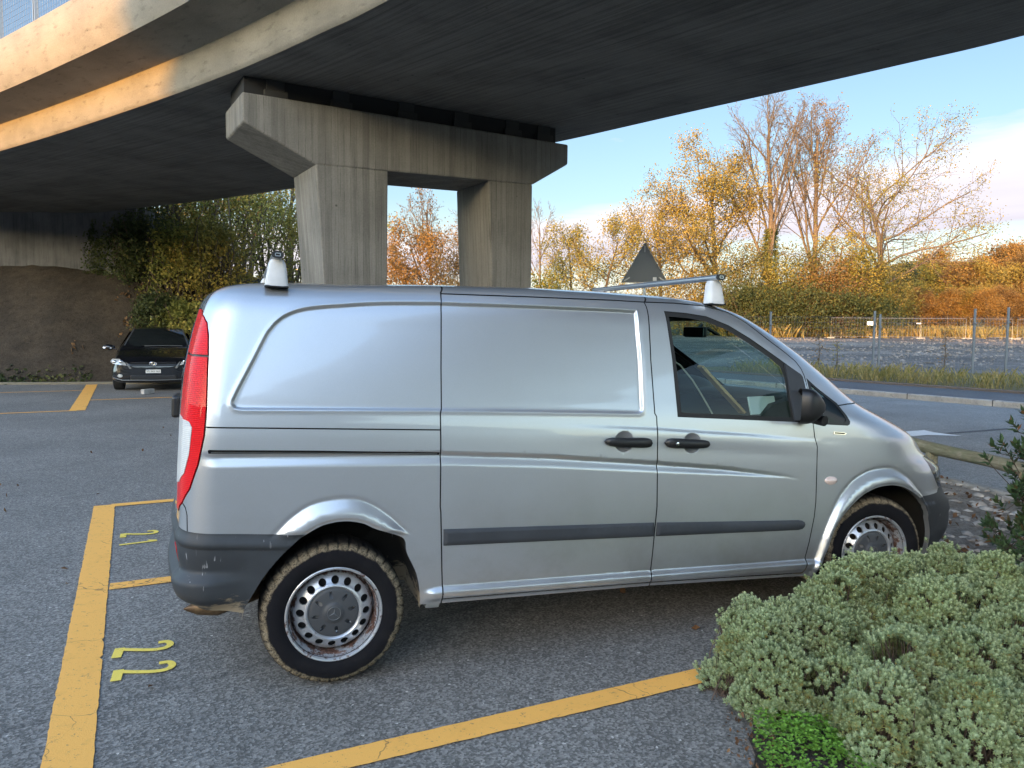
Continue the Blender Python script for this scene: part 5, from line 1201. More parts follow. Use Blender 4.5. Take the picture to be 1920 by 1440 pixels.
BASE = dict(depth=3, segs=[7, 5, 4, 3], wob=[.07, .16, .2, .25], lift=[.02, .05, .03, .0], n=[11, 7, 5, 0], f0=[.3, .25, .2, 0], ang=[.95, .75, .75, 0], len=[.55, .5, .45, 0], rad=[.5, .5, .5, 0], shape=lambda f: 1.25-.8*f)
def tree(name, loc, H, label, leaves, cfg={}, lsize=.22, lper=8, spread=.35, seed=1, bk='bark', trunk_r=None, lean=(0, 0), group=None, lcut=None, ivy=0, cat='tree'):
    r = np.random.default_rng(seed); c = dict(BASE); c.update(cfg); br = Branches()
    tr_ = trunk_r or H*.016
    grow(br, r, np.zeros(3), np.array([lean[0], lean[1], 1.]), H*.80, tr_, 0, c)
    o = empty(name, loc, 0, label, cat, group)
    mesh_np('trunk', np.concatenate(br.V), br.F, M[bk], o, True)
    if leaves:
        P = []
        for t in br.tips:
            k = r.poisson(lper)
            if lcut and not lcut(t[-1], r): continue
            if k: 
                f = r.uniform(.15, 1.05, k)*(len(t)-1); i = np.minimum(f.astype(int), len(t)-2); P.append(t[i]+(t[i+1]-t[i])*(f-i)[:, None]+r.normal(size=(k, 3))*spread)
        if P: leaf_mesh('crown', np.concatenate(P), lsize, LF[leaves], o, r)
    if ivy:
        n = int(ivy*260); z = r.uniform(0, 1, n)**.8*ivy; a = r.uniform(0, 2*math.pi, n); rr = tr_*1.1+np.abs(r.normal(size=n))*.38*(1-.5*z/ivy); 
        leaf_mesh('ivy', np.c_[lean[0]*z+rr*np.cos(a), lean[1]*z+rr*np.sin(a), z], .24, LF['ivy'], o, r)
    return o
def shrub(name, loc, rx, ry, h, label, leaves, n=2500, lsize=.16, seed=1, group=None, stems=9, cat='shrub', rz=0, holes=.35):
    r = np.random.default_rng(seed); o = empty(name, loc, rz, label, cat, group); br = Branches(); tips = []
    for i in range(stems):
        a = r.uniform(0, 2*math.pi); k = r.uniform(.1, .9); e = np.array([rx*k*math.cos(a), ry*k*math.sin(a), h*r.uniform(.7, 1.0)])
        p = np.array([[0, 0, 0], e*[.35, .35, .4]+r.normal(size=3)*.08*h, e*[.8, .8, .8]+r.normal(size=3)*.05*h, e]); p[0, :2] = e[:2]*.25; br.seg(p, np.linspace(.022, .006, 4)*h**.5, 4)
    mesh_np('stems', np.concatenate(br.V), br.F, M['bark'], o, True)
    # leaf clumps on an uneven dome
    nc = max(8, n//38); cz = r.uniform(.05, 1, nc)**.75; ca = r.uniform(0, 2*math.pi, nc); cr_ = np.sqrt(np.clip(1-(np.abs(cz-.38)/.66)**2.2, .03, 1))*r.uniform(.35, 1.02, nc)
    C = np.c_[rx*cr_*np.cos(ca), ry*cr_*np.sin(ca), h*cz*r.uniform(.86, 1.06, nc)]
    P = np.repeat(C, n//nc, axis=0); P = P+r.normal(size=P.shape)*np.array([rx, ry, h])*[.13, .13, .085]; P[:, 2] = np.maximum(P[:, 2], .03*h)
    leaf_mesh('foliage', P, lsize, LF[leaves], o, r); return o
def px_at(px, Y): return (px-960)/1431.06*Y*1.0
GZ = lambda Y: 1.0
# ---- row of trees beyond the gravel lot
R_ = 'autumn trees beyond the gravel lot'
tree('oak_tree', (px_at(1342, 88), 88, 1.1), 20.5, 'broad golden oak right of the triangular sign, lit orange', 'gold', dict(n=[16, 8, 6, 0], ang=[1.05, .8, .8, 0], len=[.56, .50, .42, 0], wob=[.04, .12, .18, .22], f0=[.26, .2, .2, 0], shape=lambda f: 1.15-.5*f, bias=(-.12, 0, 0), rmin=.02), .23, 30.0, .5, 23, lean=(-.02, 0), group=R_, trunk_r=.42)
BARE = dict(n=[14, 9, 6, 4], depth=4, segs=[8, 6, 4, 3, 2], wob=[.03, .08, .13, .2, .2], lift=[.0, .075, .05, .03, 0], ang=[.50, .5, .55, .6], len=[.60, .48, .42, .5], f0=[.28, .2, .2, .2], rad=[.5, .5, .5, .6], shape=lambda f: 1.25-.85*f, rmin=.018)
tree('bare_tree', (px_at(1438, 87), 87, 1.1), 27.5, 'tall bare tree with ivy covered forked trunk, leftmost of the tall pair', None, BARE, seed=5, bk='bark_pale', trunk_r=.44, group=R_, ivy=12)
tree('sparse_tree', (px_at(1522, 88), 88, 1.1), 28, 'tall narrow tree with a few brown leaves near its top', 'brown', dict(BARE, ang=[.45, .5, .55, .6]), .22, 1.3, .3, 12, bk='bark_pale', trunk_r=.40, group=R_, lcut=lambda p, r: r.random() < np.clip((p[2]-8)/16, .08, .6))
tree('spreading_tree', (px_at(1640, 86), 86, 1.1), 20.5, 'wide leaning tree with thin foliage reaching far right', 'olive', dict(n=[14, 9, 6, 0], ang=[.95, .7, .75, 0], len=[.72, .55, .5, 0], lift=[.02, .05, .03, 0], f0=[.22, .2, .2, 0], shape=lambda f: 1.2-.45*f, bias=(.42, 0, .05), rmin=.022), .20, 13.0, .36, 31, lean=(.13, 0), group=R_, trunk_r=.46, bk='bark_pale')
tree('young_tree', (px_at(1566, 85), 85, 1.1), 12.5, 'small yellow tree between the tall sparse tree and the leaning tree', 'yellow', dict(n=[10, 7, 5, 0], rmin=.02), .21, 9, .40, 41, group=R_)
tree('golden_tree', (px_at(1235, 90), 90, 1.1), 17, 'golden tree directly behind the triangular sign', 'gold', dict(n=[12, 8, 5, 0], len=[.62, .52, .45, 0], f0=[.18, .2, .2, 0], rmin=.02), .22, 15, .5, 51, group=R_)
tree('olive_tree', (px_at(1135, 86), 86, 1.1), 13.5, 'yellow green tree left of the sign above the van roof', 'yellow', dict(n=[12, 8, 5, 0], len=[.6, .52, .45, 0], f0=[.15, .2, .2, 0], rmin=.02), .21, 15., .5, 61, group=R_)
tree('olive_tree', (px_at(1068, 88), 88, 1.1), 13.0, 'slim olive tree beside the right column with a pointed top', 'olive', dict(n=[11, 7, 5, 0], ang=[.7, .7, .7, 0], f0=[.15, .2, .2, 0], rmin=.02), .21, 14., .42, 71, group=R_)
shrub('roadside_shrub', (px_at(1030, 80), 80, 1), 3.2, 2.5, 6.2, 'low olive shrub at the foot of the right column', 'olive', 2200, .30, 72, R_)
tree('bare_tree', (px_at(1012, 95), 95, 1), 16.5, 'thin bare tree just right of the right column', None, dict(BARE, n=[10, 7, 5, 3]), seed=9, bk='bark_pale', group=R_, trunk_r=.2)
TH = 'thicket along the far side of the gravel lot'
for i, (px, Y, rx, h, lf, lb) in enumerate([
    (1290, 83, 4.2, 6.5, 'gold', 'golden thicket below the broad oak'), (1352, 81, 4.0, 8.0, 'mixed', 'green and yellow thicket left of the ivy covered tree'),
    (1410, 80, 4.4, 9.0, 'mixed', 'bushy yellow green thicket at the foot of the ivy covered tree'), (1462, 79, 4.0, 7.5, 'olive', 'olive thicket between the bare tree and the narrow tree'),
    (1508, 80, 3.8, 8.6, 'mixed', 'yellow green thicket in front of the tall narrow tree'), (1552, 78, 4.0, 7.4, 'brown', 'brownish thicket below the small yellow tree'),
    (1600, 79, 4.2, 8.6, 'olive', 'olive thicket left of the leaning tree trunk'), (1650, 79, 3.8, 7.8, 'mixed', 'yellow green bush at the foot of the leaning tree'),
    (1440, 77, 4.2, 4.6, 'green', 'dark green bush low under the bare tree'), (1500, 76, 4.2, 4.6, 'green', 'dark green bush low under the narrow tree'),
    (1565, 76, 4.4, 4.4, 'green', 'dark green bush behind the nearest fence panel'), (1380, 77, 4.2, 5., 'green', 'dark green bush low behind the roof bar'), (1625, 77, 3.8, 4.0, 'green', 'dark green bush right of the white plate on the fence')]):
    shrub('thicket', (px_at(px, Y+3.2), Y+3.2, 1.0), rx*1.08, 3.0, h*1.06, lb, lf, 5600, .21, 80+i, TH)
# ---- wooded slope at far right
W_ = 'trees on the wooded slope at right'
kinds = {}
def far_tree(kind, px, Y, z, H, rz):
    key = kind
    lab = {'brown': 'brown leaved tree', 'orange': 'orange leaved tree', 'conifer': 'dark green conifer', 'olive': 'dull olive tree', 'gold': 'golden leaved tree'}[kind]
    return key
wood = [('conifer', 1694, 112, 1.5, 12.5, 'dark conifer at the left end of the wooded slope, beside the leaning tree'), ('olive', 1722, 118, 2, 11.5, 'olive tree below the distant tower'), ('conifer', 1742, 124, 2.2, 11, 'conifer below the distant long building'),
        ('brown', 1765, 120, 2, 10.5, 'brown tree under the distant long building'), ('orange', 1752, 150, 4, 15, 'orange tree crown just below the distant long building'), ('brown', 1795, 128, 2.2, 12.5, 'brown tree under the small distant house'), ('orange', 1822, 118, 1.8, 12.5, 'orange tree right of the small distant house'),
        ('brown', 1846, 132, 2.5, 15.5, 'tall brown tree on the skyline at right'), ('gold', 1868, 112, 1.6, 11.5, 'golden tree behind the right fence posts'), ('orange', 1892, 122, 2, 15, 'tall orange tree near the right edge'), ('brown', 1915, 114, 1.7, 13.5, 'brown tree at the right edge'), ('conifer', 1880, 160, 5, 17, 'conifer rising on the skyline at right'),
        ('orange', 1940, 118, 2, 15, 'orange tree cut by the right edge'), ('olive', 1705, 104, 1.4, 7.5, 'low olive tree behind the temporary fence'), ('brown', 1738, 102, 1.4, 6.8, 'low brown tree behind the temporary fence'), ('orange', 1775, 100, 1.4, 6.6, 'low orange tree behind the gap in the fence'),
        ('gold', 1810, 102, 1.4, 7.0, 'low golden tree left of the right fence posts'), ('orange', 1850, 98, 1.3, 6.6, 'low orange tree between the right fence posts'), ('brown', 1888, 100, 1.4, 7.0, 'low brown tree right of the fence posts'), ('orange', 1925, 98, 1.3, 7.0, 'low orange tree at the right edge behind the fence'),
        ('brown', 1970, 112, 1.5, 12, 'brown tree just outside the right edge'), ('olive', 1960, 100, 1.3, 8, 'low olive tree just outside the right edge')]
protoT = {}
for i, (k, px, Y, z, H, lb) in enumerate(wood):
    if k not in protoT:
        nm = {'brown': 'brown_tree', 'orange': 'orange_tree', 'conifer': 'conifer', 'olive': 'olive_tree', 'gold': 'golden_tree'}[k]
        cf = dict(n=[13, 7, 5, 0], f0=[.14, .2, .2, 0], rmin=.02) if k != 'conifer' else dict(n=[26, 8, 4, 0], f0=[.08, .2, .2, 0], ang=[1.5, .6, .6, 0], len=[.30, .45, .4, 0], lift=[0, -.02, 0, 0], wob=[.02, .06, .1, .1], shape=lambda f: 1.3-1.15*f)
        protoT[k] = (tree(nm, (0, 0, 0), 12, lb, k, cf, .26, 17, .5, 200+i, bk='bark', group=W_), 12.)
        o = protoT[k][0]
    else: o = copy_tree(protoT[k][0])
    o['label'] = lb; o.location = (px_at(px, Y), Y, z-.3); s = H/12.; o.scale = (s*rnd.uniform(.95, 1.2), s*rnd.uniform(.95, 1.2), s); o.rotation_euler = (0, 0, rnd.uniform(0, 6.28))
# ---- between and left of the columns
B_ = 'trees behind the bridge pier'
tree('orange_tree', (px_at(795, 58), 58, 1.0), 9.0, 'dense bright orange tree seen between the two columns', 'orange', dict(n=[15, 8, 6, 0], f0=[.1, .15, .2, 0], len=[.52, .5, .45, 0], rmin=.012), .15, 17, .32, 301, group=B_)
tree('orange_tree', (px_at(868, 60), 60, 1.0), 8.6, 'orange tree half hidden by the right column', 'orange', dict(n=[12, 8, 5, 0], f0=[.1, .2, .2, 0], rmin=.012), .15, 14, .32, 302, group=B_)
tree('bare_tree', (px_at(812, 66), 66, .9), 13.2, 'pale nearly bare treetop rising behind the orange tree', 'brown', dict(BARE, n=[10, 8, 5, 3], rmin=.013), .18, .35, .2, 303, bk='bark_pale', group=B_, trunk_r=.2)
tree('bare_tree', (px_at(885, 70), 70, .9), 12.5, 'bare tree touching the left edge of the right column', None, dict(BARE, n=[9, 7, 5, 3], rmin=.013), seed=304, bk='bark_pale', group=B_, trunk_r=.18)
shrub('roadside_shrub', (px_at(740, 56), 56, .9), 2.2, 2., 4.6, 'dark shrub against the right side of the left column', 'brown', 1500, .2, 305, B_)
BK = 'trees and shrubs on the bank behind the black car'
tree('maple_tree', (px_at(470, 37), 37, 3.0), 9.6, 'olive tree with a dark forked trunk left of the roof bar', 'bankmix', dict(n=[13, 8, 6, 0], f0=[.18, .2, .2, 0], len=[.6, .52, .45, 0], rmin=.010), .135, 5.5, .22, 311, group=BK)
tree('maple_tree', (px_at(545, 40), 40, 2.5), 10.0, 'olive tree against the left side of the left column', 'bankgold', dict(n=[13, 8, 6, 0], f0=[.12, .2, .2, 0], len=[.58, .52, .45, 0], rmin=.010), .135, 5, .22, 312, group=BK)
tree('maple_tree', (px_at(405, 36), 36, 3.1), 9.0, 'orange brown tree above the tail light in the background', 'bankgold', dict(n=[13, 8, 6, 0], f0=[.15, .2, .2, 0], len=[.55, .52, .45, 0], rmin=.010), .13, 5, .22, 313, group=BK)
tree('maple_tree', (px_at(330, 34), 34, 3.3), 8.0, 'yellow green tree rising behind the bank shrubs', 'mixed', dict(n=[13, 8, 6, 0], f0=[.12, .2, .2, 0], len=[.55, .52, .45, 0], rmin=.010), .13, 8, .22, 314, group=BK)
for i, (px, Y, rx, h, lf, lb) in enumerate([(232, 27.4, 1.3, 3.6, 'green', 'dark green shrub against the end of the abutment'), (272, 28.2, 1.5, 4.6, 'green', 'tall dark green shrub on the bank right of the abutment'), (318, 28.0, 1.5, 5.0, 'bankgold', 'tall green and yellow shrub above the black car'),
    (366, 28.2, 1.5, 4.8, 'bankmix', 'tall olive shrub beside the van tail light'), (412, 28.6, 1.6, 4.4, 'bankgold', 'green and gold shrub just above the rear end of the van roof'), (452, 29, 1.7, 4.0, 'bankmix', 'green yellow shrub hidden partly by the van roof'), (505, 31, 1.8, 3.8, 'olive', 'olive shrub behind the rear roof bar'), (552, 33, 1.8, 3.6, 'olive', 'olive shrub at the foot of the left column'),
    (250, 25.9, 1.0, 1.9, 'green', 'low dark shrub on the slope below the end of the abutment'), (292, 25.6, 1.2, 2.5, 'green', 'dark green shrub half way down the slope above the black car'), (335, 25.3, 1.2, 2.6, 'bankmix', 'green yellow shrub half way down the slope above the black car'), (380, 25.4, 1.2, 2.7, 'bankgold', 'olive shrub half way down the slope behind the tail light'), (300, 24.3, .8, 1.2, 'green', 'low ivy mound low on the slope left of the black car roof'), (352, 24.0, .9, 1.4, 'bankmix', 'low mixed shrub low on the slope right of the black car'), (420, 25.8, 1.2, 2.6, 'yellow', 'yellow shrub on the slope hidden mostly by the van')]):
    x = px_at(px, Y); shrub('bank_shrub', (x, Y, float(bank_z(np.array(x), np.array(Y)))-.1), rx, 1.1, h, lb, lf, 3300, .105, 330+i, BK, stems=16)
# ivy on the abutment and on the bank
r = np.random.default_rng(5); P = []
for k in range(5):
    x0_ = -.3-1.6*r.random() if k else -.25; z = 0
    for i in range(260): P.append((-12.7+x0_+r.normal()*.10*(1.2-z/3)+.05*z*k*.5, 25.98-r.random()*.06, 3.3+z)); z = r.random()*(2.3-.35*k)
leaf_mesh('ivy', np.array(P), .09, LF['green'], None, r); o = bpy.data.objects['ivy']
for o in [x for x in bpy.data.objects if x.name.startswith('ivy') and x.parent is None]: tag(o, 'dark ivy strands climbing the right end of the abutment wall', 'ivy')
n = 5200; X = r.uniform(-20, -2, n); Y = r.uniform(21.6, 28, n); f = np.interp(X, FX, FY)
kp = (Y > f-.35) & ((vnoise(X, Y, .75, 7)+.35*np.clip((X+12.5)/3, -1.5, 1)) > .28); X, Y = X[kp], Y[kp]
o = leaf_mesh('leaf_litter', np.c_[X, Y, bank_z(X, Y)+.03], .13, leaf_mat('fallen_leaves', [(.35, (.07, .04, .02)), (.5, (.18, .10, .04)), (.6, (.30, .19, .06)), (.7, (.09, .10, .03))], .6, 5), None, r, jitter=.5); tag(o, kind='stuff')
n = 1500; X = r.uniform(-18.5, -12.3, n); Y = np.interp(X, FX, FY)+np.abs(r.normal(size=n))*.35-.25
o = leaf_mesh('ground_ivy', np.c_[X, Y, bank_z(X, Y)+.05], .12, LF['green'], None, r); tag(o, kind='stuff')
# ---- grasses
def blades(name, P, h, w, m, r, lean=.35):
    n = len(P); a = r.uniform(0, 2*math.pi, n); hh = h*r.uniform(.45, 1.25, n); dx, dy = np.cos(a), np.sin(a); l = r.uniform(.1, lean*2, n)*hh
    V = np.stack([np.c_[P[:, 0]-dy*w, P[:, 1]+dx*w, P[:, 2]], np.c_[P[:, 0]+dy*w, P[:, 1]-dx*w, P[:, 2]], np.c_[P[:, 0]+dx*l*.4+dy*w*.7, P[:, 1]+dy*l*.4-dx*w*.7, P[:, 2]+hh*.6], np.c_[P[:, 0]+dx*l, P[:, 1]+dy*l, P[:, 2]+hh]], 1).reshape(-1, 3)
    return mesh_np(name, V, np.arange(4*n).reshape(n, 4), m)
M['dry'] = leaf_mat('dry_grass', [(.35, (.12, .12, .035)), (.46, (.24, .20, .06)), (.56, (.38, .29, .12)), (.66, (.20, .20, .05))], 1.2, 9, .3)
n = 9500; S_ = r.uniform(-26, 8, n); Wd = 2.95+np.clip(-S_-8, 0, 40)*.14+r.uniform(0, 1, n)**1.3*4.2
X = fk[0]+rd[0]*S_+rn[0]*Wd; Y = fk[1]+rd[1]*S_+rn[1]*Wd; kp = (Y < 30.5-(X-14)*.42+.6) & (vnoise(X, Y, 2.3, 3)+.6*vnoise(X, Y, .7, 1)+r.normal(size=n)*.2 > -.02); X, Y = X[kp], Y[kp]
tag(blades('verge_grass', np.c_[X, Y, np.full(len(X), .12)], .46, .010, M['dry'], r), kind='stuff')
n = 16000; X = r.uniform(22, 75, n); Y = r.uniform(75.5, 84, n); kp = vnoise(X, Y, .5, 3)+(Y-79)*.22 > -.1
tag(blades('tall_grass', np.c_[X, Y, lot_z(X, Y)][kp], 1.15, .05, M['dry'], r), kind='stuff')
# dry stalks in the verge
for i, (px, yb, yt, Y, lb) in enumerate([(1534, 690, 632, 28, 'tall dark weed stalk left of the middle fence post'), (1770, 680, 622, 28, 'thin dark weed stalk left of the right fence posts'), (1568, 688, 640, 28.5, 'sprawling weed stalk beside the taller one')]):
    x = px_at(px, Y); rr = np.random.default_rng(i+4); br = Branches(); h = 1.66-(yt-621)/1431*Y; h = max(h, 1.1)
    br.seg([[0, 0, 0], [.03, 0, h*.5], [0, .02, h]], [.02, .015, .006], 4)
    for k in range(14): z = h*rr.uniform(.25, .98); a = rr.uniform(0, 6.28); br.seg([[0, 0, z], [.16*math.cos(a), .16*math.sin(a), z+.13]], [.008, .003], 3)
    o = empty('weed', (x, Y, .1), 0, lb, 'weed', 'weed stalks on the verge'); mesh_np('stalk', np.concatenate(br.V), br.F, M['bark'], o)
    leaf_mesh('leaves', np.c_[rr.normal(size=120)*.12, rr.normal(size=120)*.1, rr.uniform(.15, 1, 120)*h], .06, LF['brown'] if i < 2 else LF['olive'], o, rr)
# ============================================================ planting in the foreground
def bush_mat(name, tip, mid, old):
    m = bpy.data.materials.new(name); m.use_nodes = True; t = m.node_tree; t.nodes.clear(); o = N(t, 'ShaderNodeOutputMaterial')
    at_ = N(t, 'ShaderNodeAttribute', attribute_name='age'); v = coords(m); c = rmp(m, at_.outputs['Fac'], [(0, tip), (.45, mid), (.72, tuple((a+b)/2 for a, b in zip(mid, old))), (1, old)])
    c = mixc(m, 1.0, c, rmp(m, noise(m, v, 60, 2), [(.3, .82), (.7, 1.15)]), 'MULTIPLY'); c = mixc(m, 1.0, c, rmp(m, noise(m, v, 3.5, 3), [(.3, .85), (.7, 1.1)]), 'MULTIPLY')
    d = N(t, 'ShaderNodeBsdfPrincipled', inp={'Roughness': .5}); d.inputs['Specular IOR Level'].default_value = .35; tr = N(t, 'ShaderNodeBsdfTranslucent'); mxs = N(t, 'ShaderNodeMixShader', inp={0: .22})
    L(m, c, d.inputs['Base Color']); L(m, c, tr.inputs['Color']); L(m, d.outputs[0], mxs.inputs[1]); L(m, tr.outputs[0], mxs.inputs[2]); L(m, mxs.outputs[0], o.inputs[0]); return m
M['hebe'] = bush_mat('grey_green_leaves', (.52, .60, .36), (.27, .345, .155), (.40, .30, .085)); M['twig'] = mat('brown_twigs', (.085, .058, .042), .9)
def leaves_oriented(name, P, D, U, ln, wd, age, m, parent, fold=.18, curl=.12):
    """pointed leaves: base P, direction D, up U"""
    n = len(P); E_ = np.cross(D, U); E_ /= np.linalg.norm(E_, axis=1)[:, None]+1e-9; U2 = np.cross(E_, D)
    l = ln[:, None]; w = wd[:, None]
    V = np.stack([P, P+D*l*.42+E_*w*.5+U2*w*fold, P+D*l*.45, P+D*l*.42-E_*w*.5+U2*w*fold, P+D*l-U2*l*-curl], 1).reshape(-1, 3)
    b = np.arange(n)[:, None]*5; F = np.concatenate([b+[[0, 1, 2]], b+[[0, 2, 3]], b+[[1, 4, 2]], b+[[2, 4, 3]]])
    o = mesh_np(name, V, F.astype(np.int64), m, parent); at_ = o.data.attributes.new('age', 'FLOAT', 'POINT'); at_.data.foreach_set('value', np.repeat(age, 5).astype(np.float32)); return o
def hebe(name, lobes, label, seed, dens_=900, gap=.42, size=.80, group='mounded grey green bushes'):
    """mounds of small rosettes; lobes (x, y, rx, ry, h, z0)"""
    r = np.random.default_rng(seed); cx, cy = lobes[0][0], lobes[0][1]; o = empty(name, (cx, cy, 0), 0, label, 'bush', group)
    C = []; Nn = []; subs = []; TN = []
    for (x, y, rx, ry, h, z0) in lobes:                       # lumps spread over each mound
        k = max(3, int(26*(rx+ry)*.5*h/.08*.95)) if rx > .12 else 2
        for q in range(k):
            a = q*2.4+r.uniform(-.4, .4); f = ((q+.5)/k)**.55; rs = (.062+.05*r.random())*min(1, rx/.2+.3); zc_ = z0+h-rs*.9-(h*.72)*f**2.6+r.normal()*.03
            if r.random() < .13: continue
            subs.append((x+rx*.80*f*math.cos(a), y+ry*.80*f*math.sin(a), max(zc_, .05), rs, rs*r.uniform(.8, 1.05)))
    for (x, y, zc_, rs, rz_) in subs:
        n = int(dens_*14*rs*rs*6.3)
        d = r.normal(size=(n, 3)); d /= np.linalg.norm(d, axis=1)[:, None]; d[:, 2] = np.where(d[:, 2] < -.55, -d[:, 2], d[:, 2])
        bmp = 1+r.normal(size=n)*.05
        C.append(np.c_[x+rs*d[:, 0]*bmp, y+rs*d[:, 1]*bmp, zc_+rz_*d[:, 2]*bmp]); Nn.append(d); TN.append(np.full(n, r.uniform(-.10, .10)+(.22 if r.random() < .10 else 0)))
    C = np.concatenate(C); Nn = np.concatenate(Nn); TN = np.concatenate(TN); keep_ = C[:, 2] > .03
    for (x, y, zc_, rs, rz_) in subs:
        q = ((C[:, 0]-x)/rs)**2+((C[:, 1]-y)/rs)**2+((C[:, 2]-zc_)/rz_)**2; keep_ &= q > .74
    for (x, y, z, rs) in ((1.81, 3.6, .42, .10), (1.37, 3.1, .40, .085), (1.27, 3.05, .34, .07), (1.455, 2.9, .40, .085), (1.88, 3.27, .43, .12), (1.3, 3.1, .18, .10), (2.2, 3.4, .44, .10), (1.62, 3.35, .45, .07), (1.72, 2.86, .44, .06)):
        q = np.sqrt(((C[:, 0]-x)/1.25)**2+(C[:, 1]-y)**2+(C[:, 2]-z)**2)/rs; keep_ &= q > 1+.30*np.sin(C[:, 0]*37+seed)*np.cos(C[:, 2]*41)+r.normal(size=len(C))*.12
    # holes where the dead wood shows
    g_ = np.sin(C[:, 0]*15+seed)*np.sin(C[:, 1]*13+seed*2)*np.sin(C[:, 2]*17+1)+.5*np.sin(C[:, 0]*31+C[:, 2]*27+seed); keep_ &= (g_ < 1.0-gap) | (r.random(len(C)) < .12)
    sp_ = r.random(len(C)) < .045; C = C+Nn*(sp_*r.uniform(.008, .035, len(C)))[:, None]
    C, Nn, TN = C[keep_], Nn[keep_], TN[keep_]
    # thin to an even spacing
    cell = .0190; key = np.floor(C/cell).astype(int); _, idx = np.unique(key, axis=0, return_index=True); C, Nn, TN = C[idx], Nn[idx], TN[idx]
    nr = len(C); A = Nn*.75+np.array([0, 0, .75])+r.normal(size=(nr, 3))*.22; A /= np.linalg.norm(A, axis=1)[:, None]
    ref = r.normal(size=(nr, 3)); X_ = np.cross(A, ref); X_ /= np.linalg.norm(X_, axis=1)[:, None]; Y_ = np.cross(A, X_)
    P = []; D = []; U = []; LN = []; WD = []; AG = []; sc = size*r.uniform(.62, 1.3, nr)
    for ring, (k, el, z, ln) in enumerate([(4, 1.30, .007, .012), (6, .92, .003, .0165), (7, .52, -.005, .0175), (6, .12, -.014, .016)]):
        for j in range(k):
            a = 2*math.pi*j/k+ring*.5+r.uniform(-.25, .25, nr); e_ = el+r.uniform(-.18, .18, nr)
            rad = X_*np.cos(a)[:, None]+Y_*np.sin(a)[:, None]; d = rad*np.cos(e_)[:, None]+A*np.sin(e_)[:, None]; u = A*np.cos(e_)[:, None]-rad*np.sin(e_)[:, None]
            P.append(C+A*(z*sc)[:, None]+rad*.0015); D.append(d); U.append(u); LN.append(ln*sc*r.uniform(.85, 1.15, nr)); WD.append(ln*sc*.46*r.uniform(.85, 1.15, nr))
            AG.append(np.clip(TN+ring*.17+r.normal(size=nr)*.06+(r.random(nr) < (.05 if ring == 3 else .012))*.6, 0, 1))
    leaves_oriented('foliage', np.concatenate(P), np.concatenate(D), np.concatenate(U), np.concatenate(LN), np.concatenate(WD), np.concatenate(AG), M['hebe'], o)
    br = Branches()
    for i in r.choice(nr, min(nr, 1300), replace=False):
        lb = min(lobes, key=lambda l: (C[i, 0]-l[0])**2+(C[i, 1]-l[1])**2); b0 = np.array([lb[0]+r.normal()*.05, lb[1]+r.normal()*.05, .0]); e_ = C[i]-A[i]*.01; m1 = b0+(e_-b0)*.55+np.array([0, 0, -.04])+r.normal(size=3)*.015
        br.seg([b0, m1, e_], [.0045, .0028, .0016], 3)
    mesh_np('twigs', np.concatenate(br.V), br.F, M['twig'], o)
    for ch in o.children: ch.data.transform(Matrix.Translation((-cx, -cy, 0)))
    return o
hebe('mounded_bush', [(1.32, 3.42, .27, .22, .41, .0), (1.16, 3.16, .17, .17, .31, .0), (1.38, 3.10, .15, .14, .26, .0), (1.56, 3.62, .26, .20, .46, .0), (1.10, 3.34, .14, .12, .36, .0)], 'grey green mounded bush, left of the large group beside the bay line', 3, 900)
hebe('mounded_bush', [(1.045, 3.49, .095, .095, .40, .0), (1.01, 3.44, .075, .075, .22, .0), (1.10, 3.52, .045, .045, .44, .0)], 'small upright grey green bush at the very end of the orange line', 5, 1100, .05)
hebe('mounded_bush', [(1.60, 2.98, .24, .20, .47, .0), (1.42, 2.80, .15, .14, .34, .0), (1.86, 3.02, .19, .18, .42, .0), (1.66, 2.70, .17, .15, .36, .0), (1.88, 2.76, .15, .14, .28, .0)], 'nearest grey green mounded bush at the bottom edge above bright clover', 8, 900)
hebe('mounded_bush', [(1.90, 3.92, .34, .24, .47, .0), (2.36, 4.02, .36, .26, .46, .0), (1.98, 3.52, .30, .22, .49, .0), (2.44, 3.70, .32, .24, .47, .0), (2.85, 3.9, .36, .30, .47, .0), (1.70, 3.80, .20, .16, .44, .0)], 'large grey green mounded bush hiding the front wheel', 13, 800)
hebe('mounded_bush', [(2.20, 3.26, .22, .18, .44, .0), (2.46, 3.32, .24, .20, .47, .0), (2.72, 3.3, .26, .24, .45, .0), (2.30, 3.04, .16, .15, .30, .0)], 'grey green mounded bush at the right edge with bare twigs showing', 17, 800, .6)
# soil under the bushes
# bright clover
r = np.random.default_rng(77); n = 2600
X = r.normal(1.13, .18, n); Y = r.normal(2.76, .19, n); kp = (X > .93+.3*np.maximum(0, Y-2.8)) & (Y < 3.12) & (vnoise(X, Y, 6, 2)+r.normal(size=n)*.3 > -.25); X, Y = X[kp], Y[kp]; n = len(X)
Z = .06+.07*np.exp(-((X-1.15)/.2)**2)*r.random(n)**.5+.02*r.random(n); P = []; D = []; U = []
for k in range(3):
    a = r.uniform(0, 6.28, n)+k*2.09; e_ = r.uniform(-.1, .4, n); d = np.c_[np.cos(a)*np.cos(e_), np.sin(a)*np.cos(e_), np.sin(e_)]; P.append(np.c_[X, Y, Z]); D.append(d); U.append(np.c_[r.normal(size=n)*.2, r.normal(size=n)*.2, np.ones(n)])
P = np.concatenate(P); o = leaves_oriented('clover', P, np.concatenate(D), np.concatenate(U), r.uniform(.010, .017, len(P)), r.uniform(.009, .014, len(P)), r.random(len(P))*.4, bush_mat('clover_leaves', (.20, .38, .055), (.12, .25, .035), (.2, .25, .05)), None); tag(o, kind='stuff')
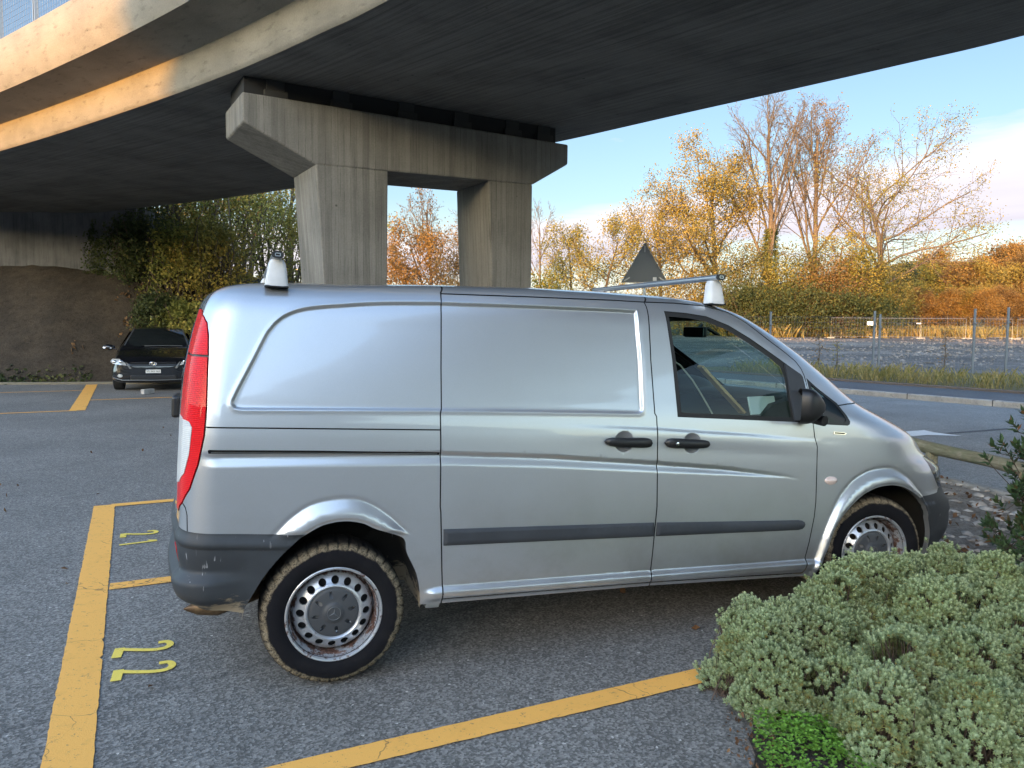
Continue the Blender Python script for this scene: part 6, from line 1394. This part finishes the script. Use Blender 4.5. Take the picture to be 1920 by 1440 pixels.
# leafy shrub at the right edge
def leafy(loc, tips, label, seed):
    r = np.random.default_rng(seed); o = empty('leafy_shrub', loc, 0, label, 'shrub'); br = Branches(); P = []; D = []; U = []; LN = []
    for (x, y, z) in tips:
        e_ = np.array([x, y, z]); b0 = np.array([r.normal()*.06, r.normal()*.06, 0]); p = [b0, b0*.6+e_*.4*np.array([.6, .6, 1.1]), e_*np.array([.8, .8, .92]), e_]; br.seg(p, [.010, .007, .005, .003], 5)
        tw = [e_]+[e_+r.normal(size=3)*[.085, .085, .07] for _ in range(4)]
        for t in tw:
            d0 = t-b0; d0 = d0/np.linalg.norm(d0)+r.normal(size=3)*.25; d0 /= np.linalg.norm(d0); s0 = t-d0*.07; br.seg([p[2], s0, t], [.003, .0025, .0015], 3)
            X_ = np.cross(d0, [0.2, .1, 1]); X_ /= np.linalg.norm(X_); Y_ = np.cross(d0, X_)
            for k in range(13):
                f = k/12; a = k*2.4; el = .35+.75*f; rad = X_*math.cos(a)+Y_*math.sin(a); d = rad*math.cos(el)+d0*math.sin(el); P.append(s0+(t-s0)*f); D.append(d+[0, 0, -.08]); U.append(d0*math.cos(el)-rad*math.sin(el)+r.normal(size=3)*.15); LN.append(r.uniform(.036, .058))
    D = np.array(D); D /= np.linalg.norm(D, axis=1)[:, None]; LN = np.array(LN)
    leaves_oriented('foliage', np.array(P), D, np.array(U), LN, LN*.46, np.clip(r.random(len(LN))*.55+(r.random(len(LN)) < .05)*.5, 0, 1), bush_mat('dark_leathery_leaves', (.075, .125, .045), (.040, .075, .032), (.22, .10, .04)), o, .12, .05)
    mesh_np('branches', np.concatenate(br.V), br.F, M['twig'], o, True); return o
rr = np.random.default_rng(3); tips = [(-.28, -.02, 1.10), (-.34, .05, .98), (-.42, .0, .86), (-.40, -.08, .80), (-.30, .02, .74), (-.27, -.05, .70), (-.36, .0, .46), (-.42, .08, .40), (-.30, -.06, .36), (-.27, .05, .55), (-.2, -.05, 1.0), (-.16, .1, .88), (-.15, -.1, .62), (-.2, .1, .50), (-.22, .0, .27)]+[(rr.uniform(-.15, .45), rr.uniform(-.3, .3), rr.uniform(.35, 1.3)) for _ in range(26)]+[(rr.uniform(-.44, -.12), rr.uniform(-.2, .2), rr.uniform(.30, 1.08)) for _ in range(16)]
leafy((3.25, 4.30, .04), tips, 'dark leafy shrub with glossy oval leaves at the right edge', 4)
# ---- bed surface: soil patch, stones and fallen leaves
def edge_sheet(name, poly, z, m, h, step):
    d = dens(poly, .05, True); d = [(x+.018*math.sin(x*31+y*17)+.012*math.sin(x*67-y*43), y+.018*math.cos(x*23-y*29)) for x, y in d]
    X, Y = np.meshgrid(np.arange(-3, 8, step), np.arange(.6, 16, step)); p = np.c_[X.ravel(), Y.ravel()]; p = p[in_poly(p[:, 0], p[:, 1], d)]; p = p[seg_dist(p[:, 0], p[:, 1], d, True) > step*.4]
    qb, T = cdt([tuple(x) for x in p], [(d, True)]); c = qb[T].mean(1); T = T[in_poly(c[:, 0], c[:, 1], d)]; sd = seg_dist(qb[:, 0], qb[:, 1], d, True)
    Z = z+np.clip(sd/.22, 0, 1)*h+.012*vnoise(qb[:, 0], qb[:, 1], 4.)*np.clip(sd/.2, 0, 1)+.006*vnoise(qb[:, 0], qb[:, 1], 17.)*np.clip(sd/.05, 0, 1)
    o = mesh_np(name, np.c_[qb, Z], T, m, smooth=True)
    if o.data.polygons[0].normal.z < 0: o.data.flip_normals()
    return o
tag(edge_sheet('planting_bed', BEDP, .008, M['bed'], .05, .055), kind='structure')
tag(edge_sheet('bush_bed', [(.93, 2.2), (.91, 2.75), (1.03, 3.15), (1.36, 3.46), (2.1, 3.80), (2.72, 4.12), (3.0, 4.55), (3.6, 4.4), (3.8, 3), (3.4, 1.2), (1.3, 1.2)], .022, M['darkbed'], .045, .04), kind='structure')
def rocks(name, n, region, smin, smax, m, seed, zf):
    r = np.random.default_rng(seed); V = []; F = []
    ico = bmesh.new(); bmesh.ops.create_icosphere(ico, subdivisions=1, radius=1); iv = np.array([v.co[:] for v in ico.verts]); iff = np.array([[v.index for v in f.verts] for f in ico.faces]); ico.free()
    k = 0
    while k < n:
        x, y = r.uniform(region[0], region[1]), r.uniform(region[2], region[3])
        if not bool(in_poly(x, y, BEDP)): continue
        if x < 3.35 and y < 4.7 and r.random() < .93: continue
        s = smin+(smax-smin)*r.random()**3.2; j = iv*(1+r.normal(size=(len(iv), 1))*.22)*[1, r.uniform(.55, .95), r.uniform(.3, .6)]*s; a = r.uniform(0, 6.28); c_, s_ = math.cos(a), math.sin(a)
        V.append(np.c_[j[:, 0]*c_-j[:, 1]*s_+x, j[:, 0]*s_+j[:, 1]*c_+y, j[:, 2]+zf+s*.12]); F.append(iff+k*len(iv)); k += 1
    return mesh_np(name, np.concatenate(V), np.concatenate(F), m)
st = mat('bed_stone', (.34, .31, .28), .9, spec=.25); v = coords(st); L(st, rmp(st, noise(st, v, 7, 3), [(.3, (.17, .15, .13)), (.5, (.32, .285, .25)), (.72, (.50, .46, .42))]), bsdf(st).inputs['Base Color']); bump(st, noise(st, v, 60, 4), .5, .01)
tag(rocks('stones', 2600, (1.5, 7, 3.8, 10.5), .010, .075, st, 9, .045), kind='stuff')
r = np.random.default_rng(19); X = r.uniform(2.4, 6.5, 900); Y = r.uniform(3.6, 9, 900); kp = in_poly(X, Y, BEDP); X, Y = X[kp], Y[kp]
tag(leaf_mesh('fallen_leaves', np.c_[X, Y, np.full(len(X), .075)], .045, leaf_mat('brown_litter', [(.35, (.06, .035, .02)), (.5, (.16, .08, .04)), (.62, (.26, .14, .06)), (.7, (.10, .05, .03))], 2, 20, .2), None, r, jitter=.5), kind='stuff')
X = r.normal(.98, .07, 220); Y = r.uniform(2.55, 3.1, 220)
tag(leaf_mesh('dry_litter', np.c_[X, Y, np.full(220, .05)+r.random(220)*.02], .016, bpy.data.materials['brown_litter'], None, r, jitter=.6), kind='stuff')

r = np.random.default_rng(29); ico = bmesh.new(); bmesh.ops.create_icosphere(ico, subdivisions=1, radius=1); iv = np.array([v.co[:] for v in ico.verts]); iff = np.array([[v.index for v in f.verts] for f in ico.faces]); ico.free()
V = []; F = []; k = 0
while k < 3500:
    y = r.uniform(31, 79)**1.0; x = r.uniform(.28, .78)*y; p_ = vnoise(np.array(x), np.array(y), .22, 4)
    if p_+r.normal()*.25 < .02: continue
    s_ = .035+.11*r.random()**4; j = iv*(1+r.normal(size=(len(iv), 1))*.25)*[1, .8, .55]*s_; V.append(j+[x, y, float(lot_z(x, y))+.05]); F.append(iff+k*len(iv)); k += 1
ls = mat('lot_stone', (.2, .19, .18), .9); L(ls, rmp(ls, noise(ls, coords(ls), 2, 3), [(.35, (.11, .105, .10)), (.6, (.23, .215, .20))]), bsdf(ls).inputs['Base Color'])
tag(mesh_np('lot_stones', np.concatenate(V), np.concatenate(F), ls), kind='stuff')

r = np.random.default_rng(41); n = 70; X = r.uniform(-6, 2.5, n); Y = r.uniform(2.6, 14, n); kp = ~in_poly(X, Y, BEDP); X, Y = X[kp], Y[kp]
tag(leaf_mesh('asphalt_leaves', np.c_[X, Y, np.full(len(X), .016)], .045, bpy.data.materials['brown_litter'], None, r, jitter=.6), kind='stuff')
# ============================================================ other things
# ---- triangular road sign seen from behind
sg = empty('road_sign', (3.08, 18.0, 0), R(-8), 'grey back of a triangular road sign on a post behind the van roof', 'road sign')
tri = lambda s: [(0, .66*s), (-.545*s, -.28*s), (.545*s, -.28*s)]
def rtri(s, rr=.05):
    P = tri(s); out = []
    for i in range(3):
        p = np.array(P[i]); a = np.array(P[i-1])-p; b = np.array(P[(i+1) % 3])-p; a = a/np.linalg.norm(a)*rr; b = b/np.linalg.norm(b)*rr
        for t in np.linspace(0, 1, 6): out.append(tuple((1-t)**2*(p+a)+2*t*(1-t)*p+t*t*(p+b)))
    return out
zc = 3.05
bm = bmesh.new(); bm_prism(bm, rtri(1.0), lambda x, z, d: Vector((x, d, zc+z)), 0, .012); bm_obj('panel', bm, mat('sign_back_grey', (.13, .145, .15), .55, .2), sg)
bm = bmesh.new()
P = rtri(1.0); Q = rtri(.965, .045)
for i in range(len(P)):
    j = (i+1) % len(P); vs = [bm.verts.new((x, y, zc+z)) for (x, z), y in ((P[i], -.022), (P[j], -.022), (Q[j], -.022), (Q[i], -.022))]; bm.faces.new(vs)
    vs = [bm.verts.new((x, y, zc+z)) for (x, z), y in ((P[i], -.022), (P[j], -.022), (P[j], .014), (P[i], .014))]; bm.faces.new(vs)
bm_obj('rim', bm, mat('sign_rim', (.32, .33, .33), .4, .5), sg)
for (x, z, a) in ((0, .50, 90), (-.40, -.20, 32), (.40, -.20, -32)):
    bm = bmesh.new(); bm_box(bm, (x, -.018, zc+z), (.15, .012, .028), Matrix.Rotation(R(-a), 3, 'Y')); bm_obj('clip', bm, M['galv'], sg)
bm = bmesh.new(); bm_box(bm, (.24, -.006, zc-.20), (.085, .004, .085)); bm_obj('sticker', bm, mat('white_sticker', (.7, .7, .66), .5), sg)
bm = bmesh.new(); bm_tube(bm, [(0, -.04, 0), (0, -.04, zc-.29)], .032, 12); bm_obj('post', bm, M['galv'], sg, True)
# ---- log rail between bed and road
wood_ = mat('weathered_wood', (.2, .18, .11), .85, spec=.2); v = coords(wood_, 'Object', (2, 14, 14)); n_ = noise(wood_, v, 2.5, 6, .7); n2_ = noise(wood_, coords(wood_), 6, 5, .6)
L(wood_, mixc(wood_, rmp(wood_, n2_, [(.4, 0.), (.65, .7)]), rmp(wood_, n_, [(.3, (.12, .10, .065)), (.55, (.24, .205, .14)), (.75, (.33, .29, .21))]), (.13, .14, .075)), bsdf(wood_).inputs['Base Color']); bump(wood_, n_, .6, .01)
rl = empty('log_rail', (4.57, 8.25, 0), R(-83), 'weathered round wooden rail on short posts along the road edge', 'rail')
bm = bmesh.new(); pts_ = [(-3.2+i*.45, .012*math.sin(i*1.7), .405+.006*math.cos(i*2.1)) for i in range(15)]; bm_tube(bm, pts_, [.066+.004*math.sin(i*1.3) for i in range(15)], 14); bm_obj('rail_log', bm, wood_, rl, True)
for x in (-2.2, .02, 2.3):
    bm = bmesh.new(); bm_tube(bm, [(x, 0, -.05), (x, 0, .36)], .062, 14); bm_obj('post', bm, wood_, rl, True)
# ---- wire mesh fence in front of the gravel lot
wire = mat('fence_wire', (.16, .17, .175), .5, .5)
fn = empty('mesh_fence', (13.9, 29.4, 0), label='grey wire mesh fence on steel posts between verge and gravel lot', cat='fence')
fp = [(5.2, 32.6, 2.3), (10.35, 30.7, 2.4), (13.9, 29.4, 2.42), (14.08, 29.33, 2.3), (17.05, 28.25, 2.5), (18.05, 27.9, 2.55), (22.5, 26.6, 2.5)]
for (x, y, h) in fp:
    bm = bmesh.new(); bm_box(bm, (x-13.9, y-29.4, h/2+.03), (.075, .06, h)); bm_box(bm, (x-13.9, y-29.46, h*.80), (.09, .05, .06)); bm_obj('post', bm, M['steel_grey'], fn, bevel=.006)
for (a, b_) in ((0, 1), (1, 2), (3, 4), (4, 5), (5, 6)):
    A_, B_ = np.array(fp[a][:2])-[13.9, 29.4], np.array(fp[b_][:2])-[13.9, 29.4]; ln_ = np.linalg.norm(B_-A_); bm = bmesh.new()
    for z in np.arange(.12, 2.25, .21): bm_tube(bm, [(*A_, z), (*B_, z)], .0045, 3, False)
    for k in range(1, int(ln_/.10)): p = A_+(B_-A_)*k*.10/ln_; bm_tube(bm, [(*p, .1), (*p, 2.24)], .0025, 3, False)
    bm_obj('mesh_panel', bm, wire, fn)
# ---- temporary fence panels at the far edge of the lot
G = 'temporary fence panels at the far edge of the gravel lot'
M['panel_steel'] = mat('panel_steel', (.24, .25, .26), .5, .5)
def temp_panel(x0_, x1_, Y, label, plate=None, first=[None]):
    w = x1_-x0_; o = empty('fence_panel', ((x0_+x1_)/2, Y, float(lot_z(0, Y))), rnd.uniform(-.03, .03), label, 'fence panel', G)
    bm = bmesh.new()
    bm_tube(bm, [(-w/2+.08, 0, .05), (-w/2+.08, 0, 2.05), (w/2-.08, 0, 2.05), (w/2-.08, 0, .05)], .030, 6); bm_tube(bm, [(-w/2+.08, 0, .2), (w/2-.08, 0, .2)], .025, 6); bm_obj('frame', bm, M['panel_steel'], o)
    bm = bmesh.new()
    for k in range(1, int(w/.3)): bm_tube(bm, [(-w/2+k*.3, 0, .2), (-w/2+k*.3, 0, 2.05)], .007, 3, False)
    for z in np.arange(.4, 2., .3): bm_tube(bm, [(-w/2+.08, 0, z), (w/2-.08, 0, z)], .007, 3, False)
    bm_obj('wire_mesh', bm, wire, o)
    for x in (-w/2+.08, w/2-.08): bm = bmesh.new(); bm_box(bm, (x, 0, .06), (.7, .25, .14)); bm_obj('foot_block', bm, M['kerb'], o, bevel=.02)
    if plate:
        bm = bmesh.new(); bm_box(bm, (plate[0], -.06, plate[1]), (plate[2], .01, plate[3])); bm_obj('plate', bm, mat('white_plate', (.62, .63, .63), .5), o)
temp_panel(32.0, 36.4, 77.0, 'temporary fence panel with a blank white plate at its right end', (1.85, 1.52, .85, .42))
temp_panel(36.45, 41.0, 76.8, 'temporary fence panel just right of the white plate', (2.0, 1.55, .45, .12))
temp_panel(41.05, 45.6, 76.9, 'temporary fence panel third from the thicket')
temp_panel(46.1, 50.5, 77.2, 'temporary fence panel left of the right fence posts')
temp_panel(50.7, 55.2, 77.0, 'temporary fence panel cut by the right edge')
# ---- things on the hill
hz = empty('long_building', (172, 330, 26.0), R(8), 'distant long pale building with a flat roof on the wooded skyline', 'building')
wl_ = mat('pale_render', (.42, .36, .32), .85); rf_ = mat('slate_roof', (.22, .19, .19), .8)
bm = bmesh.new(); bm_box(bm, (2, 0, 2.2), (15, 9, 4.6)); bm_obj('wall', bm, wl_, hz); bm = bmesh.new(); bm_box(bm, (2, 0, 4.75), (16.4, 10, .5)); bm_obj('roof', bm, rf_, hz)
for k in range(6): bm = bmesh.new(); bm_box(bm, (-4+k*2.4, -4.52, 2.8), (1.2, .08, 1.2)); bm_obj('window', bm, M['darkglass'], hz)
th_ = empty('watch_tower', (158.5, 330, 26), label='slim distant tower with a wider top left of the long building', cat='tower')
bm = bmesh.new(); bm_box(bm, (0, 0, 2.5), (1.5, 1.5, 5.2)); bm_obj('shaft', bm, wl_, th_); bm = bmesh.new(); bm_box(bm, (0, 0, 5.6), (2.4, 2.4, 1.0)); bm_obj('head', bm, wl_, th_)
hs_ = empty('small_house', (191, 330, 24.2), R(-12), 'small distant gabled house right of the long building', 'house')
bm = bmesh.new(); bm_box(bm, (0, 0, 1.4), (7, 6, 2.8)); bm_obj('wall', bm, mat('warm_render', (.55, .42, .33), .85), hs_); bm = bmesh.new(); bm_prism(bm, [(-4, 2.75), (4, 2.75), (0, 5.0)], lambda x, z, d: Vector((x, d, z)), -3.5, 3.5); bm_obj('roof', bm, mat('tile_roof', (.30, .18, .13), .8), hs_)
lp = empty('street_lamp', (px_at(557, 46), 46, 2.9), 0, 'slim pale street lamp with a flat head between the left column and the trees', 'street lamp')
bm = bmesh.new(); bm_tube(bm, [(0, 0, 0), (0, 0, 2.2)], [.05, .035], 8); bm_obj('pole', bm, M['galv'], lp); bm = bmesh.new(); bm_box(bm, (-.12, 0, 2.22), (.62, .22, .07)); bm_obj('lamp_head', bm, M['galv'], lp, bevel=.02)
# ---- concrete block on the asphalt in front of the black car
bm = bmesh.new(); bm_box(bm, (0, 0, .06), (.11, .34, .12)); o = bm_obj('concrete_block', bm, M['kerb'], bevel=.01); o.location = (-8.98, 18.75, .006); o.rotation_euler = (0, 0, R(-18)); tag(o, 'small grey concrete block lying on the asphalt before the black car', 'block')

# ---- things inside the van cabin
def to_world(a, y, b): return van.matrix_world @ Vector((a, y, b))
plk = mat('planed_wood', (.50, .33, .16), .6); n_ = noise(plk, coords(plk, 'Object', (30, 3, 30)), 1, 4); L(plk, rmp(plk, n_, [(.3, (.40, .25, .11)), (.7, (.58, .40, .21))]), bsdf(plk).inputs['Base Color'])
def bar_obj(name, A_, B_, w, t, m, label, cat):
    A_, B_ = to_world(*A_), to_world(*B_); d = B_-A_; bm = bmesh.new(); bm_box(bm, (0, 0, 0), (w, d.length, t)); o = bm_obj(name, bm, m, bevel=.002)
    o.matrix_world = Matrix.Translation((A_+B_)/2) @ d.to_track_quat('Y', 'Z').to_matrix().to_4x4(); return tag(o, label, cat)
bar_obj('wooden_plank', (2.125, -.56, 1.54), (2.475, -.54, 1.255), .055, .018, plk, 'light wooden plank leaning across the van cabin', 'plank')
bm = bmesh.new(); bm_tube(bm, [to_world(*p) for p in ((1.86, -.62, 1.59), (1.95, -.62, 1.545), (2.04, -.62, 1.46), (2.12, -.62, 1.36), (2.20, -.62, 1.25))], .005, 6); o = bm_obj('cable', bm, mat('pale_cable', (.45, .40, .33), .6)); tag(o, 'thin pale cable hanging across the van cabin left of the plank', 'cable')
bm = bmesh.new(); bm_box(bm, (0, 0, 0), (.20, .012, .11)); o = bm_obj('folder', bm, mat('white_folder', (.50, .55, .58), .5), bevel=.004); o.matrix_world = Matrix.Translation(to_world(2.50, -.67, 1.325)) @ Matrix.Rotation(VAN_TH+R(4), 4, 'Z') @ Matrix.Rotation(R(-18), 4, 'X'); tag(o, 'white folder standing on the van dashboard behind the window', 'folder')

# ============================================================ black car
CAR = empty('parked_car', (-9.2, 19.55, 0), R(21), 'black hatchback parked at the foot of the bank, facing the viewer', 'car'); CAR.scale = (1.17, 1.08, 1.09)
cp_ = mat('black_car_paint', (.006, .007, .010), .25, .2, coat=1.0); cg = mat('car_glass', (.010, .013, .014), .04, coat=1.0, spec=.6)
# stations: y, half width, z bottom, z belt, z top, top half width
ST = [(.00, .60, .24, .50, .62, .55), (.06, .76, .20, .52, .70, .70), (.18, .845, .19, .58, .775, .76), (.45, .878, .19, .66, .845, .78), (.85, .885, .20, .80, .93, .76), (1.10, .885, .20, .90, 1.00, .74), (1.28, .885, .20, .93, 1.10, .70), (1.65, .885, .20, .94, 1.335, .60), (2.0, .885, .20, .95, 1.475, .555), (2.5, .885, .20, .96, 1.515, .56), (3.1, .885, .20, .98, 1.49, .55), (3.6, .88, .21, 1.0, 1.40, .52), (3.95, .86, .24, 1.0, 1.16, .58), (4.18, .78, .30, .90, 1.0, .62), (4.24, .66, .36, .75, .85, .55)]
V = []; F = []
for (y, w, zb, zm, zt, tw) in ST:
    half = [(0, zb), (w*.86, zb), (w*.97, zb+.08), (w, zb+(zm-zb)*.45), (w*.985, zb+(zm-zb)*.8), (w*.955, zm), (tw+(w*.955-tw)*.25, zm+(zt-zm)*.72), (tw, zm+(zt-zm)*.93), (tw*.72, zt+.004), (0, zt+.02)]
    V += [(x, y, z) for x, z in half]+[(-x, y, z) for x, z in half[-2:0:-1]]
m_ = 18
for i in range(len(ST)-1):
    for k in range(m_): F.append((i*m_+k, (i+1)*m_+k, (i+1)*m_+(k+1) % m_, i*m_+(k+1) % m_))
F += [tuple(range(m_)), tuple((len(ST)-1)*m_+k for k in range(m_))[::-1]]
me_ = mesh_np('body', V, F, cp_, CAR, True); sb2 = me_.modifiers.new('s', 'SUBSURF'); sb2.levels = sb2.render_levels = 2
def quad(name, pts, m, parent=CAR, thick=.006):
    bm = bmesh.new(); vs = [bm.verts.new(p) for p in pts]; bm.faces.new(vs); bmesh.ops.recalc_face_normals(bm, faces=bm.faces)
    r_ = bmesh.ops.extrude_face_region(bm, geom=bm.faces[:]); bmesh.ops.translate(bm, verts=[g for g in r_['geom'] if isinstance(g, bmesh.types.BMVert)], vec=(0, -thick, thick*.5)); return bm_obj(name, bm, m, parent)
# windscreen a few mm above the body, curved
bm = bmesh.new(); gr = []
for i in range(8):
    t = i/7; row = []
    for k in range(11):
        s_ = (k/10-.5)*2; hw = .665-.145*t; x = s_*hw; y = 1.16+.80*t+.10*s_*s_*(1-.4*t)-.035; z = 1.035+.43*t-.02*s_*s_+.035*math.sin(t*math.pi); row.append(bm.verts.new((x, y-.02, z+.012)))
    gr.append(row)
for A_, B_ in zip(gr, gr[1:]):
    for k in range(10): bm.faces.new((A_[k], A_[k+1], B_[k+1], B_[k]))
ws_ = bm_obj('windscreen', bm, cg, CAR, True)
for s_ in (-1, 1):     # pillars inside and seats seen through the glass
    quad('seat_headrest', [(s_*.36-.11, 1.60, 1.14), (s_*.36+.11, 1.60, 1.14), (s_*.36+.09, 1.72, 1.36), (s_*.36-.09, 1.72, 1.36)], mat('seat_dark', (.022, .022, .024), .9), ws_)
    quad('windscreen_pillar', [(s_*.655, 1.20, 1.06), (s_*.685, 1.20, 1.05), (s_*.54, 1.93, 1.465), (s_*.515, 1.93, 1.465)], mat('pillar_grey', (.06, .065, .07), .4), CAR)
    hlp = [(s_*.845, .20, .735), (s_*.80, .13, .775), (s_*.66, .10, .765), (s_*.555, .075, .675), (s_*.53, .045, .615), (s_*.66, .035, .635), (s_*.80, .075, .665), (s_*.85, .16, .70)]
    bm = bmesh.new(); vs = [bm.verts.new((x, y-.045, z)) for x, y, z in hlp]; c0 = bm.verts.new((s_*.70, .015, .71))
    for i in range(8): bm.faces.new((vs[i], vs[(i+1) % 8], c0))
    hl = bm_obj('headlight', bm, mat('headlight_glass', (.62, .64, .64), .12, .4, coat=1.), CAR, True)
    for dx in (.64, .76):
        bm = bmesh.new(); bmesh.ops.create_uvsphere(bm, u_segments=12, v_segments=8, radius=.042, matrix=Matrix.Translation((s_*dx, .03, .705))); bm_obj('bulb', bm, M['chrome'], hl, True)
    bm = bmesh.new(); bm_lathe(bm, [(.0, -.02), (.045, -.015), (.052, .0), (.05, .05)], 16, lambda x, z, h: Vector((s_*.66+x, .025+h, .375+z*.8))); bm_obj('fog_light', bm, M['white_lens'], CAR, True)
    quad('grille_corner', [(s_*.50, -.005, .66), (s_*.545, -.005, .70), (s_*.475, -.01, .54), (s_*.43, -.01, .54)], M['steel_grey'])
    bm = bmesh.new(); bmesh.ops.create_uvsphere(bm, u_segments=16, v_segments=10, radius=1, matrix=Matrix.Translation((s_*1.0, 1.32, 1.01)) @ Matrix.Diagonal((.125, .075, .075, 1))); bm_tube(bm, [(s_*.84, 1.30, .955), (s_*.95, 1.31, .975)], .02, 8)
    mr = bm_obj('wing_mirror', bm, cp_, CAR, True)
    quad('mirror_indicator', [(s_*.93, 1.250, .985), (s_*1.115, 1.27, .99), (s_*1.12, 1.275, 1.015), (s_*.95, 1.248, 1.01)], M['chrome'], mr, .004)
    quad('side_window', [(s_*.80, 1.42, 1.0), (s_*.80, 2.9, 1.02), (s_*.62, 2.85, 1.40), (s_*.63, 2.0, 1.39)], cg, CAR, .002)
# grille, badge, plate, lower intake
for i, z in enumerate((.60, .635, .67)): quad('grille_bar', [(-.46, -.022+i*.012, z), (.46, -.022+i*.012, z), (.46, -.022+i*.012, z+.013), (-.46, -.022+i*.012, z+.013)], M['blackp'], CAR, .012)
bm = bmesh.new()
for (rx, rz, cz) in ((.070, .047, 0), (.026, .043, .0), (.050, .020, .018)): bm_tube(bm, [(rx*math.cos(a), 0, cz+rz*math.sin(a)) for a in np.linspace(0, 2*math.pi, 29)], .0065, 6, False)
o = bm_obj('emblem', bm, M['chrome'], CAR, True); o.location = (0, -.055, .655)
bm = bmesh.new(); bm_box(bm, (0, -.052, .475), (.30, .012, .085)); pl = bm_obj('number_plate', bm, mat('plate_white', (.60, .61, .60), .5), CAR, bevel=.004)
text_mesh('plate_text', 'VS 362 162', .058, M['black'], pl, Matrix.Translation((0, -.060, .475)) @ Matrix.Rotation(math.pi/2, 4, 'X'))
bm = bmesh.new(); bm_box(bm, (0, -.01, .335), (.92, .06, .105)); bm_obj('lower_intake', bm, M['blackp'], CAR, bevel=.02)
bm = bmesh.new(); bm_tube(bm, [(-.80, .10, .33), (-.62, .0, .275), (0, -.045, .265), (.62, .0, .275), (.80, .10, .33)], .014, 6); bm_obj('bumper_lip', bm, M['steel_grey'], CAR, True)
bm = bmesh.new(); bm_tube(bm, [(-.25, 1.10, 1.045), (.15, 1.115, 1.055), (.55, 1.17, 1.05)], .008, 6); bm_obj('wiper', bm, M['steel_grey'], CAR)
cw = None
for (x, y) in ((-.76, .86), (.76, .86), (-.76, 3.46), (.76, 3.46)):
    if cw is None:
        cw = empty('wheel'); cw.parent = CAR; f_ = lambda a, b, h: Vector((h, a, b))
        bm = bmesh.new(); bm_lathe(bm, [(.20, -.10), (.27, -.11), (.31, -.095), (.316, -.07), (.316, .07), (.31, .095), (.27, .11), (.20, .10)], 40, f_); bm_obj('tyre', bm, mat('car_tyre', (.014, .014, .014), .8), cw, True)
        bm = bmesh.new(); bm_lathe(bm, [(.0, -.085), (.06, -.095), (.19, -.08), (.205, -.10), (.205, .10), (.19, .08), (.06, .095), (.0, .085)], 30, f_); bm_obj('rim', bm, M['alu'], cw, True); w = cw
    else: w = copy_tree(cw, CAR)
    w.location = (x, y, .316)
